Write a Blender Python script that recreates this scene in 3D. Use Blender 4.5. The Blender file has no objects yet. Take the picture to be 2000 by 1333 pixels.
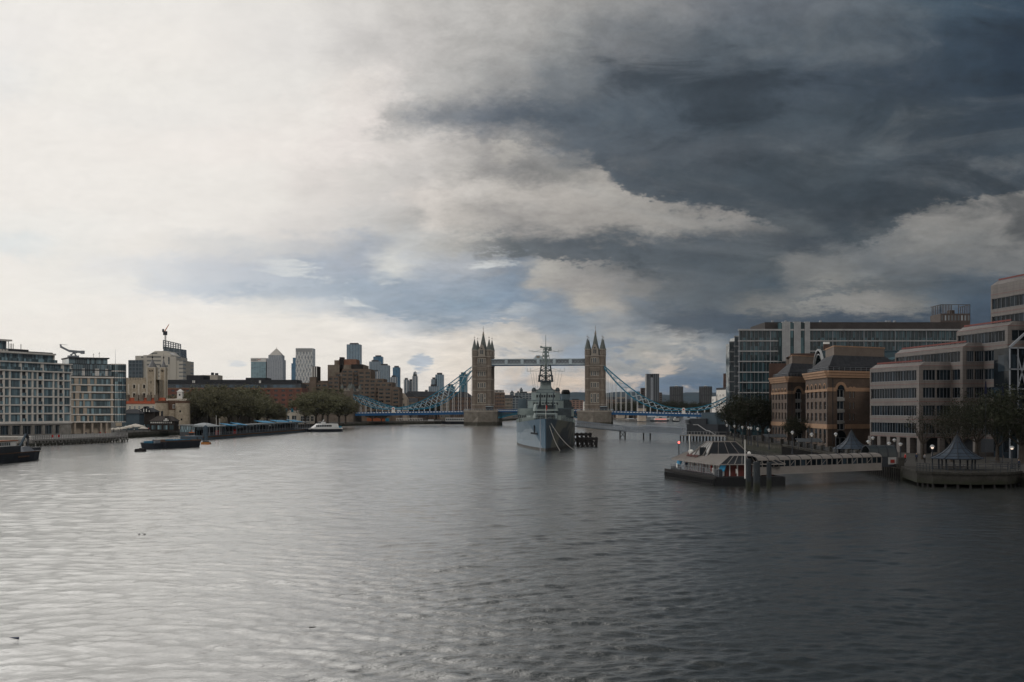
import bpy, math, random
from mathutils import Vector, Matrix
random.seed(7)
S = bpy.context.scene
COL = S.collection
R = math.radians
F = 2350.0      # focal length in pixels of the 2000 px wide photograph
HZ = 800.0      # its horizon row
EYE = 12.0      # eye height over the water

# ---------------------------------------------------------------- camera
cam = bpy.data.cameras.new('camera'); camo = bpy.data.objects.new('camera', cam); COL.objects.link(camo)
camo.location = (0, 0, EYE); camo.rotation_euler = (R(90), 0, 0)
cam.sensor_width = 36; cam.lens = 36 * F / 2000; cam.shift_y = (HZ - 666.5) / 2000
cam.clip_start = 0.5; cam.clip_end = 30000
S.camera = camo
S.view_settings.view_transform = 'Standard'; S.view_settings.look = 'None'
S.view_settings.exposure = 0; S.view_settings.gamma = 1
S.cycles.volume_bounces = 1; S.cycles.max_bounces = 6

# ---------------------------------------------------------------- node helpers
class NT:
    def __init__(s, tree): s.t = tree; s.n = tree.nodes; s.l = tree.links
    def node(s, typ, **kw):
        n = s.n.new(typ)
        for k, v in kw.items(): setattr(n, k, v)
        return n
    def put(s, sock, v):
        if isinstance(v, bpy.types.NodeSocket): s.l.new(v, sock)
        elif v is not None:
            if isinstance(v, (tuple, list)) and len(v) == 3 and sock.type == 'RGBA': v = (*v, 1)
            sock.default_value = v
    def m(s, op, a, b=None, c=None, clamp=False):
        n = s.node('ShaderNodeMath', operation=op, use_clamp=clamp)
        for i, v in enumerate((a, b, c)): s.put(n.inputs[i], v)
        return n.outputs[0]
    def mix(s, f, a, b, mode='MIX'):
        n = s.node('ShaderNodeMix', data_type='RGBA', blend_type=mode)
        s.put(n.inputs[0], f); s.put(n.inputs[6], a); s.put(n.inputs[7], b)
        return n.outputs[2]
    def ss(s, v, a, b, lo=0.0, hi=1.0):
        n = s.node('ShaderNodeMapRange', interpolation_type='SMOOTHSTEP')
        for i, x in enumerate((v, a, b, lo, hi)): s.put(n.inputs[i], x)
        return n.outputs[0]
    def noise(s, vec, scale, detail=4, rough=.55, dist=0.0, lac=2.0):
        n = s.node('ShaderNodeTexNoise')
        s.put(n.inputs['Vector'], vec); n.inputs['Scale'].default_value = scale
        n.inputs['Detail'].default_value = detail; n.inputs['Roughness'].default_value = rough
        n.inputs['Distortion'].default_value = dist; n.inputs['Lacunarity'].default_value = lac
        return n
    def xyz(s, x, y, z):
        n = s.node('ShaderNodeCombineXYZ')
        for i, v in enumerate((x, y, z)): s.put(n.inputs[i], v)
        return n.outputs[0]
def lin(c):
    return tuple(((v / 255) / 12.92 if v / 255 <= .04045 else ((v / 255 + .055) / 1.055) ** 2.4) for v in c)

# ---------------------------------------------------------------- sky
SUN_EL, SUN_AZ = R(32), R(150)      # azimuth measured from +Y towards +X: behind the viewer
world = bpy.data.worlds.new('World'); S.world = world; world.use_nodes = True
world.cycles.sampling_method = 'MANUAL'; world.cycles.sample_map_resolution = 512
W = NT(world.node_tree); W.n.clear()
tc = W.node('ShaderNodeTexCoord'); sp = W.node('ShaderNodeSeparateXYZ'); W.l.new(tc.outputs['Generated'], sp.inputs[0])
dx, dy, dz = sp.outputs
yy = W.m('MAXIMUM', dy, .3)
px = W.m('ADD', W.m('MULTIPLY', W.m('DIVIDE', dx, yy), F / 1000), 1.0)         # thousands of pixels
py = W.m('SUBTRACT', HZ / 1000, W.m('MULTIPLY', W.m('DIVIDE', dz, yy), F / 1000))
hgt = W.m('SUBTRACT', HZ / 1000, py)
fl = W.m('ADD', W.m('MULTIPLY', W.m('SQRT', W.m('MAXIMUM', hgt, .0)), 1.0), .25)   # clouds get flatter and smaller towards the horizon
nv = W.xyz(W.m('MULTIPLY', px, 1.9), W.m('MULTIPLY', W.m('SQRT', W.m('MAXIMUM', hgt, 0.0)), 5.2), dy)
w1 = W.noise(nv, 2.2, 5, .5); w2 = W.noise(nv, 7.5, 9, .68)
s1 = W.node('ShaderNodeSeparateColor'); W.l.new(w1.outputs['Color'], s1.inputs[0])
s2 = W.node('ShaderNodeSeparateColor'); W.l.new(w2.outputs['Color'], s2.inputs[0])
def cen(v, a): return W.m('MULTIPLY', W.m('SUBTRACT', v, .5), a)
amp = W.ss(hgt, 0.0, .5, .35, 1.0)
w3 = W.noise(nv, 24.0, 7, .7); s3 = W.node('ShaderNodeSeparateColor'); W.l.new(w3.outputs['Color'], s3.inputs[0])
ux = W.m('ADD', W.m('ADD', px, cen(s3.outputs[0], .035)), W.m('MULTIPLY', amp, W.m('ADD', cen(s1.outputs[0], .16), cen(s2.outputs[0], .15))))
uy = W.m('ADD', W.m('ADD', W.m('MULTIPLY', py, .985), cen(s3.outputs[1], .028)), W.m('MULTIPLY', amp, W.m('ADD', cen(s1.outputs[1], .07), cen(s2.outputs[1], .085))))
C0 = (232, 227, 220)
ROWS = [
(-900, [(0,(395,389,380)),(500,(382,376,368)),(740,(310,305,298)),(840,(180,179,177)),(915,(72,77,82)),(1050,(32,39,47)),(1300,(20,27,34)),(2000,(10,15,22))]),
(-300, [(0,(340,334,326)),(500,(328,322,314)),(760,(245,241,236)),(880,(180,178,175)),(960,(98,101,105)),(1050,(56,62,68)),(1300,(36,42,50)),(2000,(20,27,35))]),
(0, [(0,(231,227,221)),(300,(229,225,219)),(500,(225,221,215)),(600,(223,219,213)),(700,(212,208,203)),(800,(200,196,191)),(900,(188,185,181)),(1000,(172,169,165)),(1100,(163,161,158)),(1200,(146,146,145)),(1300,(128,130,132)),(1400,(110,115,121)),(1500,(98,105,113)),(1600,(90,98,107)),(1700,(80,92,103)),(1800,(69,85,98)),(1900,(58,76,91)),(2000,(49,67,83))]),
(80, [(0,(230,226,221)),(300,(231,226,219)),(600,(222,218,213)),(700,(202,198,194)),(800,(192,188,184)),(900,(186,183,179)),(1000,(170,168,165)),(1100,(150,151,150)),(1200,(120,123,126)),(1300,(98,104,110)),(1400,(85,94,102)),(1500,(84,93,101)),(1600,(78,88,97)),(1700,(71,82,92)),(1800,(60,73,85)),(1900,(49,64,78)),(2000,(39,54,69))]),
(160, [(0,(226,224,220)),(150,(230,226,219)),(600,(226,222,216)),(700,(226,219,212)),(760,(212,206,201)),(820,(188,185,181)),(900,(172,170,167)),(1000,(148,148,147)),(1100,(113,118,122)),(1200,(88,96,104)),(1300,(77,87,96)),(1400,(71,81,90)),(1500,(67,78,88)),(1600,(63,74,85)),(1700,(57,69,80)),(1800,(52,64,76)),(1900,(44,58,71)),(2000,(37,52,66))]),
(230, [(0,C0),(300,(228,224,218)),(650,(231,225,218)),(730,(224,216,210)),(780,(175,172,169)),(850,(126,130,135)),(920,(106,113,122)),(1000,(90,99,109)),(1100,(82,92,102)),(1200,(77,88,98)),(1300,(73,84,94)),(1400,(65,76,85)),(1500,(67,78,87)),(1600,(63,74,83)),(1700,(57,68,77)),(1800,(55,66,75)),(1900,(50,62,73)),(2000,(46,59,71))]),
(285, [(0,C0),(600,(231,224,217)),(700,(225,217,211)),(800,(208,202,196)),(880,(188,183,178)),(950,(165,161,157)),(1000,(182,177,170)),(1060,(150,148,145)),(1110,(108,112,116)),(1160,(82,90,98)),(1300,(76,84,92)),(1400,(74,81,88)),(1500,(69,78,86)),(1600,(70,79,87)),(1700,(66,76,84)),(1800,(58,68,77)),(1900,(52,63,73)),(2000,(58,70,80))]),
(335, [(0,C0),(500,(229,224,217)),(650,(218,211,205)),(700,(208,203,197)),(800,(200,195,190)),(880,(192,187,181)),(960,(150,147,144)),(1050,(132,131,129)),(1120,(140,138,134)),(1180,(165,160,153)),(1230,(92,96,100)),(1300,(62,72,80)),(1400,(64,73,81)),(1500,(61,71,79)),(1600,(65,74,81)),(1700,(61,71,79)),(1800,(70,78,85)),(1900,(88,94,99)),(2000,(100,104,107))]),
(380, [(0,C0),(500,(228,223,216)),(650,(215,209,203)),(750,(203,198,193)),(850,(216,208,200)),(950,(200,194,187)),(1000,(182,176,169)),(1100,(176,170,163)),(1200,(166,161,154)),(1280,(150,146,140)),(1350,(92,95,98)),(1400,(62,70,78)),(1500,(59,68,76)),(1600,(54,64,72)),(1700,(54,64,72)),(1760,(66,73,79)),(1810,(138,136,132)),(1900,(146,143,138)),(2000,(150,147,142))]),
(430, [(0,(229,226,220)),(400,(231,226,219)),(600,(214,209,204)),(700,(202,199,195)),(800,(183,180,176)),(850,(206,199,191)),(900,(184,178,171)),(1000,(152,148,144)),(1100,(160,155,149)),(1300,(150,146,140)),(1420,(142,138,133)),(1500,(108,108,108)),(1570,(60,68,75)),(1680,(62,69,76)),(1750,(112,112,111)),(1800,(136,134,130)),(1900,(126,125,122)),(2000,(131,129,126))]),
(470, [(0,(220,222,220)),(150,(226,223,217)),(300,(226,221,214)),(400,(212,210,207)),(500,(206,205,203)),(600,(192,192,193)),(700,(170,176,185)),(800,(188,188,186)),(900,(170,168,163)),(980,(104,109,113)),(1100,(84,91,98)),(1200,(78,86,93)),(1300,(74,82,90)),(1400,(71,79,87)),(1500,(65,73,81)),(1620,(62,70,78)),(1700,(98,102,105)),(1800,(122,122,120)),(1900,(118,119,118)),(2000,(121,121,119))]),
(510, [(0,C0),(120,(230,226,219)),(200,(221,219,216)),(300,(213,213,213)),(400,(197,199,203)),(500,(185,189,196)),(600,(166,175,187)),(700,(162,171,184)),(770,(208,208,204)),(840,(172,177,184)),(920,(168,172,178)),(1000,(124,135,148)),(1060,(172,168,161)),(1150,(140,138,135)),(1250,(86,94,101)),(1400,(70,79,87)),(1500,(70,79,86)),(1560,(115,116,115)),(1650,(110,112,112)),(1720,(94,99,103)),(1800,(100,104,107)),(2000,(110,112,113))]),
(550, [(0,(232,227,219)),(220,(228,225,219)),(300,(206,209,212)),(400,(192,198,205)),(500,(172,182,193)),(600,(166,177,189)),(700,(152,166,181)),(900,(150,162,176)),(1000,(125,142,160)),(1050,(168,164,158)),(1150,(152,148,144)),(1260,(126,126,125)),(1300,(96,102,107)),(1400,(80,89,97)),(1500,(62,76,88)),(1560,(104,108,110)),(1620,(126,126,123)),(1700,(115,118,118)),(1760,(88,97,104)),(1850,(73,87,100)),(2000,(58,74,90))]),
(588, [(0,(233,228,220)),(420,(232,227,220)),(520,(220,218,213)),(620,(200,203,206)),(700,(172,179,187)),(800,(142,158,175)),(900,(130,150,168)),(1000,(121,140,160)),(1100,(126,140,155)),(1150,(172,166,157)),(1200,(160,155,148)),(1250,(110,115,120)),(1300,(90,98,105)),(1400,(84,93,101)),(1480,(110,112,111)),(1600,(126,126,123)),(1700,(136,134,130)),(1780,(120,121,119)),(1840,(85,97,108)),(1900,(55,75,95)),(2000,(42,62,84))]),
(625, [(0,(233,227,219)),(680,(233,227,218)),(780,(206,206,206)),(860,(158,169,180)),(950,(180,182,184)),(1000,(196,191,184)),(1060,(135,146,158)),(1120,(125,139,153)),(1200,(142,147,152)),(1250,(110,120,130)),(1300,(74,84,97)),(1400,(60,73,88)),(1500,(49,64,80)),(1600,(46,63,80)),(1700,(38,60,82)),(1800,(38,58,78)),(2000,(38,56,76))]),
(660, [(0,(233,227,218)),(800,(233,226,217)),(900,(229,219,207)),(1000,(208,200,189)),(1050,(202,194,184)),(1100,(152,157,163)),(1150,(140,150,160)),(1200,(166,164,160)),(1250,(161,161,158)),(1300,(150,152,152)),(1350,(130,136,141)),(1400,(112,122,131)),(1450,(78,94,112)),(1600,(55,76,98)),(2000,(46,68,88))]),
(700, [(0,(232,227,219)),(800,(233,226,216)),(900,(231,220,206)),(980,(206,200,192)),(1050,(172,176,180)),(1100,(162,168,175)),(1200,(150,152,153)),(1250,(160,158,153)),(1300,(142,146,149)),(1350,(114,125,136)),(1420,(108,121,134)),(2000,(56,76,95))]),
(740, [(0,(230,226,219)),(800,(228,222,214)),(900,(229,216,203)),(970,(216,206,197)),(1000,(168,174,181)),(1050,(162,166,171)),(1100,(192,182,172)),(1140,(206,189,173)),(1200,(142,149,156)),(1250,(110,129,149)),(1300,(92,114,136)),(1350,(78,103,128)),(1420,(72,98,122)),(2000,(56,76,95))]),
(768, [(0,(228,223,216)),(800,(222,216,209)),(900,(221,209,197)),(1000,(196,184,175)),(1100,(208,182,162)),(1150,(188,172,160)),(1200,(166,162,157)),(1250,(150,150,150)),(1330,(140,140,140)),(1400,(90,108,126)),(2000,(56,76,95))]),
]
prev = None; py0 = None
rx = W.m('MULTIPLY', W.m('ADD', ux, .8), 1 / 3.6)     # -800..2800 px over the ramp
for (yr, stops) in ROWS:
    cr = W.node('ShaderNodeValToRGB'); W.l.new(rx, cr.inputs[0]); ramp = cr.color_ramp; ramp.interpolation = 'EASE'
    while len(ramp.elements) < len(stops): ramp.elements.new(.5)
    for el, (xp, c) in zip(ramp.elements, stops): el.position = (xp + 800) / 3600
    for el, (xp, c) in zip(ramp.elements, stops): el.color = (*lin(c), 1)
    if prev is None: prev = cr.outputs[0]
    else:
        prev = W.mix(W.ss(uy, py0 / 1000, yr / 1000), prev, cr.outputs[0])
    py0 = yr
def curve(stops, inp=None, scale=1.0, interp='LINEAR'):
    cr = W.node('ShaderNodeValToRGB'); W.l.new(inp if inp is not None else rxs, cr.inputs[0]); rp = cr.color_ramp; rp.interpolation = interp
    while len(rp.elements) < len(stops): rp.elements.new(.5)
    for el, (xp, c) in zip(rp.elements, stops): el.position = (xp + 800) / 3600
    for el, (xp, c) in zip(rp.elements, stops): el.color = (*lin(c), 1) if isinstance(c, tuple) else (c * scale,) * 3 + (1,)
    return cr.outputs[0]
rxs = W.m('MULTIPLY', W.m('ADD', W.m('ADD', px, cen(s2.outputs[2], .05)), .8), 1 / 3.6)
fy = W.m('ADD', W.m('MULTIPLY', py, .985), W.m('ADD', cen(s2.outputs[1], .10), cen(s3.outputs[1], .055)))
def layer(base, edge, cols, fade, alpha, soft=.007):
    e = W.m('MULTIPLY', curve([(x, y / 1000) for x, y in edge]), 1.0)
    d = W.m('SUBTRACT', e, fy)                              # above the lower edge of the cloud bank
    a = W.m('MULTIPLY', W.ss(d, -soft, soft), W.ss(d, fade / 2500, fade / 700, 1.0, 0.0))
    return W.mix(W.m('MULTIPLY', a, curve(alpha)), base, curve(cols))
prev = layer(prev, [(440,542),(560,556),(700,586),(760,606),(870,622),(920,619),(1000,612),(1100,600)], [(440,(205,208,212)),(600,(176,186,197)),(760,(146,162,178)),(900,(138,154,171)),(1050,(130,146,163))], 28, [(400,0.0),(560,.7),(1000,.75),(1100,0.0)])
prev = layer(prev, [(300,520),(420,524),(520,530),(600,528),(700,530)], [(300,(205,208,212)),(500,(184,191,200)),(700,(170,180,192))], 12, [(260,0.0),(400,.6),(650,.6),(720,0.0)])
prev = layer(prev, [(880,478),(950,484),(1000,487),(1060,495),(1120,503),(1180,500),(1230,506),(1330,520)], [(880,(150,150,149)),(1000,(102,108,112)),(1100,(86,93,100)),(1300,(76,85,93))], 26, [(860,0.0),(980,.95),(1220,.9),(1330,0.0)])
prev = layer(prev, [(1220,588),(1260,610),(1300,630),(1350,639),(1430,641),(1500,638),(2000,642)], [(1230,(112,121,130)),(1300,(76,87,99)),(1450,(54,68,83)),(1700,(42,60,79)),(2000,(38,56,76))], 34, [(1190,0.0),(1260,.9),(2000,.9)])
prev = layer(prev, [(1540,590),(1600,575),(1700,560),(1790,548),(1900,545)], [(1500,(76,86,94)),(1650,(92,99,104)),(1800,(98,103,107))], 20, [(1500,0.0),(1580,.8),(1780,.7),(1860,0.0)])
prev = layer(prev, [(760,236),(850,262),(950,276),(1050,286),(1120,288),(1160,300),(1185,330),(1215,366),(1250,382),(1320,396),(1380,400),(1430,412),(1500,424),(1560,446),(1620,468),(1680,474),(1735,446),(1780,410),(1830,392),(1900,384),(1960,378),(2000,366)],
 [(780,(150,150,152)),(850,(126,130,135)),(920,(104,111,119)),(1000,(92,101,110)),(1100,(86,95,104)),(1200,(76,85,94)),(1300,(64,74,83)),(1400,(60,69,77)),(1500,(57,66,74)),(1600,(53,62,70)),(1700,(54,64,72)),(1800,(60,70,78)),(2000,(60,71,81))], 52, [(740,0.0),(880,.25),(1080,.4),(1180,.95),(2000,.95)], .010)
def puff(base, x, y, rx_, ry_, col, a=.8):
    u = W.m('DIVIDE', W.m('SUBTRACT', px, x / 1000), rx_ / 1000); v_ = W.m('DIVIDE', W.m('SUBTRACT', py, y / 1000), ry_ / 1000)
    r = W.m('ADD', W.m('ADD', W.m('MULTIPLY', u, u), W.m('MULTIPLY', v_, v_)), W.m('ADD', cen(s2.outputs[0], 4.5), cen(s3.outputs[0], 2.5)))
    return W.mix(W.ss(r, .35, 1.3, a, 0.0), base, lin(col))
prev = puff(prev, 822, 712, 22, 17, (160, 176, 194)); prev = puff(prev, 462, 712, 22, 8, (196, 203, 210), .6)
hn = W.noise(W.xyz(W.m('MULTIPLY', px, 6.5), W.m('MULTIPLY', py, 17.0), 3.1), 1.0, 8, .62, .4).outputs[0]
reg = W.m('MULTIPLY', W.m('MULTIPLY', W.ss(px, .93, 1.02), W.ss(px, 1.30, 1.46, 1.0, 0.0)), W.ss(py, .63, .68))
prev = W.mix(W.m('MULTIPLY', reg, W.ss(hn, .50, .60, 0.0, .70)), prev, W.mix(W.ss(py, .66, .76), lin((190, 184, 174)), lin((214, 192, 170))))
prev = W.mix(W.m('MULTIPLY', reg, W.ss(hn, .38, .47, .75, 0.0)), prev, W.mix(W.ss(px, 1.1, 1.3), lin((142, 157, 174)), lin((84, 106, 130))))
bn = W.noise(W.xyz(W.m('MULTIPLY', px, 4.2), W.m('MULTIPLY', py, 15.0), 8.0), 1.0, 9, .62, .5).outputs[0]
regb = W.m('MULTIPLY', W.m('MULTIPLY', W.ss(px, .42, .60), W.ss(px, .95, 1.08, 1.0, 0.0)), W.m('MULTIPLY', W.ss(py, .47, .51), W.ss(py, .60, .625, 1.0, 0.0)))
prev = W.mix(W.m('MULTIPLY', regb, W.ss(bn, .53, .62, 0.0, .75)), prev, lin((214, 216, 214)))
dn = W.noise(W.xyz(W.m('MULTIPLY', px, 3.0), W.m('MULTIPLY', py, 8.5), 1.7), 1.0, 9, .58, .7).outputs[0]
regd = W.m('MULTIPLY', W.ss(px, 1.02, 1.25), W.ss(py, .60, .52))
prev = W.mix(W.m('MULTIPLY', regd, W.ss(dn, .50, .68, 0.0, .24)), prev, lin((124, 129, 131)))
prev = W.mix(W.m('MULTIPLY', regd, W.ss(dn, .34, .50, .65, 0.0)), prev, lin((38, 47, 55)))
d1 = W.noise(nv, 4.5, 10, .62, .35).outputs[0]
d2 = W.noise(nv, 15.0, 8, .66, .3).outputs[0]
inner = W.ss(px, .45, 1.0, .24, 1.0)
mod = W.m('ADD', W.ss(px, .3, 1.0, 1.10, 1.0), W.m('MULTIPLY', inner, W.m('ADD', cen(d1, .70), cen(d2, .52))))
cl = W.node('ShaderNodeVectorMath', operation='SCALE'); W.l.new(prev, cl.inputs[0]); W.l.new(mod, cl.inputs['Scale'])
hsv = W.node('ShaderNodeHueSaturation'); W.l.new(cl.outputs[0], hsv.inputs['Color']); hsv.inputs['Saturation'].default_value = .88
back = W.mix(W.ss(dx, -.8, .8), lin((214, 208, 202)), lin((94, 98, 102)))
cloud = W.mix(W.ss(dy, -.25, .3), back, hsv.outputs[0])
zen = W.mix(W.ss(dx, -.5, .5), lin((190, 187, 183)), lin((80, 88, 96)))
cloud = W.mix(W.ss(dz, .5, .9), cloud, zen)
sky = W.node('ShaderNodeTexSky', sky_type='NISHITA', sun_disc=False, sun_elevation=SUN_EL, sun_rotation=SUN_AZ)
bg1 = W.node('ShaderNodeBackground'); W.l.new(sky.outputs[0], bg1.inputs[0]); bg1.inputs[1].default_value = .06
bg2 = W.node('ShaderNodeBackground'); W.l.new(cloud, bg2.inputs[0]); bg2.inputs[1].default_value = 1.0
mx = W.node('ShaderNodeMixShader'); mx.inputs[0].default_value = .97
W.l.new(bg1.outputs[0], mx.inputs[1]); W.l.new(bg2.outputs[0], mx.inputs[2])
wo = W.node('ShaderNodeOutputWorld'); W.l.new(mx.outputs[0], wo.inputs[0])

sun = bpy.data.lights.new('sun', 'SUN'); suno = bpy.data.objects.new('sun', sun); COL.objects.link(suno)
sun.energy = 0.65; sun.angle = R(14); sun.color = (1, .93, .84)
sd = Vector((math.sin(SUN_AZ) * math.cos(SUN_EL), math.cos(SUN_AZ) * math.cos(SUN_EL), math.sin(SUN_EL)))
suno.rotation_euler = sd.to_track_quat('Z', 'Y').to_euler(); suno.location = (0, -50, 200)
# ---------------------------------------------------------------- materials
MATS = {}
def mat(name, col, rough=.8, metal=0.0, var=.18, vs=.35, bump=0.0, bs=3.0, spec=.4, alpha=1.0, streak=False):
    """plain coloured surface with procedural mottling (world-sized object coordinates)"""
    if name in MATS: return MATS[name]
    m = bpy.data.materials.new(name); m.use_nodes = True; T = NT(m.node_tree)
    b = T.n['Principled BSDF']; b.inputs['Roughness'].default_value = rough; b.inputs['Metallic'].default_value = metal
    b.inputs['Specular IOR Level'].default_value = spec if rough < .45 else .12
    t = T.node('ShaderNodeTexCoord'); mp = T.node('ShaderNodeMapping'); T.l.new(t.outputs['Object'], mp.inputs[0])
    if streak: mp.inputs['Scale'].default_value = (1, 1, .15)
    n1 = T.noise(mp.outputs[0], vs, 6, .62); n2 = T.noise(mp.outputs[0], vs * 7, 4, .6)
    f = T.m('ADD', T.m('MULTIPLY', n1.outputs[0], .6), T.m('MULTIPLY', n2.outputs[0], .4))
    f = T.ss(f, .3, .7)
    c = T.mix(f, tuple(x * (1 - var) for x in col), tuple(min(1, x * (1 + var)) for x in col))
    T.l.new(c, b.inputs['Base Color'])
    if bump:
        bn = T.node('ShaderNodeBump'); bn.inputs['Strength'].default_value = bump; bn.inputs['Distance'].default_value = .1
        T.l.new(T.noise(t.outputs['Object'], bs, 5, .6).outputs[0], bn.inputs['Height']); T.l.new(bn.outputs[0], b.inputs['Normal'])
    MATS[name] = m; return m
def glass(name, col=(.03, .045, .055), rough=.08, var=.5, cell=1.2, spec=.8, tilt=.02, ior=1.5):
    """dark window glass: reflects the sky, each pane a little different"""
    if name in MATS: return MATS[name]
    m = bpy.data.materials.new(name); m.use_nodes = True; T = NT(m.node_tree)
    b = T.n['Principled BSDF']; b.inputs['Roughness'].default_value = rough; b.inputs['Specular IOR Level'].default_value = spec
    b.inputs['IOR'].default_value = ior; t = T.node('ShaderNodeTexCoord'); oi = T.node('ShaderNodeObjectInfo')
    ad = T.node('ShaderNodeVectorMath', operation='ADD'); T.l.new(t.outputs['Object'], ad.inputs[0]); T.l.new(oi.outputs['Location'], ad.inputs[1])
    so = T.node('ShaderNodeSeparateXYZ'); T.l.new(t.outputs['Object'], so.inputs[0])
    wn = T.node('ShaderNodeTexWhiteNoise', noise_dimensions='3D')
    T.l.new(T.xyz(T.m('FLOOR', T.m('DIVIDE', T.m('ADD', so.outputs[0], T.m('MULTIPLY', so.outputs[1], .31)), cell * .75)), T.m('FLOOR', T.m('DIVIDE', so.outputs[2], 3.3)), T.m('MULTIPLY', oi.outputs['Random'], 57.0)), wn.inputs['Vector'])
    rnd = wn.outputs[0]
    c = T.mix(T.m('POWER', rnd, 2.2), tuple(x * (1 - var) for x in col), tuple(x * (1 + 3 * var) for x in col))
    T.l.new(c, b.inputs['Base Color'])
    g = T.node('ShaderNodeNewGeometry')
    nz = T.noise(ad.outputs[0], .6 / cell, 1, .5)
    va = T.node('ShaderNodeVectorMath', operation='SUBTRACT'); T.l.new(nz.outputs['Color'], va.inputs[0]); va.inputs[1].default_value = (.5, .5, .5)
    vs_ = T.node('ShaderNodeVectorMath', operation='SCALE'); T.l.new(va.outputs[0], vs_.inputs[0]); vs_.inputs['Scale'].default_value = tilt * 2
    vb = T.node('ShaderNodeVectorMath', operation='ADD'); T.l.new(g.outputs['Normal'], vb.inputs[0]); T.l.new(vs_.outputs[0], vb.inputs[1])
    vn = T.node('ShaderNodeVectorMath', operation='NORMALIZE'); T.l.new(vb.outputs[0], vn.inputs[0]); T.l.new(vn.outputs[0], b.inputs['Normal'])
    MATS[name] = m; return m
def tide(m, h=1.8, c=(.025, .028, .02)):
    """weed and wet stain below the high water mark"""
    T = NT(m.node_tree); b = T.n['Principled BSDF']; src = b.inputs['Base Color'].links[0].from_socket
    g = T.node('ShaderNodeNewGeometry'); sp_ = T.node('ShaderNodeSeparateXYZ'); T.l.new(g.outputs['Position'], sp_.inputs[0])
    n_ = T.noise(g.outputs['Position'], .6, 5, .7).outputs[0]
    f = T.ss(T.m('ADD', sp_.outputs[2], T.m('MULTIPLY', T.m('SUBTRACT', n_, .5), 2.2)), h - .5, h + .5, .9, 0.0)
    T.l.new(T.mix(f, src, c), b.inputs['Base Color']); return m
def lamp_mat(name, col, e):
    if name in MATS: return MATS[name]
    m = bpy.data.materials.new(name); m.use_nodes = True; b = m.node_tree.nodes['Principled BSDF']
    b.inputs['Base Color'].default_value = (*col, 1); b.inputs['Emission Color'].default_value = (*col, 1); b.inputs['Emission Strength'].default_value = e
    MATS[name] = m; return m

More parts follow.
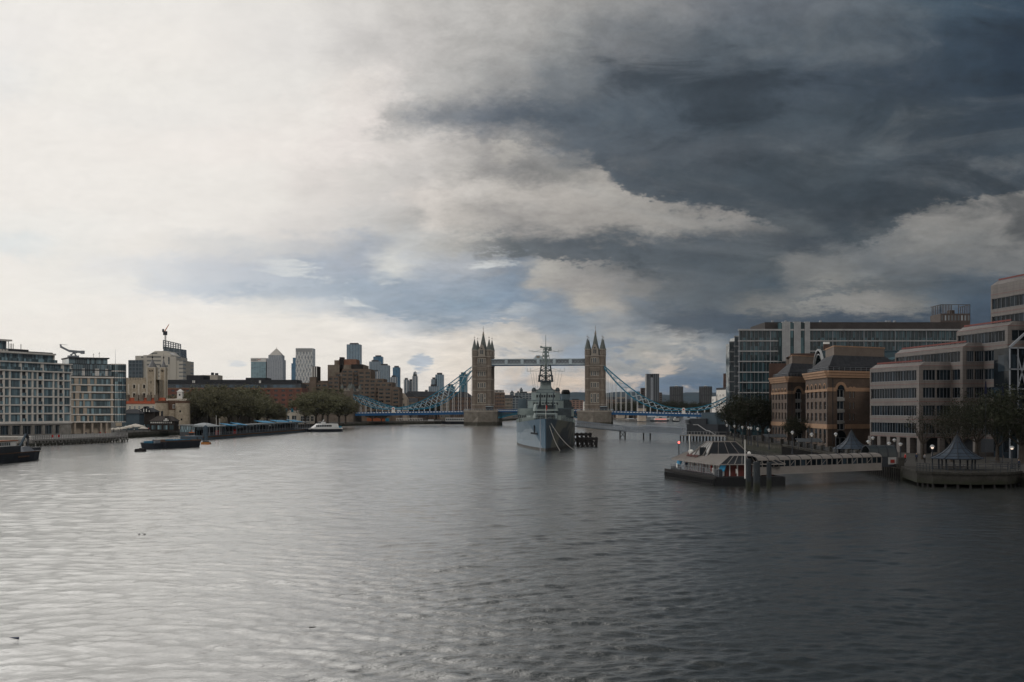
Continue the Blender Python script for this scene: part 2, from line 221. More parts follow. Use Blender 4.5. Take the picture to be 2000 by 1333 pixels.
# ---------------------------------------------------------------- mesh builder
class MB:
    def __init__(s): s.v = []; s.f = []; s.mi = []; s.mats = []; s.cur = 0; s.sm = []; s.smooth = False
    def use(s, m):
        if m not in s.mats: s.mats.append(m)
        s.cur = s.mats.index(m); return s
    def face(s, pts):
        i = len(s.v); s.v.extend(tuple(p) for p in pts); s.f.append(tuple(range(i, i + len(pts)))); s.mi.append(s.cur); s.sm.append(s.smooth); return s
    def add(s, vs, fs):
        i = len(s.v); s.v.extend(tuple(p) for p in vs)
        for f in fs: s.f.append(tuple(i + k for k in f)); s.mi.append(s.cur); s.sm.append(s.smooth)
        return s
    def box(s, x0, x1, y0, y1, z0, z1):
        vs = [(x, y, z) for z in (z0, z1) for y in (y0, y1) for x in (x0, x1)]
        return s.add(vs, [(0, 2, 3, 1), (4, 5, 7, 6), (0, 1, 5, 4), (2, 6, 7, 3), (0, 4, 6, 2), (1, 3, 7, 5)])
    def rbox(s, cx, cy, lx, ly, z0, z1, a=0.0):
        ca, sa = math.cos(a), math.sin(a)
        vs = [(cx + ca * x - sa * y, cy + sa * x + ca * y, z) for z in (z0, z1) for y in (-ly / 2, ly / 2) for x in (-lx / 2, lx / 2)]
        return s.add(vs, [(0, 2, 3, 1), (4, 5, 7, 6), (0, 1, 5, 4), (2, 6, 7, 3), (0, 4, 6, 2), (1, 3, 7, 5)])
    def prism(s, pts, z0, z1, top=None, cap=True):
        """vertical prism over a polygon (counter-clockwise); top = other outline for a taper"""
        n = len(pts); top = top or pts
        vs = [(p[0], p[1], z0) for p in pts] + [(p[0], p[1], z1) for p in top]
        fs = [(i, (i + 1) % n, n + (i + 1) % n, n + i) for i in range(n)]
        if cap: fs += [tuple(range(n, 2 * n)), tuple(reversed(range(n)))]
        return s.add(vs, fs)
    def side(s, poly, y0, y1):
        """outline in x,z extruded along y"""
        n = len(poly)
        vs = [(p[0], y0, p[1]) for p in poly] + [(p[0], y1, p[1]) for p in poly]
        fs = [(i, (i + 1) % n, n + (i + 1) % n, n + i) for i in range(n)] + [tuple(range(n, 2 * n)), tuple(reversed(range(n)))]
        return s.add(vs, fs)
    def lathe(s, cx, cy, prof, n=12, a0=0.0):
        """prof: list of (radius, z)"""
        vs = []; fs = []
        for (r, z) in prof:
            for k in range(n):
                a = a0 + 2 * math.pi * k / n; vs.append((cx + r * math.cos(a), cy + r * math.sin(a), z))
        for j in range(len(prof) - 1):
            for k in range(n):
                k2 = (k + 1) % n; fs.append((j * n + k, j * n + k2, (j + 1) * n + k2, (j + 1) * n + k))
        fs.append(tuple(reversed(range(n)))); fs.append(tuple(range((len(prof) - 1) * n, len(prof) * n)))
        return s.add(vs, fs)
    def bar(s, a, b, w=.1, h=None, n=4, w2=None):
        """square or round bar from a to b"""
        a, b = Vector(a), Vector(b); d = b - a
        if d.length < 1e-6: return s
        d.normalize(); up = Vector((0, 0, 1)) if abs(d.z) < .95 else Vector((0, 1, 0))
        x = d.cross(up).normalized(); y = x.cross(d)
        h = h or w; k2 = (w2 / w) if w2 is not None else 1
        if n == 4:
            o = [(-.5, -.5), (.5, -.5), (.5, .5), (-.5, .5)]
        else: o = [(.5 * math.cos(2 * math.pi * k / n), .5 * math.sin(2 * math.pi * k / n)) for k in range(n)]
        vs = [a + x * (p[0] * w) + y * (p[1] * h) for p in o] + [b + x * (p[0] * w * k2) + y * (p[1] * h * k2) for p in o]
        m = len(o); fs = [(i, (i + 1) % m, m + (i + 1) % m, m + i) for i in range(m)] + [tuple(range(m, 2 * m)), tuple(reversed(range(m)))]
        return s.add(vs, fs)
    def sheet(s, O, U, V, nu, nv):
        return s.face([O, Vector(O) + Vector(U), Vector(O) + Vector(U) + Vector(V), Vector(O) + Vector(V)])
    def mesh(s, name):
        me = bpy.data.meshes.new(name); me.from_pydata(s.v, [], s.f)
        for m in s.mats: me.materials.append(m)
        me.polygons.foreach_set('material_index', s.mi); me.polygons.foreach_set('use_smooth', s.sm); me.update(); return me
    def build(s, name, m=None, parent=None, kind=None, loc=None, rz=None):
        if m is not None: s.mats = [m] + [x for x in s.mats if x is not m] if not s.mats else s.mats
        o = bpy.data.objects.new(name, s.mesh(name)); COL.objects.link(o)
        if parent: o.parent = parent
        if loc is not None: o.location = loc
        if rz is not None: o.rotation_euler.z = rz
        if kind: o['kind'] = kind
        return o
def tag(o, label, cat, group=None, kind=None):
    o['label'] = label; o['category'] = cat
    if group: o['group'] = group
    if kind: o['kind'] = kind
    return o
def thing(name, label, cat, loc=(0, 0, 0), rz=0.0, group=None):
    o = bpy.data.objects.new(name, None); COL.objects.link(o); o.location = loc; o.rotation_euler.z = rz
    o.empty_display_size = 1
    return tag(o, label, cat, group)
def P(px, py, Y):
    return Vector(((px - 1000) / F * Y, Y, EYE - (py - HZ) / F * Y))
def PX(px, Y): return (px - 1000) / F * Y
def PZ(py, Y): return EYE - (py - HZ) / F * Y
def dup(root, loc, rz, label, group=None):
    r = root.copy(); COL.objects.link(r); r.location = loc; r.rotation_euler.z = rz; r['label'] = label
    if group: r['group'] = group
    for ch in list(root.children):
        c = ch.copy(); COL.objects.link(c); c.parent = r
        for g in list(ch.children):
            d = g.copy(); COL.objects.link(d); d.parent = c
    return r

# ---------------------------------------------------------------- river
wm = bpy.data.materials.new('river_water'); wm.use_nodes = True; T = NT(wm.node_tree); T.n.clear()
t = T.node('ShaderNodeTexCoord'); g = T.node('ShaderNodeNewGeometry'); sp = T.node('ShaderNodeSeparateXYZ'); T.l.new(g.outputs['Position'], sp.inputs[0])
P0 = g.outputs['Position']
def mp(sx, sy, rot=0.0):
    n = T.node('ShaderNodeMapping'); n.inputs['Scale'].default_value = (sx, sy, 1); n.inputs['Rotation'].default_value = (0, 0, rot); T.l.new(P0, n.inputs[0]); return n.outputs[0]
n1 = T.noise(mp(.12, .17, R(12)), 1.0, 3, .5, .6).outputs[0]     # swell about 8 m
n2 = T.noise(mp(1.1, 1.7, R(-9)), 1.0, 4, .6, .8).outputs[0]     # wavelets
n3 = T.noise(mp(3.6, 5.0, R(16)), 1.0, 4, .62, .5).outputs[0]    # ripples
gust = T.ss(T.noise(mp(.012, .02), 1.0, 4, .55).outputs[0], .36, .64)
hh = T.m('ADD', T.m('MULTIPLY', n2, .055), T.m('MULTIPLY', n3, .042))
bp = T.node('ShaderNodeBump'); bp.inputs['Distance'].default_value = 1.0
T.l.new(hh, bp.inputs['Height']); T.put(bp.inputs['Strength'], T.m('ADD', .62, T.m('MULTIPLY', gust, .3)))
gl = T.node('ShaderNodeBsdfGlossy'); gl.inputs['Roughness'].default_value = .15; gl.inputs['Color'].default_value = (.95, .955, .95, 1); T.l.new(bp.outputs[0], gl.inputs['Normal'])
df = T.node('ShaderNodeBsdfDiffuse'); df.inputs['Color'].default_value = (.022, .026, .024, 1); T.l.new(bp.outputs[0], df.inputs['Normal'])
fr = T.node('ShaderNodeFresnel'); fr.inputs['IOR'].default_value = 1.5; T.l.new(bp.outputs[0], fr.inputs['Normal'])
fac = T.m('POWER', fr.outputs[0], .64, clamp=True)
ms = T.node('ShaderNodeMixShader'); T.l.new(fac, ms.inputs[0]); T.l.new(df.outputs[0], ms.inputs[1]); T.l.new(gl.outputs[0], ms.inputs[2])
out = T.node('ShaderNodeOutputMaterial'); T.l.new(ms.outputs[0], out.inputs[0])
import numpy as np
def water_mesh():
    """one sheet of water: real waves in the reach in front of the viewer, flat beyond"""
    rng = np.random.default_rng(11)
    Y = [38.0]
    while Y[-1] < 1000: Y.append(Y[-1] * 1.0032)
    Y = np.array(Y); NC = 520; t = np.linspace(-1, 1, NC + 1)
    yy_, tt = np.meshgrid(Y, t, indexing='ij'); hw = .5 * yy_ + 15; xx = tt * hw
    sp_ = np.maximum(hw * 2 / NC, yy_ * .0032)
    z = np.zeros_like(xx)
    def field(k0, n=7):
        f = np.zeros_like(xx)
        for _ in range(n):
            a = rng.uniform(0, 2 * np.pi); k = k0 * rng.uniform(.5, 1.6); f += np.sin(k * (xx * np.cos(a) + yy_ * np.sin(a)) + rng.uniform(0, 6.28))
        return f / np.sqrt(n / 2)
    mods = [np.clip(1.0 + .30 * field(2 * np.pi / L), .15, 2.2) for L in (55, 32, 90, 22)]
    wx, wy = field(2 * np.pi / 40) * 1.3, field(2 * np.pi / 40) * 1.3
    N = 84
    for i in range(N):
        lam = .42 * (10 / .42) ** ((i + rng.uniform(0, 1)) / N); k = 2 * np.pi / lam
        a = np.pi / 2 + R(14) + rng.normal(0, .62)
        amp = .125 * np.sqrt(2 / N) / k * (1.5 if lam < 1.7 else 1.0 if lam < 3 else .5 if lam < 5 else .28)
        fade = np.clip((lam / sp_ - 2.4) / 2.0, 0, 1)
        z += amp * fade * mods[i % 4] * np.sin(k * ((xx + wx) * np.cos(a) + (yy_ + wy) * np.sin(a)) + rng.uniform(0, 6.28))
    edge = np.clip((1 - np.abs(tt)) / .03, 0, 1) * np.clip((yy_ - 38) / 3, 0, 1) * np.clip((1000 - yy_) / 60, 0, 1)
    z *= edge
    nr = len(Y); co = np.stack([xx, yy_, z], -1).reshape(-1, 3)
    h0, h1, y1 = hw[0, 0], hw[-1, 0], Y[-1]
    ext = np.array([(-7200, -60, 0), (7200, -60, 0), (h0, 38, 0), (-h0, 38, 0), (7200, 9500, 0), (h1, y1, 0), (-7200, 9500, 0), (-h1, y1, 0)], float)
    b = len(co); co = np.vstack([co, ext])
    idx = np.arange(nr * (NC + 1)).reshape(nr, NC + 1)
    q = np.stack([idx[:-1, :-1], idx[:-1, 1:], idx[1:, 1:], idx[1:, :-1]], -1).reshape(-1, 4)
    e = np.array([(b, b + 1, b + 2, b + 3), (b + 1, b + 4, b + 5, b + 2), (b + 3, b + 7, b + 6, b), (b + 7, b + 5, b + 4, b + 6)])
    e[2] = (b, b + 3, b + 7, b + 6)
    q = np.vstack([q, e]).astype(np.int32)
    me = bpy.data.meshes.new('water'); me.vertices.add(len(co)); me.vertices.foreach_set('co', co.astype(np.float32).ravel())
    me.loops.add(q.size); me.loops.foreach_set('vertex_index', q.ravel()); me.polygons.add(len(q))
    me.polygons.foreach_set('loop_start', np.arange(0, q.size, 4, dtype=np.int32)); me.polygons.foreach_set('loop_total', np.full(len(q), 4, dtype=np.int32))
    me.polygons.foreach_set('use_smooth', np.ones(len(q), bool)); me.materials.append(wm); me.update(calc_edges=True)
    o = bpy.data.objects.new('water', me); COL.objects.link(o); o['kind'] = 'structure'
water_mesh()
# ---------------------------------------------------------------- facade helpers
class Fr:
    """a vertical wall plane between two surveyed points; local x runs along it, local -y faces the viewer"""
    def __init__(s, px0, Y0, px1, Y1):
        s.A = Vector((PX(px0, Y0), Y0)); s.B = Vector((PX(px1, Y1), Y1)); s.L = (s.B - s.A).length
        s.d = (s.B - s.A) / s.L; s.rz = math.atan2(s.d.y, s.d.x)
    def u(s, px):
        k = (px - 1000) / F
        return (k * s.A.y - s.A.x) / (s.d.x - k * s.d.y)
    def Y(s, px): return s.A.y + s.u(px) * s.d.y
    def z(s, py, px): return EYE - (py - HZ) / F * s.Y(px)
    def thing(s, name, label, cat, group=None, z=0.0):
        return thing(name, label, cat, (s.A.x, s.A.y, z), s.rz, group)

def face_xf(x, y, a):
    """puts a wall plane drawn in (u, z) at local point x,y turned by a"""
    return Matrix.Translation((x, y, 0)) @ Matrix.Rotation(a, 4, 'Z')

def wall(mb, u0, u1, z0, z1, opens=(), depth=.3, xf=None, rev=None):
    """wall skin in the plane y=0 with real openings and reveals; opens = (u0,u1,z0,z1)"""
    xs = sorted({round(v, 4) for v in [u0, u1] + [o[0] for o in opens] + [o[1] for o in opens] if u0 - 1e-6 <= v <= u1 + 1e-6})
    zs = sorted({round(v, 4) for v in [z0, z1] + [o[2] for o in opens] + [o[3] for o in opens] if z0 - 1e-6 <= v <= z1 + 1e-6})
    T4 = xf if xf is not None else Matrix.Identity(4)
    def q(*pts): mb.face([T4 @ Vector(p) for p in pts])
    for j in range(len(zs) - 1):
        run = None
        for i in range(len(xs) - 1):
            cx, cz = (xs[i] + xs[i + 1]) / 2, (zs[j] + zs[j + 1]) / 2
            op = any(o[0] < cx < o[1] and o[2] < cz < o[3] for o in opens)
            if not op and run is None: run = xs[i]
            if (op or i == len(xs) - 2) and run is not None:
                e = xs[i] if op else xs[i + 1]
                q((run, 0, zs[j]), (e, 0, zs[j]), (e, 0, zs[j + 1]), (run, 0, zs[j + 1])); run = None
    for (a, b, c, d) in opens:
        q((a, 0, c), (a, depth, c), (a, depth, d), (a, 0, d)); q((b, 0, c), (b, 0, d), (b, depth, d), (b, depth, c))
        q((a, 0, c), (b, 0, c), (b, depth, c), (a, depth, c)); q((a, 0, d), (a, depth, d), (b, depth, d), (b, 0, d))

_wm = {}
def window_mb(w, h, gm, fm, nm=1, nt=0, fw=.07, back=.0, mb=None, ox=0, oz=0, xf=None):
    mb = mb or MB(); T4 = xf if xf is not None else Matrix.Identity(4)
    n0 = len(mb.v)
    mb.use(gm); mb.face([(ox, back, oz), (ox + w, back, oz), (ox + w, back, oz + h), (ox, back, oz + h)])
    if fm is not None:
        mb.use(fm); f = fw; y0, y1 = back - .06, back + .02
        mb.box(ox, ox + f, y0, y1, oz, oz + h); mb.box(ox + w - f, ox + w, y0, y1, oz, oz + h)
        mb.box(ox + f, ox + w - f, y0, y1, oz, oz + f); mb.box(ox + f, ox + w - f, y0, y1, oz + h - f, oz + h)
        for k in range(1, nm):
            x = ox + w * k / nm; mb.box(x - f / 2, x + f / 2, y0 + .005, y1, oz + f, oz + h - f)
        for k in range(1, nt + 1):
            z = oz + h * k / (nt + 1); mb.box(ox + f, ox + w - f, y0 + .01, y1, z - f / 2, z + f / 2)
    for i in range(n0, len(mb.v)): mb.v[i] = tuple(T4 @ Vector(mb.v[i]))
    return mb
_wn = {}
def windows(root, opens, gm, fm, nm=1, nt=0, fw=.07, depth=.3, xf=None, name='window', limit=100):
    """each opening gets its own window object (shared meshes); past the limit one joined piece"""
    T4 = xf if xf is not None else Matrix.Identity(4)
    rest = None
    for (a, b, c, d) in opens:
        k = _wn.get((root.name, name), 0)
        w, h = round(b - a, 2), round(d - c, 2)
        n = nm if not callable(nm) else nm(w)
        if k < limit:
            key = (w, h, gm.name, fm.name if fm else '', n, nt, fw, name)
            if key not in _wm: _wm[key] = window_mb(w, h, gm, fm, n, nt, fw).mesh(name)
            o = bpy.data.objects.new(name, _wm[key]); COL.objects.link(o); o.parent = root
            o.matrix_local = T4 @ Matrix.Translation((a, depth, c))
            _wn[(root.name, name)] = k + 1
        else:
            rest = rest or MB()
            window_mb(b - a, d - c, gm, fm, n, nt, fw, mb=rest, xf=T4 @ Matrix.Translation((a, depth, c)))
    if rest: rest.build(name, parent=root, kind='stuff')

def grid_opens(us, zs):
    return [(a, b, c, d) for (c, d) in zs for (a, b) in us]
def even(a, b, n, frac=.6):
    p = (b - a) / n
    return [(a + p * (k + .5 - frac / 2), a + p * (k + .5 + frac / 2)) for k in range(n)]
def body(mb, w, d, z0, z1, front=True, inset=.0):
    """sides, back and roof of a block whose front skin is made by wall()"""
    vs = [(0, inset, z0), (w, inset, z0), (w, d, z0), (0, d, z0), (0, inset, z1), (w, inset, z1), (w, d, z1), (0, d, z1)]
    return mb.add(vs, [(1, 2, 6, 5), (2, 3, 7, 6), (3, 0, 4, 7), (4, 5, 6, 7)])

def gridmat(name, wall_c, glass_c, w, h, fu=.3, fv=.35, rough=.35, var=.3, diag=False, ribs=False):
    """curtain wall too far away for its windows to be told apart: storeys and bays in the surface"""
    if name in MATS: return MATS[name]
    m = bpy.data.materials.new(name); m.use_nodes = True; T = NT(m.node_tree); b = T.n['Principled BSDF']
    t = T.node('ShaderNodeTexCoord'); s = T.node('ShaderNodeSeparateXYZ'); T.l.new(t.outputs['Object'], s.inputs[0])
    hx = T.m('ADD', s.outputs[0], T.m('MULTIPLY', s.outputs[1], .98)); z = s.outputs[2]
    if diag:
        a = T.m('FRACT', T.m('DIVIDE', T.m('ADD', hx, T.m('MULTIPLY', z, .36)), w)); c = T.m('FRACT', T.m('DIVIDE', T.m('SUBTRACT', hx, T.m('MULTIPLY', z, .36)), w))
        line = T.m('MAXIMUM', T.m('LESS_THAN', a, fu), T.m('LESS_THAN', c, fu))
    else:
        a = T.m('LESS_THAN', T.m('FRACT', T.m('DIVIDE', hx, w)), fu)
        line = a if ribs else T.m('MAXIMUM', a, T.m('LESS_THAN', T.m('FRACT', T.m('DIVIDE', z, h)), fv))
    cell = T.node('ShaderNodeTexWhiteNoise', noise_dimensions='2D')
    T.l.new(T.xyz(T.m('FLOOR', T.m('DIVIDE', hx, w)), T.m('FLOOR', T.m('DIVIDE', z, h)), 0.0), cell.inputs['Vector'])
    gc = T.mix(cell.outputs[0], tuple(x * (1 - var) for x in glass_c), tuple(x * (1 + var) for x in glass_c))
    big = T.noise(t.outputs['Object'], .02, 3, .5).outputs[0]
    wc = T.mix(big, tuple(x * .85 for x in wall_c), tuple(x * 1.12 for x in wall_c))
    T.l.new(T.mix(line, gc, wc), b.inputs['Base Color'])
    T.l.new(T.m('ADD', T.m('MULTIPLY', line, .5), rough * .5), b.inputs['Roughness'])
    MATS[name] = m; return m

def brick(name, c1, c2, mortar, scale=1.0, rough=.9):
    if name in MATS: return MATS[name]
    m = bpy.data.materials.new(name); m.use_nodes = True; T = NT(m.node_tree); b = T.n['Principled BSDF']; b.inputs['Roughness'].default_value = rough
    t = T.node('ShaderNodeTexCoord'); s = T.node('ShaderNodeSeparateXYZ'); T.l.new(t.outputs['Object'], s.inputs[0])
    v = T.xyz(T.m('ADD', s.outputs[0], s.outputs[1]), s.outputs[2], 0.0)
    bt = T.node('ShaderNodeTexBrick'); T.l.new(v, bt.inputs[0]); bt.inputs['Scale'].default_value = scale
    for k, c in (('Color1', c1), ('Color2', c2), ('Mortar', mortar)): bt.inputs[k].default_value = (*c, 1)
    bt.inputs['Mortar Size'].default_value = .012; bt.inputs['Brick Width'].default_value = .45; bt.inputs['Row Height'].default_value = .15
    n = T.ss(T.noise(t.outputs['Object'], .25, 6, .65).outputs[0], .3, .7)
    sc = T.node('ShaderNodeVectorMath', operation='SCALE'); T.l.new(bt.outputs[0], sc.inputs[0]); T.l.new(T.m('ADD', .72, T.m('MULTIPLY', n, .5)), sc.inputs['Scale'])
    T.l.new(sc.outputs[0], b.inputs['Base Color']); MATS[name] = m; return m

# common materials
M_conc = mat('pale_concrete', (.68, .655, .62), .75); M_stone = mat('grey_stone', (.30, .285, .265), .9, var=.3, vs=.5, bump=.4)
M_dark = mat('dark_metal', (.035, .04, .048), .5); M_black = mat('black_paint', (.011, .012, .014), .5)
M_white = mat('white_paint', (.72, .72, .70), .5, var=.08); M_slate = mat('slate_roof', (.04, .043, .05), .7, var=.35, vs=1.0)
M_glass = glass('window_glass', cell=1.0); M_glassb = glass('blue_window_glass', (.11, .165, .19), .12)
M_steel = mat('grey_steel', (.22, .24, .27), .5, .3); M_timber = mat('weathered_timber', (.085, .075, .065), .9, var=.4, vs=1.5, bump=.4)
M_red = mat('red_paint', (.45, .03, .025), .5); M_orange = mat('orange_paint', (.6, .16, .03), .5)
M_wood2 = mat('dark_tarred_timber', (.025, .024, .025), .9, var=.4, vs=2)

def slab_roof(mb, pts, z0, z1): mb.prism(pts, z0, z1)

# ---------------------------------------------------------------- land
gm = mat('promenade_paving', (.055, .053, .05), .9, var=.25, vs=.3)
qm = tide(mat('quay_masonry', (.085, .08, .07), .95, var=.45, vs=.6, bump=.5), 1.2)
N_SHORE = [(-330, -60), (-215, 250), (-196, 380), (-172, 448), (-160, 503), (-158, 556), (-146, 680), (-132, 800), (-118, 905), (-100, 955), (-62, 985), (-30, 1080), (25, 1500), (210, 2700), (700, 5200), (900, 9000)]
S_SHORE = [(150, -60), (84, 140), (80, 188), (76, 196), (66.5, 205), (70, 250), (75, 330), (74, 380), (80, 450), (100, 560), (120, 700), (140, 860), (166, 930), (230, 1150), (330, 1600), (640, 2600), (1500, 4500), (2600, 9000)]
def bank(shore, far, z):
    mb = MB(); mb.use(gm); pts = shore + far
    mb.face([(x, y, z) for x, y in (pts if far[0][0] > 0 and False else pts)])
    mb.use(qm)
    for a, b in zip(shore[:-1], shore[1:]): mb.face([(a[0], a[1], -2), (b[0], b[1], -2), (b[0], b[1], z), (a[0], a[1], z)])
    return mb.build('ground', kind='structure')
bank(N_SHORE, [(-5200, 9000), (-5200, -60)], 2.3)
bank(S_SHORE, [(6000, 9000), (6000, -60)], 2.1)

# ---------------------------------------------------------------- trees
def leaf_mat(name, c1, c2):
    m = bpy.data.materials.new(name); m.use_nodes = True; T = NT(m.node_tree); b = T.n['Principled BSDF']; b.inputs['Roughness'].default_value = .8
    t = T.node('ShaderNodeTexCoord'); oi = T.node('ShaderNodeObjectInfo')
    n = T.ss(T.noise(t.outputs['Object'], .45, 4, .6).outputs[0], .3, .7)
    c = T.mix(n, c1, c2); hs = T.node('ShaderNodeHueSaturation'); T.l.new(c, hs.inputs['Color'])
    T.put(hs.inputs['Value'], T.m('ADD', .8, T.m('MULTIPLY', oi.outputs['Random'], .4))); T.put(hs.inputs['Hue'], T.m('ADD', .49, T.m('MULTIPLY', oi.outputs['Random'], .02)))
    T.l.new(hs.outputs[0], b.inputs['Base Color']); b.inputs['Specular IOR Level'].default_value = .15
    MATS[name] = m; return m
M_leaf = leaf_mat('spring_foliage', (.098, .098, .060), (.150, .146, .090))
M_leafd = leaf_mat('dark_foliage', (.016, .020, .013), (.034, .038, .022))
M_bark = mat('bark', (.06, .052, .045), .95, var=.4, vs=2)
def tree_meshes(seed, H, Rr, leaves, ls, lm, trunk=.28, sparse=.0, squash=1.0):
    rnd = random.Random(seed)
    tb = MB(); tb.use(M_bark); ends = []
    ht = H * trunk
    tb.lathe(0, 0, [(H * .045, -.1), (H * .03, ht * .3), (H * .024, ht)], 8)
    nl = 7
    for k in range(nl):
        a = 2 * math.pi * (k + rnd.random() * .6) / nl; el = rnd.uniform(.45, 1.15); L = H * rnd.uniform(.34, .52)
        p0 = Vector((0, 0, ht * rnd.uniform(.85, 1.0))); d = Vector((math.cos(a) * math.cos(el), math.sin(a) * math.cos(el), math.sin(el)))
        p1 = p0 + d * L * .5 + Vector((0, 0, L * .05)); p2 = p1 + (d + Vector((rnd.uniform(-.3, .3), rnd.uniform(-.3, .3), .25))).normalized() * L * .55
        tb.bar(p0, p1, H * .026, n=6, w2=H * .016); tb.bar(p1, p2, H * .016, n=5, w2=H * .006); ends += [p1, p2]
        for q in range(4):
            s = p1.lerp(p2, rnd.random()); e = s + Vector((rnd.gauss(0, 1), rnd.gauss(0, 1), rnd.uniform(.1, 1.1))).normalized() * L * .45
            tb.bar(s, e, H * .007, n=4, w2=H * .002); ends.append(e)
            for q2 in range(3):
                e2 = e + Vector((rnd.gauss(0, 1), rnd.gauss(0, 1), rnd.uniform(-.1, 1.0))).normalized() * L * .3
                tb.bar(s.lerp(e, rnd.uniform(.4, 1)), e2, H * .003, n=3, w2=H * .001); ends.append(e2)
    cl = []
    cz = H * (.5 + trunk * .5 + .02)
    for k in range(34):
        while True:
            v = Vector((rnd.uniform(-1, 1), rnd.uniform(-1, 1), rnd.uniform(-1, 1)))
            if .35 < v.length < 1: break
        c = Vector((v.x * Rr * .82, v.y * Rr * .82, cz + v.z * (H - cz) * .86 * squash)); cl.append((c, Rr * rnd.uniform(.18, .36)))
    for e in ends[::2]: cl.append((e, Rr * rnd.uniform(.12, .22)))
    cb = MB(); cb.use(lm)
    for k in range(leaves):
        c, r = cl[rnd.randrange(len(cl))]
        v = Vector((rnd.gauss(0, 1), rnd.gauss(0, 1), rnd.gauss(0, .8)))
        v = v.normalized() * r * (rnd.random() ** .45) * (1.0 + .25 * rnd.random())
        p = c + v; s = ls * rnd.uniform(.5, 1.3)
        n = Vector((rnd.gauss(0, 1), rnd.gauss(0, 1), rnd.gauss(0, 1) + .4)).normalized(); t1 = n.orthogonal().normalized(); t2 = n.cross(t1)
        a = rnd.random() * 6.28; u = t1 * math.cos(a) + t2 * math.sin(a); w = n.cross(u)
        cb.face([p - u * s, p - w * s * .55, p + u * s, p + w * s * .55])
    return cb.mesh('crown'), tb.mesh('trunk')
TREES = {}
def tree_kind(k, *a, **kw): TREES[k] = tree_meshes(*a, **kw)
tree_kind('a', 1, 15, 7.6, 8500, .34, M_leaf); tree_kind('b', 2, 15, 8.2, 8500, .34, M_leaf, trunk=.24); tree_kind('c', 3, 15, 7.0, 8000, .34, M_leaf, trunk=.3)
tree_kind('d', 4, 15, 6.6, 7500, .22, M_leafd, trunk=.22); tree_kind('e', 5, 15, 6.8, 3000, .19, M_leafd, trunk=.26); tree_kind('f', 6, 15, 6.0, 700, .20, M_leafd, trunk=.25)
def tree(kind, x, y, z, h, rz, label, group, name='plane_tree', cat='tree', wide=1.0):
    o = thing(name, label, cat, (x, y, z), rz, group); s = h / 15; o.scale = (s * wide, s * wide, s)
    for nm, me in zip(('crown', 'trunk'), TREES[kind]):
        c = bpy.data.objects.new(nm, me); COL.objects.link(c); c.parent = o
    return o
# ---------------------------------------------------------------- the bascule bridge
M_brs = mat('bridge_granite', (.175, .148, .125), .9, var=.32, vs=.35, bump=.5); M_brl = mat('portland_dressing', (.29, .265, .235), .85, var=.2); M_brw = mat('pale_window_dressing', (.50, .47, .42), .8, var=.1)
M_pier = mat('pier_granite', (.17, .155, .135), .9, var=.35, vs=.3, bump=.6); tide(M_pier, 2.6, (.04, .038, .03)); M_blue = mat('bridge_blue_paint', (.02, .17, .27), .5, var=.2); M_lblue = mat('bridge_pale_blue_paint', (.42, .50, .55), .5, var=.1)
M_navy = mat('bridge_deck_blue', (.018, .085, .21), .5, var=.2); M_roofg = mat('tower_roof_slate', (.12, .135, .13), .6, var=.25, vs=.8)
BX, BY, BA = (PX(944, 921) + PX(944, 921) + 85.8 * math.cos(R(7.8))) / 2, 921 - 42.9 * math.sin(R(7.8)), -R(7.8)
def to_local(px):    # local x on the axis of the bridge that stands at this picture column
    k = (px - 1000) / F; c, s = math.cos(BA), math.sin(BA)
    return (k * BY - BX) / (c - k * s)
def bz(py, px):
    x = to_local(px); Y = BY + x * math.sin(BA); return EYE - (py - HZ) / F * Y
br = thing('bascule_bridge', 'blue painted suspension spans and high walkways joining the two stone bridge towers', 'bridge', (BX, BY, 0), BA)
def lens(a, n=8):
    pts = []
    return pts
def pier(xc, label):
    o = thing('bridge_pier', label, 'bridge pier', (BX + xc * math.cos(BA), BY + xc * math.sin(BA), 0), BA, 'river piers under the bridge towers')
    mb = MB(); mb.use(M_pier); w, d = 12.6, 15.5
    plan = lambda k: [(-w * k, -d + 1), (-w * k * .8, -d - 2.5), (-w * .45 * k, -d - 6), (0, -d - 8.6), (w * .45 * k, -d - 6), (w * k * .8, -d - 2.5), (w * k, -d + 1), (w * k, d - 1), (w * .45 * k, d + 6), (0, d + 8.6), (-w * .45 * k, d + 6), (-w * k, d - 1)]
    mb.prism(plan(1.03), -2, 1.2, plan(1.0)); mb.prism(plan(1.0), 1.2, 10.2); mb.build('masonry', parent=o)
    c = MB(); c.use(M_brl); c.prism(plan(1.035), 10.2, 11.2); c.build('coping', parent=o)
    n = MB(); n.use(M_pier)   # weathered cutwater wedge rising on the upstream nose
    n.add([(-12, -d - 1.0, -1), (12, -d - 1.0, -1), (0, -d - 14, -1), (0, -d - 8.4, 7.2)], [(0, 2, 3), (2, 1, 3), (0, 3, 1), (0, 1, 2)]); n.build('cutwater', parent=o)
    # control cabin and railings
    g = MB(); g.use(M_dark); g.box(4.5, 9.5, -d - 1, -d + 3.5, 11.2, 14.0); g.use(M_lblue); g.box(4.3, 9.7, -d - 1.2, -d + 3.7, 14.0, 14.35); g.build('cabin', parent=o)
    rl = MB(); rl.use(M_lblue); P_ = plan(1.0)
    for a, b in zip(P_, P_[1:] + P_[:1]):
        rl.bar((a[0], a[1], 12.2), (b[0], b[1], 12.2), .12); k = max(1, int((Vector(b) - Vector(a)).length / 2))
        for i in range(k): q = Vector(a).lerp(Vector(b), i / k); rl.bar((q.x, q.y, 11.2), (q.x, q.y, 12.2), .1)
    rl.build('railing', parent=o)
pier(-42.9, 'granite river pier under the left bridge tower'); pier(42.9, 'granite river pier under the right bridge tower, partly behind the ship')
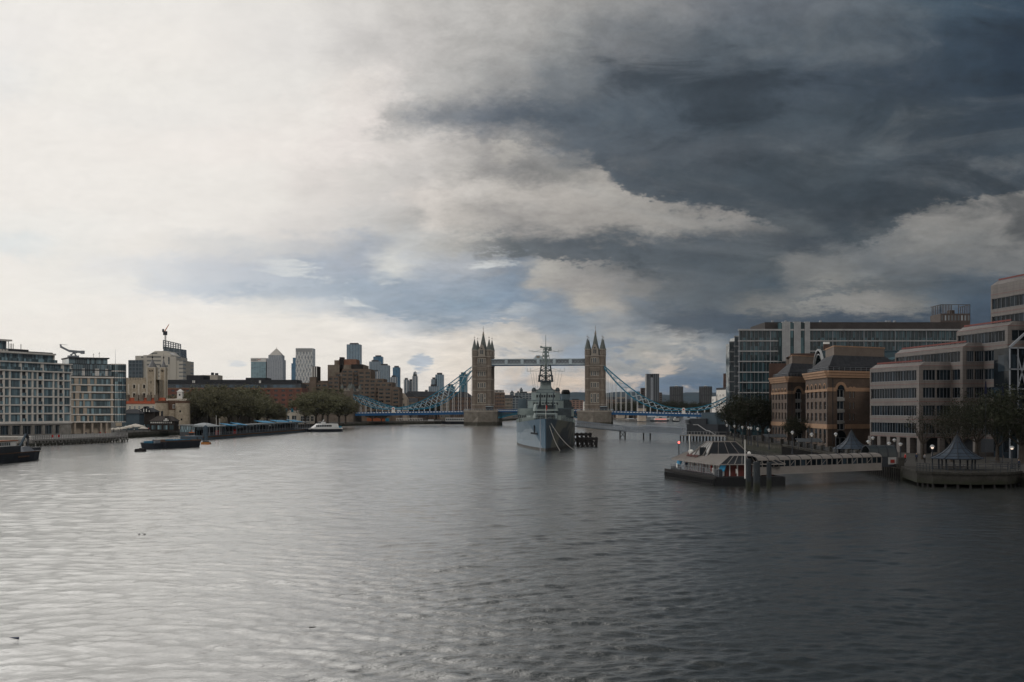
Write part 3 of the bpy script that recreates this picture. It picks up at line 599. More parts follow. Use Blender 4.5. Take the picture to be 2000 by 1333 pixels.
def tower(xc, label):
    o = thing('bridge_tower', label, 'bridge tower', (BX + xc * math.cos(BA), BY + xc * math.sin(BA), 11.2), BA, 'gothic towers of the bridge')
    hx, hy = 6.0, 7.8; Z = lambda z: z - 11.2
    wb = MB(); wb.use(M_brs)
    bands = [(15.5, 26.5), (26.5, 34.8), (34.8, 44.3), (44.3, 52.0)]
    fo = []
    for (z0, z1) in [(17.0, 24.4)]: fo += [(-2.9, -2.0, 17.2, 20.2), (-2.9, -2.0, 20.9, 23.6), (2.0, 2.9, 17.2, 20.2), (2.0, 2.9, 20.9, 23.6), (-1.0, -.1, 17.2, 23.8), (.1, 1.0, 17.2, 23.8)]
    for zz, hh in ((28.6, 3.4), (37.4, 3.2)): fo += [(-2.9, -1.9, zz, zz + hh), (-1.1, -.1, zz, zz + hh), (.1, 1.1, zz, zz + hh), (1.9, 2.9, zz, zz + hh)]
    fo += [(-2.9, -2.1, 46.6, 50.4), (-1.3, -.1, 46.4, 50.6), (.1, 1.3, 46.4, 50.6), (2.1, 2.9, 46.6, 50.4)]
    fo = [(a, b, Z(c), Z(d)) for a, b, c, d in fo]
    arch = (-3.2, 3.2, 0.0, Z(15.2))
    sides = [(0, -hy, 0, hx), (hx, 0, R(90), hy), (0, hy, R(180), hx), (-hx, 0, R(-90), hy)]
    for (x, y, a, hw) in sides:
        xf = face_xf(x, y, a)
        road = a in (R(90), R(-90))
        wall(wb, -hw, hw, 0, Z(52.0), fo + ([(-2.9, 2.9, 0.0, 7.5)] if road else []) , .45, xf) if not road else wall(wb, -hw, hw, 0, Z(52), [(-3.2, 3.2, 0.0, Z(16.6))] + [f for f in fo if f[2] > Z(26)], .45, xf)
        windows(o, [f for f in fo if not road or f[2] > Z(26)], M_glass, None, depth=.4, xf=xf)
        if not road:
            for f in fo:
                fb = (f[0] - .22, f[1] + .22, f[2] - .25, f[3] + .3)
                wb.use(M_brw); v0 = len(wb.v)
                wb.box(fb[0], f[0], -.16, .02, fb[2], fb[3]); wb.box(f[1], fb[1], -.17, .02, fb[2], fb[3]); wb.box(f[0], f[1], -.16, .02, f[3], fb[3]); wb.box(f[0], f[1], -.16, .02, fb[2], f[2])
                for i in range(v0, len(wb.v)): wb.v[i] = tuple(xf @ Vector(wb.v[i]))
                wb.use(M_brs)
    wb.box(-hx + .5, hx - .5, -hy + .5, hy - .5, Z(51.2), Z(52)); wb.build('wall', parent=o)
    sc = MB(); sc.use(M_brl)
    for z, t, h in ((15.2, .25, .7), (26.2, .3, .6), (27.4, .15, .35), (34.6, .35, .7), (43.2, .25, .5), (44.6, .45, .8), (51.7, .5, .9)):
        sc.box(-hx - t, hx + t, -hy - t, hy + t, Z(z), Z(z) + h)
    for zc in (40.6, 45.6): # arcaded balconies
        for s in (-1, 1):
            sc.box(-3.6, 3.6, s * (hy + .5) - .5, s * (hy + .5) + .5, Z(zc), Z(zc) + .3)
            for k in range(10): sc.box(-3.5 + k * .76, -3.25 + k * .76, s * (hy + .85) - .12, s * (hy + .85) + .12, Z(zc) + .3, Z(zc) + 1.5)
            sc.box(-3.6, 3.6, s * (hy + .85) - .2, s * (hy + .85) + .2, Z(zc) + 1.5, Z(zc) + 1.8)
    sc.build('string_course', parent=o)
    for sx in (-1, 1):
        for sy in (-1, 1):
            t = MB(); t.use(M_brs); x, y = sx * 5.6, sy * 7.4
            t.lathe(x, y, [(2.05, 0), (2.05, Z(15)), (1.9, Z(15.6)), (1.9, Z(57.2))], 8, R(22.5)); t.use(M_brl)
            for z, r, h in ((15.2, 2.2, .7), (26.2, 2.1, .6), (34.6, 2.15, .7), (44.4, 2.2, .8), (51.7, 2.2, .8), (56.6, 2.25, .7)): t.lathe(x, y, [(r, Z(z)), (r, Z(z) + h)], 8, R(22.5))
            for k in range(8):
                a = R(22.5 + 45 * k + 22.5); t.box(x + 1.8 * math.cos(a) - .22, x + 1.8 * math.cos(a) + .22, y + 1.8 * math.sin(a) - .22, y + 1.8 * math.sin(a) + .22, Z(53.2), Z(55.8))
            tt = t.build('turret', parent=o)
            c = MB(); c.use(M_roofg); c.lathe(x, y, [(2.25, Z(57.3)), (2.0, Z(57.9)), (1.1, Z(61.5)), (.25, Z(65.2))], 8, R(22.5))
            c.use(M_brl); c.bar((x, y, Z(65)), (x, y, Z(67.6)), .22, n=6); c.box(x - .6, x + .6, y - .1, y + .1, Z(66.4), Z(66.7)); c.box(x - .1, x + .1, y - .6, y + .6, Z(66.4), Z(66.7)); c.build('turret_roof', parent=tt)
    r = MB(); r.use(M_roofg); b_ = [(-4.2, -5.6), (4.2, -5.6), (4.2, 5.6), (-4.2, 5.6)]; m_ = [(-1.9, -2.4), (1.9, -2.4), (1.9, 2.4), (-1.9, 2.4)]; t_ = [(-.55, -.7), (.55, -.7), (.55, .7), (-.55, .7)]
    r.prism(b_, Z(52.3), Z(61), m_); r.prism(m_, Z(61), Z(68.6), t_); ro = r.build('roof', parent=o)
    fi = MB(); fi.use(M_brl); fi.lathe(0, 0, [(.75, Z(68.6)), (.85, Z(69.3)), (.5, Z(70)), (.55, Z(70.7)), (.15, Z(71.6)), (.1, Z(75.8))], 8); fi.box(-.55, .55, -.08, .08, Z(73.4), Z(73.7)); fi.build('finial', parent=ro)
    for s in (-1, 1):
        g = MB(); g.use(M_brl); y0, y1 = (s * 7.9, s * 4.0) if s < 0 else (4.0, 7.9)
        g.side([(-2.7, Z(52.5)), (2.7, Z(52.5)), (2.7, Z(57.4)), (1.9, Z(58.2)), (1.2, Z(60.2)), (0, Z(61.4)), (-1.2, Z(60.2)), (-1.9, Z(58.2)), (-2.7, Z(57.4))], min(y0, y1), max(y0, y1))
        g.bar((0, s * 7.7, Z(61.2)), (0, s * 7.7, Z(62.6)), .2); gg = g.build('gable', parent=o)
        ops = [(-1.2, -.1, Z(54.0), Z(57.0)), (.1, 1.2, Z(54.0), Z(57.0)), (-.6, .6, Z(57.6), Z(58.8))]
        for (a, b, c, d) in ops:
            w = window_mb(b - a, d - c, M_glass, M_brs, 1, 1, .08, xf=(Matrix.Translation((a, -7.93, c)) if s < 0 else Matrix.Translation((b, 7.93, c)) @ Matrix.Rotation(R(180), 4, 'Z'))); w.build('window', parent=gg)
tower(-42.9, 'left gothic stone tower of the bridge, nearer the brown terraced hotel'); tower(42.9, 'right gothic stone tower of the bridge, to the right of the grey warship')
# high level walkways
for y, nm in ((-4.6, 'high_walkway'), (4.6, 'high_walkway')):
    w = MB(); w.use(M_lblue); x0, x1 = -36.6, 36.6; z0, z1 = 45.6, 50.3
    w.box(x0, x1, y - 1.5, y + 1.5, z0 + .05, z0 + 1.0); w.box(x0, x1, y - 1.7, y + 1.7, z1 - .6, z1)
    w.use(M_navy); w.box(x0, x1, y - 1.1, y + 1.1, z0 - .35, z0 + .05); w.use(M_steel); w.box(x0, x1, y - .6, y + .6, z0 + 1.0, z1 - .6); w.use(M_lblue)
    for k in range(7):
        xx = x0 + (x1 - x0) * k / 6; w.box(max(x0, xx - 1.1), min(x1, xx + 1.1), y - 1.75, y + 1.75, z0 + .3, z1 + .12)
    n = 30
    for i in range(n):
        a, b = x0 + (x1 - x0) * i / n, x0 + (x1 - x0) * (i + 1) / n
        for s in (-1, 1):
            w.bar((a, y + s * 1.5, z0 + 1.0), (b, y + s * 1.5, z1 - .6), .3, .12); w.bar((a, y + s * 1.5, z1 - .6), (b, y + s * 1.5, z0 + 1.0), .3, .12)
    o = w.build(nm, parent=br)
    cr_ = MB(); cr_.use(M_lblue); cr_.side([(-4, z1 + .2), (4, z1 + .2), (2.6, z1 + 1.0), (1.5, z1 + 2.6), (-1.5, z1 + 2.6), (-2.6, z1 + 1.0)], y - 1.8, y - 1.5); cr_.use(M_brl); cr_.box(-1.2, 1.2, y - 1.9, y - 1.8, z1 + .6, z1 + 2.0); cr_.build('crest', parent=o)
# roadway
XL, XR = to_local(700), to_local(1424)
zdl, zdr, zdt = bz(805.3, 700), bz(808.5, 1424), 11.2
def deckz(x):
    if x < -42.9: return zdt + (zdl - zdt) * (-42.9 - x) / (-42.9 - XL)
    if x > 42.9: return zdt + (zdr - zdt) * (x - 42.9) / (XR - 42.9)
    return zdt
dk = MB(); dk.use(M_navy); rl = MB(); rl.use(M_white)
for (a, b) in ((XL, -42.9), (42.9, XR)):
    n = 14
    for i in range(n):
        p, q = a + (b - a) * i / n, a + (b - a) * (i + 1) / n; zp, zq = deckz(p), deckz(q)
        for s in (-1, 1):
            y0, y1 = (s * 9.2 - .35, s * 9.2 + .35)
            dk.add([(p, y0, zp - 2.9), (q, y0, zq - 2.9), (q, y1, zq - 2.9), (p, y1, zp - 2.9), (p, y0, zp), (q, y0, zq), (q, y1, zq), (p, y1, zp)], [(0, 1, 5, 4), (2, 3, 7, 6), (4, 5, 6, 7), (3, 2, 1, 0), (0, 4, 7, 3), (1, 2, 6, 5)])
            # white panels along the parapet
            m = 3
            for k in range(m):
                u0 = p + (q - p) * (k + .12) / m; u1 = p + (q - p) * (k + .80) / m; f = s * 9.2 - .42 if s < 0 else s * 9.2 + .42
                z0 = zp + (zq - zp) * (k + .5) / m
                rl.box(u0, u1, f - .04, f + .04, z0 - .95, z0 - .45)
        dk.add([(p, -9, zp - 1.6), (q, -9, zq - 1.6), (q, 9, zq - 1.6), (p, 9, zp - 1.6), (p, -9, zp - .9), (q, -9, zq - .9), (q, 9, zq - .9), (p, 9, zp - .9)], [(4, 5, 6, 7), (3, 2, 1, 0)])
dk.build('side_span_girder', parent=br); rl.build('parapet_panel', parent=br)
for s in (-1, 1):    # the two opening leaves
    b = MB(); b.use(M_navy); xa, xb = s * 30.3, s * .15
    for y in (-7.5, -2.5, 2.5, 7.5):
        n = 9; 
        lowz = lambda x: 11.0 - 1.0 - 4.6 * (abs(x) / 30.3) ** 2
        for i in range(n):
            p, q = xb + (xa - xb) * i / n, xb + (xa - xb) * (i + 1) / n
            b.use(M_blue); b.bar((p, y, lowz(p)), (q, y, lowz(q)), .5, .5); b.bar((p, y, 10.6), (q, y, lowz(q)), .3, .3); b.bar((q, y, 10.6), (q, y, lowz(q)), .3, .3)
    b.use(M_navy); b.box(min(xa, xb), max(xa, xb), -8.6, 8.6, 10.3, 11.0)
    for y in (-8.7, 8.7):
        b.box(min(xa, xb), max(xa, xb), y - .15, y + .15, 9.9, 11.9)
        b.use(M_white)
        for k in range(20): u = min(xa, xb) + 30.1 * (k + .2) / 20; b.box(u, u + .85, y - .22, y + .22, 10.9, 11.4)
        b.use(M_navy)
    b.build('bascule_leaf', parent=br)
# suspension chains: stiffened lattice trusses, two planes a side
def chain(pts_u, pts_l, y, n=14):
    def at(pts, t):
        t *= len(pts) - 1; i = min(int(t), len(pts) - 2); f = t - i
        p0, p1, p2, p3 = pts[max(i - 1, 0)], pts[i], pts[i + 1], pts[min(i + 2, len(pts) - 1)]
        return tuple(.5 * ((2 * p1[k]) + (-p0[k] + p2[k]) * f + (2 * p0[k] - 5 * p1[k] + 4 * p2[k] - p3[k]) * f * f + (-p0[k] + 3 * p1[k] - 3 * p2[k] + p3[k]) * f ** 3) for k in (0, 1))
    c = MB(); h = MB(); h.use(M_white)
    U = [at(pts_u, i / n) for i in range(n + 1)]; L = [at(pts_l, i / n) for i in range(n + 1)]
    c.use(M_blue)
    for i in range(n):
        c.bar((U[i][0], y, U[i][1]), (U[i + 1][0], y, U[i + 1][1]), .5, .65); c.bar((L[i][0], y, L[i][1]), (L[i + 1][0], y, L[i + 1][1]), .5, .65)
    c.use(M_lblue)
    for i in range(n):
        if abs(U[i][1] - L[i][1]) + abs(U[i + 1][1] - L[i + 1][1]) > 1.2:
            c.bar((U[i][0], y, U[i][1]), (L[i + 1][0], y, L[i + 1][1]), .3, .3); c.bar((L[i][0], y, L[i][1]), (U[i + 1][0], y, U[i + 1][1]), .3, .3)
    return c, L, U
def cp(pts): return [(to_local(px), bz(py, px)) for px, py in pts]
def side(ptsU1, ptsL1, ptsU2, ptsL2, low):
    for y in (-9.2, 9.2):
        c1, L1, _ = chain(cp(ptsU1), cp(ptsL1), y); c1.build('suspension_chain', parent=br)
        c2, L2, _ = chain(cp(ptsU2), cp(ptsL2), y, 8); c2.build('suspension_chain', parent=br)
        for L in (L1, L2):
            for (x, z) in L[1:-1]:
                if z - deckz(x) > 1.0:
                    h = MB(); h.use(M_white); h.bar((x, y, deckz(x)), (x, y, z), .3, n=6); h.build('hanger', parent=br)
    x, z = cp([low])[0]
    m = MB(); m.use(M_white); 
    for y in (-9.8, 9.8): m.bar((x, y - .3, z), (x, y + .3, z), 2.6, n=16); m.box(x - 1.3, x + 1.3, y - .3, y + .3, deckz(x) - .9, z - 1.0)
    m.use(M_red); m.bar((x, -10.2, z), (x, -10.05, z), 1.2, n=12); m.build('link_pin', parent=br)
side([(925, 718), (880, 752), (840, 778), (805, 793), (774, 797.5)], [(925, 726), (885, 772), (845, 795), (808, 799.5), (774, 799.5)],
     [(694, 771), (720, 780), (748, 791), (774, 797.5)], [(694, 777), (716, 790), (745, 799), (774, 799.5)], (774, 798.8))
side([(1181, 716), (1216, 746), (1252, 772), (1295, 793), (1335, 799)], [(1181, 720), (1208, 752), (1245, 783), (1290, 800.5), (1335, 801.5)],
     [(1422, 774), (1400, 785), (1370, 795), (1335, 799)], [(1422, 779), (1402, 792), (1372, 801), (1335, 801.5)], (1335, 800.2))
# abutment towers
def abut(px, px1, label, ztop):
    x0, x1 = to_local(px), to_local(px1); xc = (x0 + x1) / 2; w = abs(x1 - x0) / 2
    o = thing('abutment_tower', label, 'bridge tower', (BX + xc * math.cos(BA), BY + xc * math.sin(BA), 0), BA, 'gate towers at the bridge ends')
    b = MB(); b.use(M_brs)
    for s in (-1, 1):
        b.box(-w, w, s * 9.5 - 3, s * 9.5 + 3, -1, ztop - 5)
    b.box(-w + .3, w - .3, -6.5, 6.5, ztop - 13, ztop - 5.6); b.box(-w - 1, w + 1, -13.5, 13.5, -1.5, 8.6); b.build('wall', parent=o)
    c = MB(); c.use(M_brl); c.box(-w - .25, w + .25, -6.3, 6.3, ztop - 5.6, ztop - 5.0)
    for s in (-1, 1):
        c.box(-w - .3, w + .3, s * 9.5 - 3.3, s * 9.5 + 3.3, ztop - 5, ztop - 4.2)
        for k in range(4):
            for e in (-1, 1):
                c.box(-w + k * (2 * w - .9) / 3, -w + .9 + k * (2 * w - .9) / 3, s * 9.5 + e * 2.9 - .35, s * 9.5 + e * 2.9 + .35, ztop - 4.2, ztop - 3.0)
        for k in range(5): c.box(-w - .12, w + .12, s * 9.5 - 3 + k * 1.3, s * 9.5 - 2.3 + k * 1.3, ztop - 10.2, ztop - 7.2)
    c.build('battlement', parent=o)
    for s in (-1, 1):
        for e in (-1, 1):
            t = MB(); t.use(M_brs); x, y = e * w, s * 12.2; t.lathe(x, y, [(1.2, -1), (1.2, ztop - 3.2), (1.4, ztop - 3)], 8); t.use(M_roofg); t.lathe(x, y, [(1.5, ztop - 3), (.1, ztop + .8)], 8); t.build('turret', parent=o)
    r = MB(); r.use(M_roofg); r.prism([(-w + .8, -8), (w - .8, -8), (w - .8, 8), (-w + .8, 8)], ztop - 5.5, ztop + .5, [(-.3, -5), (.3, -5), (.3, 5), (-.3, 5)]); r.build('roof', parent=o)
abut(677, 695, 'weathered stone gate tower at the left end of the bridge, beside the round trees', bz(752, 688)); abut(1424, 1440, 'stone gate tower at the right end of the bridge, behind the riverside trees', bz(756, 1432))
ra = MB(); ra.use(M_brs); ra.box(XL - 60, XL - 5, -9, 9, -1, 9.4); ra.box(XR + 6, XR + 60, -9, 9, -1, 8.8)
tag(ra.build('approach_viaduct', loc=(BX, BY, 0), rz=BA), 'stone approach viaducts carrying the road to the bridge ends', 'viaduct')
# ---------------------------------------------------------------- moored warship
def camo(name):
    m = bpy.data.materials.new(name); m.use_nodes = True; T = NT(m.node_tree); b = T.n['Principled BSDF']; b.inputs['Roughness'].default_value = .55
    t = T.node('ShaderNodeTexCoord'); s = T.node('ShaderNodeSeparateXYZ'); T.l.new(t.outputs['Object'], s.inputs[0]); x, y, z = s.outputs
    w = T.noise(t.outputs['Object'], .05, 2, .4).outputs[0]
    port = T.m('LESS_THAN', x, 0.0)
    bow = T.m('LESS_THAN', T.m('ADD', y, T.m('MULTIPLY', z, -1.0)), T.m('ADD', 8.0, T.m('MULTIPLY', T.m('SUBTRACT', w, .5), 14)))
    band = T.m('GREATER_THAN', T.m('ADD', z, T.m('MULTIPLY', y, .03)), T.m('ADD', 6.2, T.m('MULTIPLY', T.m('SUBTRACT', w, .5), 5)))
    c = T.mix(band, (.165, .22, .27), (.08, .135, .185)); c = T.mix(bow, c, (.035, .095, .155))
    w2 = T.noise(t.outputs['Object'], .09, 1, .3).outputs[0]
    k = T.m('GREATER_THAN', w2, .5)
    d = T.mix(k, (.045, .055, .065), (.13, .135, .115)); d = T.mix(T.m('LESS_THAN', y, 9.0), d, (.05, .075, .10))
    c = T.mix(port, d, c)
    rust = T.ss(T.noise(t.outputs['Object'], .8, 6, .7).outputs[0], .62, .8, 0, .5)
    c = T.mix(rust, c, (.12, .09, .07))
    c = T.mix(T.m('LESS_THAN', z, .7), c, (.03, .028, .026)); T.l.new(c, b.inputs['Base Color'])
    n = T.node('ShaderNodeBump'); n.inputs['Strength'].default_value = .25; n.inputs['Distance'].default_value = .3
    T.l.new(T.noise(t.outputs['Object'], .5, 3, .5).outputs[0], n.inputs['Height']); T.l.new(n.outputs[0], b.inputs['Normal'])
    MATS[name] = m; return m
M_camo = camo('warship_camouflage'); M_sg = mat('warship_light_grey', (.235, .285, .285), .6, var=.15, vs=.6); M_sd = mat('warship_dark_grey', (.055, .07, .08), .6, var=.25, vs=.4); M_sb = mat('warship_blue_grey', (.11, .15, .18), .6)
sh = thing('warship', 'long grey camouflaged gun cruiser moored in midstream with its bow facing the viewer', 'warship', (9.66, 344, 0), -R(1.6))
ST = [(0, .25, .12, 9.3), (3, 1.5, .5, 9.2), (8, 3.2, 1.4, 9.0), (15, 5.0, 2.7, 8.7), (25, 6.9, 4.6, 8.3), (40, 8.7, 7.0, 7.9), (60, 9.8, 9.3, 7.5), (80, 10.3, 10.2, 7.2), (112, 10.3, 10.3, 7.0), (112.5, 10.3, 10.3, 4.9), (150, 9.0, 8.6, 4.7), (175, 6.0, 5.2, 4.8), (187, 1.5, .8, 5.0)]
h = MB(); h.use(M_camo)
def ring(s, dh, wh, dz):
    rk = 0 if s > 1 else 1
    pts = []
    for (f, z) in ((-1, -1.5), (0, 0.0), (.25, dz * .3), (.55, dz * .6), (1, dz)):
        hw = wh * .9 if f < 0 else wh + (dh - wh) * (f ** 1.3)
        yy_ = s + (0 if s > 12 else (1 - f if f >= 0 else 1.1) * 3.2 * (1 - s / 12))
        pts.append((hw, yy_, z))
    return [(-a, b, c) for a, b, c in reversed(pts)] + pts
prev_ = None
for st in ST:
    r = ring(*st)
    if prev_:
        for i in range(len(r) - 1):
            h.face([prev_[i], prev_[i + 1], r[i + 1], r[i]])
    prev_ = r
r0 = ring(*ST[0]); h.face(r0)
h.build('hull', parent=sh)
dkm = mat('wooden_deck', (.20, .17, .13), .9, var=.3)
d = MB(); d.use(dkm)
for a, b in zip(ST[:-1], ST[1:]): d.face([(-a[1] + .05, a[0], a[3] - .05), (a[1] - .05, a[0], a[3] - .05), (b[1] - .05, b[0], b[3] - .05), (-b[1] + .05, b[0], b[3] - .05)])
d.build('deck', parent=sh)
rl = MB(); rl.use(M_sg)
for sx in (-1, 1):
    for a, b in zip(ST[:8], ST[1:9]):
        n = max(1, int((b[0] - a[0]) / 2.2))
        for i in range(n):
            f = i / n; g_ = (i + 1) / n
            p = (sx * (a[1] + (b[1] - a[1]) * f), a[0] + (b[0] - a[0]) * f, a[3] + (b[3] - a[3]) * f); q = (sx * (a[1] + (b[1] - a[1]) * g_), a[0] + (b[0] - a[0]) * g_, a[3] + (b[3] - a[3]) * g_)
            rl.bar(p, (p[0], p[1], p[2] + 1.05), .07)
            for hh in (.55, 1.05): rl.bar((p[0], p[1], p[2] + hh), (q[0], q[1], q[2] + hh), .05)
rl.build('guard_rail', parent=sh)
def gun_turret(y, z, el, yaw, name='gun_turret'):
    o = MB(); o.use(M_sg); 
    pl = [(-3.7, -3.0), (3.7, -3.0), (4.2, 1.0), (3.2, 4.4), (-3.2, 4.4), (-4.2, 1.0)]; tp = [(p[0] * .9, p[1] * .82 + .2) for p in pl]
    o.prism(pl, z + .3, z + 2.6, tp); o.use(M_sd); o.lathe(0, 0, [(3.3, z - 1.5), (3.3, z + .3)], 16); o.box(-3.0, 3.0, -3.05, -2.2, z + 1.0, z + 2.2)
    b = o.build(name, parent=sh, loc=(0, y, 0), rz=yaw)
    for x in (-2.1, 0, 2.1):
        g = MB(); g.use(M_sd); e = Vector((0, -math.cos(el), math.sin(el))); p = Vector((x, -2.6, z + 1.6))
        g.bar(p - e * .6, p + e * 2.6, .85, n=10, w2=.62); g.bar(p + e * 2.6, p + e * 6.6, .42, n=10, w2=.3); g.bar(p + e * 6.55, p + e * 6.9, .4, n=10); g.build('gun_barrel', parent=b)
gun_turret(39, 8.2, R(4), 0); gun_turret(50, 11.2, R(38), R(3))
s1_ = MB(); s1_.use(M_sg); s1_.prism([(-5.0, 45.5), (5.0, 45.5), (6.6, 54), (6.6, 60), (-6.6, 60), (-6.6, 54)], 7.6, 10.0); s1_.build('turret_deckhouse', parent=sh)
def tier(nm, w0, w1, y0, y1, z0, z1, m=M_sg, x=0.0, wins=0, wz=0.0, wh=.9):
    b = MB(); b.use(m); c = min(1.6, w0 * .3)
    pl = [(x - w0 + c, y0), (x + w0 - c, y0), (x + w0, y0 + c), (x + w1, y1), (x - w1, y1), (x - w0, y0 + c)]
    b.prism(pl, z0, z1); b.use(M_sb); b.prism([(p[0] * 1.02 - x * .02, p[1] + (-.15 if p[1] < y1 else .0)) for p in pl], z1 - .16, z1 + .02)
    o = b.build(nm, parent=sh)
    for (a, bb) in (even(x - w0 + c, x + w0 - c, wins, .72) if wins else []):
        w = MB(); w.use(M_dark); w.box(a, bb, y0 - .06, y0 + .05, z0 + wz, z0 + wz + wh); w.build('window', parent=o)
    return o
tier('deckhouse', 8.4, 8.4, 57, 108, 7.4, 12.4); tier('bridge_deck', 5.9, 6.4, 59, 80, 12.4, 15.1, wins=9, wz=1.0); tier('bridge_deck', 4.7, 5.0, 61, 76, 15.1, 17.8, wins=8, wz=.9)
tier('bridge_deck', 3.2, 3.2, 62, 68, 17.8, 18.7); tier('director_tower', 1.85, 1.85, 64, 68, 18.6, 21.4); 
for sx in (-1, 1):
    b = MB(); b.use(M_sd); b.lathe(sx * 4.0, 63, [(.75, 17.9), (.8, 18.6), (.5, 19.2), (.1, 19.4)], 10); b.build('gun_director', parent=sh)
    # wing platforms, boats and light guns on the sides
    b = MB(); b.use(M_sg); b.box(sx * 7.9 - 1.6, sx * 7.9 + 1.6, 60, 72, 9.6, 10.6); b.box(sx * 8.6 - .9, sx * 8.6 + .9, 61, 64, 10.6, 12.1); b.build('gun_platform', parent=sh)
    b = MB(); b.use(M_sd); b.lathe(sx * 8.2, 56, [(1.3, 7.4), (1.3, 8.2), (.9, 9.0), (.2, 9.2)], 10); b.bar((sx * 8.2 - .3, 55.4, 8.7), (sx * 8.2 - 1.2, 53.2, 10.4), .16, n=6); b.bar((sx * 8.2 + .3, 55.4, 8.7), (sx * 8.2 - .6, 53.2, 10.4), .16, n=6); b.build('light_gun', parent=sh)
b = MB(); b.use(M_sd); b.box(2.4, 8.5, 56.75, 56.95, 7.5, 12.3); b.box(8.42, 8.55, 57, 92, 7.6, 12.3); b.build('camouflage_panel', parent=sh)
b = MB(); b.use(M_sg); b.side([(-9.4, 7.3), (-3.6, 7.3), (-3.6, 12.3), (-8.6, 12.3)], 54.6, 57.0); b.build('breakwater', parent=sh)
for k in range(3):
    b = MB(); b.use(M_sb); b.side([(-9.8 + k * .4, 12.4), (-6.8, 12.4), (-6.8, 15.6), (-9.4, 15.6)], 72 + k * 5, 75 + k * 5); b.build('ready_locker', parent=sh)
# lattice mast
m = MB(); m.use(M_sd)
def rg(z):
    t = (z - 21.4) / (32.6 - 21.4); return 2.3 * (1 - t) + .75 * t
m.box(-2.6, 2.6, 62.2, 69.6, 21.4, 21.8); m.box(-2.5, 2.5, 62.3, 69.4, 23.3, 23.5)
for k in range(9): m.bar((-2.5 + k * .62, 62.3, 21.8), (-2.5 + k * .62, 62.3, 23.4), .12)
zs_ = [21.6, 23.5, 25.3, 27.0, 28.7, 30.2, 31.5, 32.6]
for a, b_ in zip(zs_[:-1], zs_[1:]):
    A_ = [(-rg(a), 66 - rg(a)), (rg(a), 66 - rg(a)), (rg(a), 66 + rg(a)), (-rg(a), 66 + rg(a))]; B_ = [(-rg(b_), 66 - rg(b_)), (rg(b_), 66 - rg(b_)), (rg(b_), 66 + rg(b_)), (-rg(b_), 66 + rg(b_))]
    m.use(M_sd if a < 26.5 else M_sg)
    for k in range(4):
        j = (k + 1) % 4; th = .5 if a < 26.5 else .22
        m.bar((*A_[k], a), (*B_[k], b_), th, n=6); m.bar((*A_[k], a), (*B_[j], b_), .14); m.bar((*A_[j], a), (*B_[k], b_), .14); m.bar((*B_[k], b_), (*B_[j], b_), .16)
m.use(M_sg); m.bar((0, 66, 21.4), (0, 66, 33.2), .8, n=8); mo = m.build('lattice_mast', parent=sh)
q = MB(); q.use(M_sg); q.box(-1.9, 2.0, 65.2, 66.8, 32.9, 33.3); q.box(-1.9, -1.2, 65.4, 66.6, 33.3, 33.6); q.lathe(1.5, 66, [(.5, 31.9), (.6, 32.4), (.4, 32.9)], 8); q.build('radar', parent=mo)
q = MB(); q.use(M_sg); q.bar((0, 66, 33.2), (0, 66, 37.4), .26, n=6, w2=.14); q.build('mast_pole', parent=mo)
for z, w, dz_ in ((25.0, 6.3, 0), (31.3, 5.6, .6)):
    q = MB(); q.use(M_sg); q.bar((-w, 65, z + dz_), (0, 65, z), .13, n=6); q.bar((0, 65, z), (w, 65, z + dz_), .13, n=6)
    for x in (-w, -w * .82, w * .78, w): q.bar((x, 65, z + dz_ * abs(x) / w - .2), (x, 65, z + 1.0), .12, n=5)
    q.bar((-w * .8, 65, z), (0, 65, z + 1.6), .07); q.bar((w * .8, 65, z), (0, 65, z + 1.6), .07); q.build('yard', parent=mo)
q = MB(); q.use(M_sb)
for x in (-5.2, -4.4, -3.4, 3.4, 4.6, 5.6): q.bar((x, 65, 25), (x * .75, 64, 17.9), .06)
for x in (-3, 3): q.bar((0, 66, 33), (x, 12, 9.0), .08)
q.build('signal_halyard', parent=mo)
# after superstructure, both funnels, the dark boat deck on the right hand side
def funnel(x, y, z0, z1, r):
    f = MB(); f.use(M_sd); f.lathe(x, y, [(r, z0), (r, z1 - 1.6), (r * 1.02, z1 - 1.6)], 18); f.use(M_sb); f.lathe(x, y, [(r * 1.03, z0 + (z1 - z0) * .35), (r * 1.03, z1 - 1.5)], 18)
    o = f.build('funnel', parent=sh); c = MB(); c.use(M_black); c.lathe(x, y, [(r * 1.1, z1 - 1.6), (r * 1.15, z1 - .9), (r * .9, z1 - .1), (r * .5, z1)], 18); c.build('funnel_cap', parent=o)
funnel(0, 84, 12, 20.0, 2.3); funnel(0, 106, 12, 19.5, 2.3)
f = MB(); f.use(M_sd); f.prism([(4.6, 70), (9.6, 72), (9.9, 92), (4.6, 92)], 7.2, 13.0); f.prism([(4.8, 74), (9.0, 75), (9.0, 86), (4.8, 86)], 13.0, 14.6); f.build('boat_deck', parent=sh)
funnel(7.0, 79, 13.5, 18.9, 1.35)
for y, z in ((68, 10.5), (84, 14.0)):
    b = MB(); b.use(M_sd); b.prism([(6.2, y - 3), (7.6, y - 4.2), (9.0, y - 3), (9.0, y + 3), (6.2, y + 3)], z - 1.4, z, [(5.9, y - 3.2), (7.6, y - 4.8), (9.4, y - 3.2), (9.4, y + 3.2), (5.9, y + 3.2)]); b.build('ship_boat', parent=sh)
b = MB(); b.use(M_sg); b.bar((-.2, 150, 4.6), (-.2, 150, 24), .5, n=8, w2=.2); b.bar((-3, 150, 20), (3, 150, 20), .2); b.build('mainmast', parent=sh)
gun_turret(132, 5.0, R(2), R(180)); gun_turret(122, 8.0, R(2), R(180))
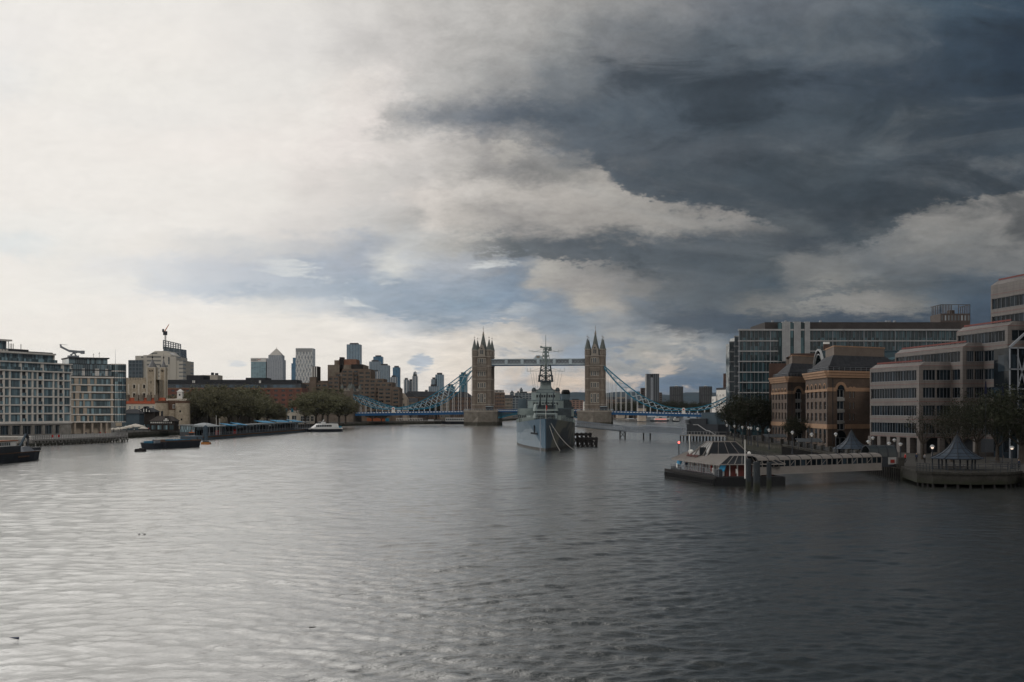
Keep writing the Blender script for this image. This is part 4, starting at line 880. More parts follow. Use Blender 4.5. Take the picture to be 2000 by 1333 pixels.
# bow fittings
for x in (-1.2, 1.2): b = MB(); b.use(M_sd); b.lathe(x, 20, [(.7, 8.4), (.7, 9.3), (.45, 9.5)], 10); b.build('capstan', parent=sh)
b = MB(); b.use(M_sd); b.box(-3.6, 3.6, 30, 30.3, 8.1, 9.2); b.build('wave_screen', parent=sh)
for x, y in ((-5.5, 26), (-4, 33), (-7, 36), (5.5, 26), (6.5, 35), (-6.2, 47), (6.4, 47)):
    b = MB(); b.use(M_sg if x < 0 else M_sd); b.box(x - .7, x + .7, y - 1, y + 1, 7.9, 9.3); b.build('deck_locker', parent=sh)
for k in range(5):
    b = MB(); b.use(M_sd); b.bar((-8.2 + k * .5, 38 + k * 3, 8), (-8.6 + k * .5, 37 + k * 3, 10.2), .25); b.build('davit', parent=sh)
b = MB(); b.use(M_dark); b.bar((-3.4, 10.6, 7.3), (-3.3, 10.4, 4.6), .45, n=8); b.bar((-4.3, 11.2, 5.0), (-2.5, 9.6, 4.8), .5, .5); b.build('anchor', parent=sh)
b = MB(); b.use(M_white); b.bar((0, 1.0, 9.2), (0, .8, 13.6), .12, n=6, w2=.06); o = b.build('jackstaff', parent=sh)
c = MB(); c.use(M_red); c.add([(0.06, .85, 13.4), (.4, 1.0, 12.9), (.35, 1.1, 11.6), (.1, .9, 11.9)], [(0, 1, 2, 3)]); c.add([(0.06, .89, 13.4), (.4, 1.04, 12.9), (.35, 1.14, 11.6), (.1, .94, 11.9)], [(3, 2, 1, 0)]); c.build('flag', parent=o)
for (p, e, r) in (((.6, 2.5, 9.0), (4.4, 7.5, -.3), .16), ((.9, 3, 9.0), (8.8, 16, -.3), .16), ((-1.6, 3.5, 9.0), (-1.55, -2, -.5), .22)):
    c = MB(); c.use(M_white if r < .2 else M_steel); n = 10
    for i in range(n):
        f0, f1 = i / n, (i + 1) / n; sg = lambda f: -1.2 * 4 * f * (1 - f) * (r < .2)
        c.bar(Vector(p).lerp(Vector(e), f0) + Vector((0, 0, sg(f0))), Vector(p).lerp(Vector(e), f1) + Vector((0, 0, sg(f1))), r, n=5)
    c.build('mooring_line', parent=sh)
# timber dolphins beside the ship
def dolphin(px0, px1, pyt, Y, label):
    x0, x1 = PX(px0, Y), PX(px1, Y); zt = PZ(pyt, Y); o = MB(); o.use(M_wood2); w = 6
    o.box(x0, x1, Y, Y + w, zt - .8, zt)
    n = 4
    for k in range(n + 1):
        x = x0 + .35 + (x1 - x0 - .7) * k / n
        for y in (Y + .3, Y + w - .3): o.bar((x, y, -2), (x, y, zt + .2), .5, n=8)
        if k < n:
            x2 = x0 + .35 + (x1 - x0 - .7) * (k + 1) / n; o.bar((x, Y + .2, -.3), (x2, Y + .2, zt - .8), .3); o.bar((x2, Y + .15, -.3), (x, Y + .15, zt - .8), .3)
    o.box(x0, x1, Y + .1, Y + .5, zt * .45, zt * .45 + .35)
    tag(o.build('mooring_dolphin'), label, 'mooring dolphin', 'tarred timber dolphins beside the warship')
dolphin(1128, 1168, 855.5, 390, 'nearer and larger black timber mooring frame standing in the water right of the warship'); dolphin(1118, 1156, 847, 418, 'farther black timber mooring frame tucked against the side of the warship')
# footbridge from the ship to the right bank
M_rail = mat('footbridge_grey', (.24, .27, .31), .5)
fbp = [Vector((22.3, 452, 4.9)), Vector((46.5, 505, 3.4)), Vector((66, 500, 2.9))]
fb = thing('footbridge', 'long grey lattice footbridge linking the warship to the right bank', 'footbridge', fbp[0])
k0 = fbp[0]
for i, (a, b) in enumerate(((P(1119, 832, 470), P(1216, 842, 500)), (P(1214, 842, 500), P(1262, 845, 485)), (P(1258, 844, 485), P(1335, 849, 460)))):
    q = MB(); q.use(M_rail); d_ = (b - a); L = d_.length; u = d_.normalized(); side_ = Vector((-u.y, u.x, 0)).normalized() * 1.4; n = int(L / 1.6)
    hgt_ = 2.0 if i < 2 else 2.6
    for s in (-1, 1):
        o_ = side_ * s - k0; q.bar(a + o_, b + o_, .3, .4); q.bar(a + o_ + Vector((0, 0, hgt_)), b + o_ + Vector((0, 0, hgt_)), .22)
        for k in range(n + 1):
            c = a.lerp(b, k / n) + o_; q.bar(c, c + Vector((0, 0, hgt_)), .16)
            if k < n: c2 = a.lerp(b, (k + 1) / n) + o_; q.bar(c, c2 + Vector((0, 0, hgt_)), .12)
    q.bar(a - k0 + Vector((0, 0, -.15)), b - k0 + Vector((0, 0, -.15)), 2.6, .2); q.build('truss_span', parent=fb)
for (px, Y, w) in ((1211, 501, 4.2), (1221, 501, 0), (1257, 486, 0), (1270, 484, 0), ):
    q = MB(); q.use(M_wood2); c = P(px, 800, Y); c.z = 0; q.bar(c - k0 + Vector((0, 0, -1)), c - k0 + Vector((0, 0, 3.2)), .55, n=8)
    if w:
        e = P(1221, 800, 501); e.z = 0; q.bar(c - k0 + Vector((0, 0, .2)), e - k0 + Vector((0, 0, 2.9)), .25); q.bar(e - k0 + Vector((0, 0, .2)), c - k0 + Vector((0, 0, 2.9)), .25); q.bar(c - k0 + Vector((-.5, 0, 3.0)), e - k0 + Vector((.5, 0, 3.0)), .5)
    q.build('support_pile', parent=fb)
# ---------------------------------------------------------------- left bank, near part
# white grid apartment block
f = Fr(-30, 430, 139, 470); W_ = f.L
o = f.thing('apartment_block', 'pale gridded riverside apartment block with dark recessed balconies at the left edge', 'apartment block')
cols = [(0, 40, 1), (62, 125, 0), (140, 272, 0), (288, 345, 1), (360, 420, 0), (435, 487, 0), (500, 555, 1), (572, 695, 0), (708, 758, 0), (772, 820, 1), (837, 918, 0)]
pxl = [(-190, -132, 0), (-118, -60, 0), (-46, -14, 1)] + cols
rows = [(7.5 + 3.18 * k, 7.5 + 3.18 * k + 2.62) for k in range(6)]
wo_ = []; bo_ = []
for a, b, t_ in pxl:
    u0, u1 = f.u(a / 6.667), f.u(b / 6.667)
    u0 = max(u0, .3)
    if u1 - u0 < .4: continue
    (bo_ if t_ else wo_).extend([(u0, u1, c, d) for c, d in rows])
up1 = [(f.u(a / 6.667), f.u(b / 6.667), 26.75, 29.3) for a, b in ((-190, -10), (5, 258), (285, 540), (572, 805), (835, 918))]
up1 = [(max(.3, a), b, c, d) for a, b, c, d in up1]
up2 = [(.3, f.u(710 / 6.667), 30.0, 32.6)]
gr = [(f.u(a / 6.667), f.u(b / 6.667), 2.6, 6.0) for a, b in ((-170, -130), (-110, -20), (5, 130), (160, 278), (300, 420), (452, 560), (588, 692), (722, 785))]
gr = [(max(.3, a), b, c, d) for a, b, c, d in gr if b > 1]
mb = MB(); mb.use(M_conc); wall(mb, 0, W_, 6.6, 29.6, wo_ + bo_ + up1, .55); body(mb, W_, 18, 6.6, 29.6)
mb.use(M_stone); wall(mb, 0, W_, 2.3, 6.6, gr, .8); body(mb, W_, 17, 2.3, 6.6)
mb.use(M_conc); mb.box(-.3, W_ + .3, -.5, 0, 29.35, 29.75); mb.box(-.3, W_ + .2, -.6, 0, 26.2, 26.6); mb.box(-.3, W_ + .3, -.45, 0, 6.55, 7.1)
mb.box(-.1, f.u(107), -.7, 15, 32.7, 33.3); u_ = f.u(107); wall(mb, 0, u_, 29.6, 32.7, up2, .9); body(mb, u_, 15, 29.6, 32.7)
for px_ in (62, 140, 360, 435, 572, 708, 837):
    mb.box(f.u((px_ - 8) / 6.667) - .12, f.u((px_ - 8) / 6.667) + .12, -.22, 0, 7.1, 26.2)
for k in range(6): mb.box(0, W_, -.2, 0, 7.1 + 3.18 * k - .05, 7.1 + 3.18 * k + .2)
mb.build('wall', parent=o)
windows(o, wo_, M_glassb, M_steel, nm=lambda w: 2 if w > 2.6 else 1, fw=.12, depth=.45)
windows(o, up1, M_glassb, M_steel, nm=7, fw=.1, depth=.5, name='glazing'); windows(o, up2, M_glassb, M_steel, nm=26, fw=.1, depth=.85, name='glazing'); windows(o, gr, M_glass, M_steel, nm=3, fw=.1, depth=.75, name='shop_window')
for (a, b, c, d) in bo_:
    q = MB(); q.use(M_dark); q.face([(a, 0, c), (b, 0, c), (b, 0, d), (a, 0, d)]); q.use(M_glassb); q.box(a, b, -.5, -.45, c, c + 1.1); q.use(M_steel); q.box(a, b, -.52, -.42, c + 1.1, c + 1.16)  # dark back face stands in for the shade of a deeper recess
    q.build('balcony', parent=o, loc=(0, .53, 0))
q = MB(); q.use(M_glassb)
for a, b in ((.3, f.u(110)),): q.box(a, b, -.55, -.5, 29.8, 30.9)
for (a, b, c, d) in up1: q.box(a, b, -.5, -.45, 26.6, 27.7)
q.build('balustrade', parent=o)
q = MB(); q.use(M_conc); ua, ub = 0, f.u(17.5); q.box(ua - .5, ub + .4, -1.2, 10, 36.9, 37.5); q.box(ua, ub, .6, 9, 33.3, 34.0); q.use(M_glassb); q.box(ua + .3, ub - .8, .4, 9, 34, 36.9); q.use(M_steel)
for k in range(9): q.box(ua + k * ub / 8 - .08, ua + k * ub / 8 + .08, .2, .4, 33.4, 36.9)
q.build('penthouse', parent=o)
q = MB(); q.use(M_slate); q.box(f.u(24), f.u(76), 5, 13, 33.3, 34.6); q.box(f.u(78), f.u(123), 5, 13, 29.6, 34.0)
for px_ in (44, 47, 50, 65): q.bar((f.u(px_), 6, 34.6), (f.u(px_), 6, 36.6), .25, n=6)
q.build('plant_room', parent=o)
# curved corner apartment block
f = Fr(138, 474, 221, 482); W_ = f.L
o = f.thing('apartment_block', 'sandy stone apartment block with a rounded blue glass corner, right of the pale gridded block', 'apartment block')
Zc = lambda y, px=180: f.z(y, px); sc_ = 6.346
lev = [737.5, 752, 766.5, 781, 795, 810, 824.5]
rowpx = [[(120, 160), (213, 235), (255, 322), (356, 410), (436, 612)], [(135, 178), (240, 325), (372, 612)], [(145, 172), (222, 252), (276, 340), (372, 612)], [(152, 180), (222, 270), (290, 370), (395, 612)], [(142, 175), (218, 270), (316, 612)], [(155, 187), (235, 320), (342, 396), (418, 612)]]
ops = []
for r_, cs in enumerate(rowpx):
    z1, z0 = Zc(lev[r_]) - .45, Zc(lev[r_ + 1]) + .12
    for a, b in cs: ops.append((max(.2, f.u(120 + a / sc_)), min(W_ - .2, f.u(120 + b / sc_)), z0, z1))
zt = Zc(736); zb = Zc(825); M_sand = mat('sandy_stone_cladding', (.42, .36, .30), .8)
mb = MB(); mb.use(M_sand); wall(mb, 0, W_, zb, zt, ops, .5); body(mb, W_, 22, zb, zt); mb.use(M_conc)
for y in lev: mb.box(-.1, W_ + .3, -.35, 0, Zc(y) - .2, Zc(y) + .25)
mb.build('wall', parent=o); windows(o, ops, M_glassb, M_dark, nm=lambda w: max(1, int(w / 1.5)), fw=.12, depth=.45)
g2 = MB(); z1 = Zc(698); g2.use(M_glassb); g2.box(0, W_ + 1.6, 1.6, 20, zt, zt + (z1 - zt) * .62); g2.box(0, f.u(214), 4, 20, zt + (z1 - zt) * .62, z1 - .4); g2.use(M_slate)
for k in range(3): zz = zt + (z1 - zt) * (.0, .32, .62)[k]; g2.box(-.2, W_ + 1.8, .9 + k * .4, 20.2, zz, zz + .35)
g2.box(-.3, f.u(217), 3, 20.4, z1 - .5, z1); g2.use(M_steel)
for k in range(26):
    x = k * (W_ + 1.4) / 25; g2.box(x - .07, x + .07, 1.4, 1.6, zt, zt + (z1 - zt) * .62)
    if x < f.u(213): g2.box(x - .06, x + .06, 3.8, 4.0, zt + (z1 - zt) * .62, z1 - .5)
g2.use(M_conc)
for a, b in ((.3, .9), (4.6, 5.6), (9.5, 11), (13.5, 14.4)): g2.box(a, b, 1.45, 1.62, zt + .4, zt + 3.2)
g2.build('roof_storey', parent=o)
col = MB(); col.use(M_sand); col.box(.2, W_, 4, 20, 2.3, zb)
for px_ in (147, 165, 181, 198, 209): col.bar((f.u(px_), .6, 2.3), (f.u(px_), .6, zb), .9, n=10)
col.build('ground_floor_column', parent=o)
cn = MB(); r = 3.3; cx, cy = W_ + 2.3, 4.0; zt2 = Zc(711)
arc = [(cx + r * math.cos(R(a)), cy + r * math.sin(R(a)) * 1.25) for a in range(-150, 61, 15)] + [(cx + 1.6, 20), (cx - 2, 20)]
cn.use(M_glassb); cn.prism(arc, zb - .2, zt2); cn.use(M_conc)
arc2 = [((p[0] - cx) * 1.05 + cx, (p[1] - cy) * 1.02 + cy - .05) for p in arc]
for y in [711, 724.5] + lev[0:]: cn.prism(arc2, Zc(y) - .18, Zc(y) + .2)
cn.use(M_dark)
for p in arc2[:-2]: cn.box(p[0] - .06, p[0] + .06, p[1] - .06, p[1] + .06, zb, zt2)
cn.build('glazed_corner', parent=o)
# window cleaning crane on its roof
q = MB(); q.use(M_steel); x, y, z = f.u(150), 8, z1
q.box(x - 2.0, x + 2.0, y - 1.5, y + 1.5, z, z + .8); q.bar((x - .9, y, z + .8), (x + .5, y, z + 2.5), .5); q.bar((x + 1.1, y, z + .8), (x, y, z + 2.5), .5); q.bar((x - 1.2, y, z + 1.2), (x + 1.4, y, z + 1.9), .3)
q.bar((x + 4.2, y, z + 2.2), (x - 1.5, y, z + 2.6), 1.0, .9); q.bar((x + 4.3, y, z + 2.2), (x + 2.9, y, z + 2.2), 1.5, 1.3); q.bar((x - 1.5, y, z + 2.6), (x - 4.9, y, z + 4.3), .9, .7); q.bar((x - 4.5, y, z + 4.0), (x - 4.9, y, z + 5.2), .6); q.bar((x - 4.9, y, z + 5.2), (x - 2.2, y, z + 5.0), .12)
q.build('roof_crane', parent=o)
q = MB(); q.use(M_dark)
for px_, h_ in ((192, 1.9), (203.5, 2.6)): q.bar((f.u(px_), 10, z1), (f.u(px_), 10, z1 + h_), .14, n=5); q.bar((f.u(px_) - .3, 10, z1 + h_ * .7), (f.u(px_) + .3, 10, z1 + h_ * .8), .12)
q.build('antenna', parent=o)
q = MB(); q.use(M_steel); q.bar((cx + 1, 12, zt2), (cx + 1, 12, zt2 + 6.6), .16, n=6, w2=.06); tag(q.build('flagpole', loc=(f.A.x, f.A.y, 0), rz=f.rz), 'thin bare flagpole rising above the rounded glass corner', 'flagpole')

# timber jetty with railings
f = Fr(61, 392, 250, 449); W_ = f.L
o = f.thing('jetty', 'long grey timber jetty on braced piles in front of the two apartment blocks', 'jetty')
M_jet = tide(mat('greyed_jetty_timber', (.22, .215, .21), .9, var=.4, vs=1.2), 1.0)
q = MB(); q.use(M_jet); q.box(0, W_, 0, 5, 1.6, 2.15); q.build('deck', parent=o)
q = MB(); q.use(M_jet); n = 30
for k in range(n + 1):
    x = W_ * k / n
    for y in (.2, 4.6): q.bar((x, y, -1.5), (x, y, 1.7), .38, n=6)
    if k < n and k % 2 == 0: q.bar((x, .1, -.2), (x + W_ / n, .1, 1.6), .22)
q.box(0, W_, -.15, .05, .55, .85); q.build('pile', parent=o)
q = MB(); q.use(mat('pale_railing', (.52, .52, .52), .5)); n = 60
for y in (.15, 4.85):
    for k in range(n + 1): x = W_ * k / n; q.bar((x, y, 2.1), (x, y, 3.25), .1)
    for z in (2.5, 2.85, 3.25): q.bar((0, y, z), (W_, y, z), .07)
q.build('railing', parent=o)
q = MB(); q.use(M_red)
for px_ in (103, 115): x = f.u(px_); q.bar((x, -.05, 3.0), (x, .1, 3.0), .95, n=12)
q.build('lifebuoy', parent=o)
f = Fr(-20, 405, 62, 408)
q = MB(); q.use(M_stone); q.box(0, f.L, 0, 6, .5, 2.6); q.use(M_conc); q.box(0, f.L, -.1, 6.1, 2.6, 2.85)
for k in range(5): q.bar((2 + k * 3, 1, -1.5), (2 + k * 3, 1, .6), .9, n=8)
tag(q.build('concrete_pier', loc=(f.A.x, f.A.y, 0), rz=f.rz), 'low grey concrete pier head at the left edge, behind the dark workboat', 'pier')

# ---- the old fortress
M_kent = mat('rubble_stone', (.40, .345, .27), .9, var=.3, vs=.7, bump=.6); M_quoin = mat('pale_quoins', (.56, .52, .45), .85, var=.12); M_old = mat('old_brown_stone', (.20, .175, .145), .95, var=.35, vs=.5, bump=.5)
f = Fr(226, 700, 288, 700); Wd = Fr(226, 700, 316, 700).L
o = f.thing('stone_keep', 'square pale medieval keep with lead-capped corner turrets behind the red roofs', 'castle keep')
ztop = f.z(742, 260); ops = []
for px_ in (242, 262, 281.5):
    ops += [(f.u(px_) - .62, f.u(px_) + .62, f.z(758.8, 260), f.z(752, 260)), (f.u(px_) - .7, f.u(px_) + .7, f.z(776, 260), f.z(768.6, 260))]
mb = MB(); mb.use(M_kent); U1 = f.u(288.5); wall(mb, 0, U1, 2.3, ztop, ops, .8); body(mb, Wd - 1.5, 8, 2.3, ztop)
mb.use(M_quoin)
for (a, b, c, d) in ops:
    mb.box(a - .45, a, -.14, .02, c - .3, d); mb.box(b, b + .45, -.14, .02, c - .3, d); n = 8; rr = (b - a) / 2; xm = (a + b) / 2
    for k in range(n):
        t0, t1 = math.pi * k / n, math.pi * (k + 1) / n
        mb.add([(xm + (rr + .5) * math.cos(t0), -.14, d - .1 + (rr + .5) * math.sin(t0) * .8), (xm + (rr + .5) * math.cos(t1), -.14, d - .1 + (rr + .5) * math.sin(t1) * .8), (xm + rr * .6 * math.cos(t1), -.14, d - .1 + rr * .6 * math.sin(t1) * .8), (xm + rr * .6 * math.cos(t0), -.14, d - .1 + rr * .6 * math.sin(t0) * .8)], [(0, 1, 2, 3)])
for px_ in (251.5, 271.5): mb.box(f.u(px_) - .45, f.u(px_) + .45, -.55, 0, 2.3, ztop - 2.5)
mb.use(M_kent); n = 13
for k in range(n): x = U1 * (k + .2) / n; mb.box(x, x + .95, -.05, .9, ztop, ztop + 1.15)
mb.build('wall', parent=o); windows(o, ops, M_black, None, depth=.7)
def sqturret(x0, x1, y0, y1, zt):
    t = MB(); t.use(M_kent); t.box(x0, x1, y0, y1, 2.3, zt); t.use(M_quoin)
    for x in (x0, x1): 
        for y in (y0, y1): t.box(x - .35, x + .35, y - .35 if y == y0 else y - .3, y + .35, 2.3, zt - .05)
    t.box(x0 - .1, x1 + .1, y0 - .12, y1 + .1, zt - .5, zt); t.use(M_black)
    cx = (x0 + x1) / 2
    for z in (zt - 3.0, zt - 9.6, zt - 16): t.box(cx - .25, cx + .25, y0 - .05, y0, z, z + 1.6)
    for dx_ in (-.9, .9): t.box(cx + dx_ - .25, cx + dx_ + .25, y0 - .05, y0, zt - 2.6, zt - 1.6)
    tt = t.build('turret', parent=o); c = MB(); c.use(mat('lead_cupola', (.17, .175, .185), .5)); cy = (y0 + y1) / 2; r = (x1 - x0) / 2 * 1.12
    c.lathe(cx, cy, [(r, zt), (r, zt + .4), (r * .72, zt + 1.6), (r * .35, zt + 3.0), (r * .14, zt + 4.2), (.15, zt + 5)], 12); c.use(M_black); c.lathe(cx, cy, [(.1, zt + 5), (.42, zt + 5.5), (.42, zt + 6), (.08, zt + 6.5), (.05, zt + 8.2)], 8); c.build('cupola', parent=tt)
zt = f.z(717.5, 290); sqturret(f.u(288.5), f.u(303.8), -1.2, 4.2, zt); sqturret(f.u(304.2), f.u(313.6), 9, 13, zt + .3)
# red-roofed terrace
f = Fr(240, 640, 322, 640); o = f.thing('terraced_house', 'row of red-tiled gabled houses with brick chimneys below the pale keep', 'terraced houses')
M_tile = mat('red_clay_tiles', (.33, .085, .045), .85, var=.35, vs=1.4); zr, ze, W_ = f.z(777, 260), f.z(789, 260), f.L
q = MB(); q.use(M_quoin); q.box(0, W_, 0, 8, 2.3, ze); q.build('wall', parent=o)
q = MB(); q.use(M_tile); q.add([(0, -.4, ze), (W_, -.4, ze), (W_ - 1, 4, zr), (1, 4, zr), (0, 8.4, ze), (W_, 8.4, ze)], [(0, 1, 2, 3), (3, 2, 5, 4), (1, 5, 2), (0, 3, 4)]); q.build('roof', parent=o)
for px_, w_ in ((264.5, 1.0), (274, 1.1), (289, 1.1), (303, 1.0), (245, 1.1)):
    q = MB(); q.use(M_old); x = f.u(px_); q.box(x - w_, x + w_, 1.5, 4, ze - 1, zr + 1.5)
    for k in (-.5, .5): q.lathe(x + k, 2.7, [(.22, zr + 1.5), (.2, zr + 2.3)], 6)
    q.build('chimney', parent=o)
ops = [(x, x + 1.1, ze - 2.9, ze - 1.2) for x in [W_ * (k + .3) / 9 for k in range(9)]]
windows(o, ops, M_glass, M_white, 2, 1, .1, depth=-.06)
# curtain wall
f = Fr(350, 640, 560, 760); o = f.thing('curtain_wall', 'long battlemented stone fortress wall behind the wharf trees', 'castle wall')
mb = MB(); mb.use(M_old); W_ = f.L; mb.box(0, W_, 0, 3, 2.3, 9.2)
for k in range(int(W_ / 2.6)): mb.box(k * 2.6, k * 2.6 + 1.5, 0, .8, 9.2, 10.3)
mb.build('wall', parent=o)
for px_, r in ((352, 0), (430, 4.0), (500, 4.5)):
    if r: q = MB(); q.use(M_kent); q.lathe(f.u(px_), 0, [(r, 2.3), (r, 11.5)], 14); q.build('bastion', parent=o)
# twin drum gatehouse
o = thing('gatehouse', 'stone gatehouse with two round towers, nearer the river than the pale keep', 'gatehouse', (PX(336, 600), 600, 2.3))
for (pa, pb, pt, nm) in ((303.5, 328.5, 787.5, 'a'), (343, 371, 787.5, 'b')):
    cx = PX((pa + pb) / 2, 600) - PX(336, 600); r = PX(pb, 600) / 2 - PX(pa, 600) / 2; zt = PZ(pt, 600) - 2.3
    q = MB(); q.use(M_kent); q.lathe(cx, 0, [(r * 1.02, 0), (r, zt - 2.2), (r, zt)], 22); q.use(mat('dark_tile_band', (.12, .075, .055), .9)); q.lathe(cx, 0, [(r * 1.05, zt), (r * 1.03, zt + 1.1)], 22)
    q.use(M_black)
    for (dx_, z, w, h_) in (((-.3, 8.2, .8, 1.0), (.35, 4.2, .8, 1.0), (1.6, .2, .6, 1.5), (-1.6, .3, .6, 1.4)) if nm == 'b' else ((1.0, 8.0, .6, .9), (1.0, 2.6, .6, 1.4))): q.box(cx + dx_ - w / 2, cx + dx_ + w / 2, -math.sqrt(max(0, r * r - (abs(dx_) + w / 2) ** 2)) - .12, -r * .6, z, z + h_)
    if nm == 'a': q.use(M_dark); q.box(cx + 1.0 - .45, cx + 1.0 + .45, -r - .1, -r * .8, 2, 8.8)
    q.build('drum_tower', parent=o)
q = MB(); q.use(M_kent); q.box(-2.2, 2.6, .5, 6, 0, 9.4); q.use(mat('dark_tile_band', (.12, .075, .055), .9)); q.box(-2.2, 2.6, .4, 6, 9.4, 14.2); q.use(M_white); q.box(.2, 1.5, .3, .42, 10.2, 12.2); q.use(M_black); q.box(.35, .75, .25, .32, 10.4, 12); q.box(.95, 1.35, .25, .32, 10.4, 12); q.build('gate_wall', parent=o)
q = MB(); q.use(M_quoin); q.box(PX(320, 600) - PX(336, 600), PX(361, 600) - PX(336, 600), 4, 11, 12, PZ(779, 600) - 2.3); q.build('parapet', parent=o)
q = MB(); q.use(M_white); x = PX(346, 600) - PX(336, 600); z = PZ(779.5, 600) - 2.3; q.box(x - 1.3, x + 1.3, 4.5, 7.1, z, z + 3.6); q.prism([(x - 3.4, 4.4), (x - 1.3, 4.4), (x - 1.3, 7), (x - 3.4, 7)], z, z + .3, [(x - 1.6, 4.5), (x - 1.3, 4.5), (x - 1.3, 7), (x - 1.6, 7)]); q.prism([(x - 1.6, 4.2), (x + 1.6, 4.2), (x + 1.6, 7.4), (x - 1.6, 7.4)], z + 3.6, z + 5.0, [(x - .2, 5.6), (x + .2, 5.6), (x + .2, 6), (x - .2, 6)]); q.use(M_black); q.box(x - .35, x + .35, 4.42, 4.5, z + 1.6, z + 2.5); q.bar((x, 5.8, z + 5), (x, 5.8, z + 6), .12); q.build('bell_turret', parent=o)
# timbered and slate roofed pavilions on the wharf
def pavilion(px0, px1, Y, ye, yr, label, wm, rm, D=7, gable=None, hip=2.0, tim=False, name='wharf_building'):
    f = Fr(px0, Y, px1, Y); o = f.thing(name, label, 'pavilion'); W_ = f.L; ze, zr = f.z(ye, px0), f.z(yr, px0); Zg = 2.3
    q = MB(); q.use(wm); q.box(0, W_, 0, D, Zg, ze); q.build('wall', parent=o)
    q = MB(); q.use(rm); q.add([(-.6, -.6, ze), (W_ + .6, -.6, ze), (W_ - hip, D / 2, zr), (hip, D / 2, zr), (-.6, D + .6, ze), (W_ + .6, D + .6, ze)], [(0, 1, 2, 3), (3, 2, 5, 4), (1, 5, 2), (0, 3, 4), (0, 4, 5, 1)]); q.build('roof', parent=o)
    if gable:
        g0, g1, gy = f.u(gable[0]), f.u(gable[1]), f.z(gable[2], px0); gm_ = (g0 + g1) / 2
        q = MB(); q.use(M_black); q.side([(g0, ze - .2), (g1, ze - .2), (gm_, gy)], -.9, D / 2); q.use(rm); q.add([(g0 - .3, -1.1, ze - .3), (gm_, -1.1, gy + .25), (gm_, D / 2, gy + .25), (g0 - .3, D / 2, ze - .3)], [(0, 1, 2, 3)]); q.add([(g1 + .3, -1.1, ze - .3), (gm_, -1.1, gy + .25), (gm_, D / 2, gy + .25), (g1 + .3, D / 2, ze - .3)], [(3, 2, 1, 0)]); q.use(M_white); n = 5
        for k in range(1, n):
            x = g0 + (g1 - g0) * k / n; hgt = (gy - ze) * (1 - abs(x - gm_) / ((g1 - g0) / 2)) * .8; q.box(x - .22, x + .22, -.96, -.9, ze, ze + max(.3, hgt))
        q.build('gable', parent=o)
    if tim:
        q = MB(); q.use(M_white)
        for k in range(int(W_ / .9)): q.box(k * .9, k * .9 + .55, -.06, 0, ze - .95, ze - .3)
        q.build('timber_frieze', parent=o)
    n = max(2, int(W_ / 2.2)); ops = [(W_ * (k + .15) / n, W_ * (k + .85) / n, Zg + .6, min(ze - 1.2, Zg + 2.6)) for k in range(n)]
    windows(o, ops, M_glassb, M_dark, 2, 0, .1, depth=-.05)
    return o
pavilion(238, 272, 560, 808, 799.5, 'low blue-grey glazed pavilion under a slate roof beside the rounded glass corner', mat('blue_grey_cladding', (.07, .10, .125), .6), M_slate)
pavilion(267, 303, 575, 805, 797, 'dark boarded building with a white-striped gable behind the parasols', mat('dark_boarding', (.035, .03, .028), .8), M_slate, gable=(271, 298, 795))
pavilion(294, 341, 540, 823, 813, 'black and white half-timbered kiosk with a dark pitched roof by the quay', mat('dark_boarding', (.035, .03, .028), .8), mat('brown_slates', (.06, .052, .048), .8, var=.35, vs=1.2), gable=(319, 332, 814), tim=True)
M_para = mat('parasol_canvas', (.62, .58, .52), .8, var=.1)
first = None
for i, (px, py, w) in enumerate(((221, 836, 1.9), (231, 835, 1.8), (240, 834, 1.9), (249, 832, 2.1), (257, 830, 2.3), (265, 828, 2.6), (273, 830, 2.4), (280, 834, 2.1))):
    Y = 520 + (i % 3) * 5; c = P(px, py, Y); z = c.z - 2.3
    lb = ['leftmost and smallest of the white cafe parasols beside the glass corner', 'second small white cafe parasol from the left on the quay', 'third white cafe parasol from the left on the quay terrace', 'fourth white cafe parasol from the left on the quay terrace', 'white cafe parasol just left of the highest one on the terrace', 'highest white cafe parasol on the quay terrace', 'white cafe parasol just right of the highest one', 'rightmost white cafe parasol, nearest the half-timbered kiosk'][i]
    o = thing('parasol', lb, 'parasol', (c.x, Y, 2.3), i * .3, 'white cafe parasols on the quay')
    q = MB(); q.use(M_para); q.lathe(0, 0, [(w, z - 1.0), (w, z - .7), (w * .5, z - .25), (.06, z)], 8); q.build('canopy', parent=o); q = MB(); q.use(M_dark); q.bar((0, 0, 0), (0, 0, z - .1), .1, n=6); q.build('pole', parent=o)
# river bus pier
M_pon = mat('pontoon_blue_grey', (.055, .08, .105), .6, var=.25); M_can = mat('grey_canopy', (.24, .27, .29), .6); M_cyan = mat('blue_awning', (.03, .24, .44), .6)
f = Fr(396, 470, 611, 664); W_ = f.L
o = f.thing('river_bus_pier', 'long blue-grey floating pier with a canopy and blue awnings along the left bank', 'pier')
q = MB(); q.use(M_pon); q.box(0, W_, 0, 9, -.6, 1.5); q.use(mat('rusty_fender', (.12, .07, .045), .9)); q.box(0, W_, -.25, 0, .9, 1.35); q.build('pontoon', parent=o)
q = MB(); q.use(M_can); q.box(12, W_ - 3, .8, 8, 4.9, 5.25); q.build('canopy', parent=o)
n = 34; q = MB(); q.use(M_steel)
for k in range(n): x = 12.5 + (W_ - 16) * k / (n - 1); q.bar((x, 1.2, 1.5), (x, 1.2, 4.9), .22, n=6); q.bar((x, 7.5, 1.5), (x, 7.5, 4.9), .22, n=6); q.bar((x, 1.2, 3.9), (x - 1.3, 1.0, 4.9), .12)
q.build('canopy_post', parent=o)
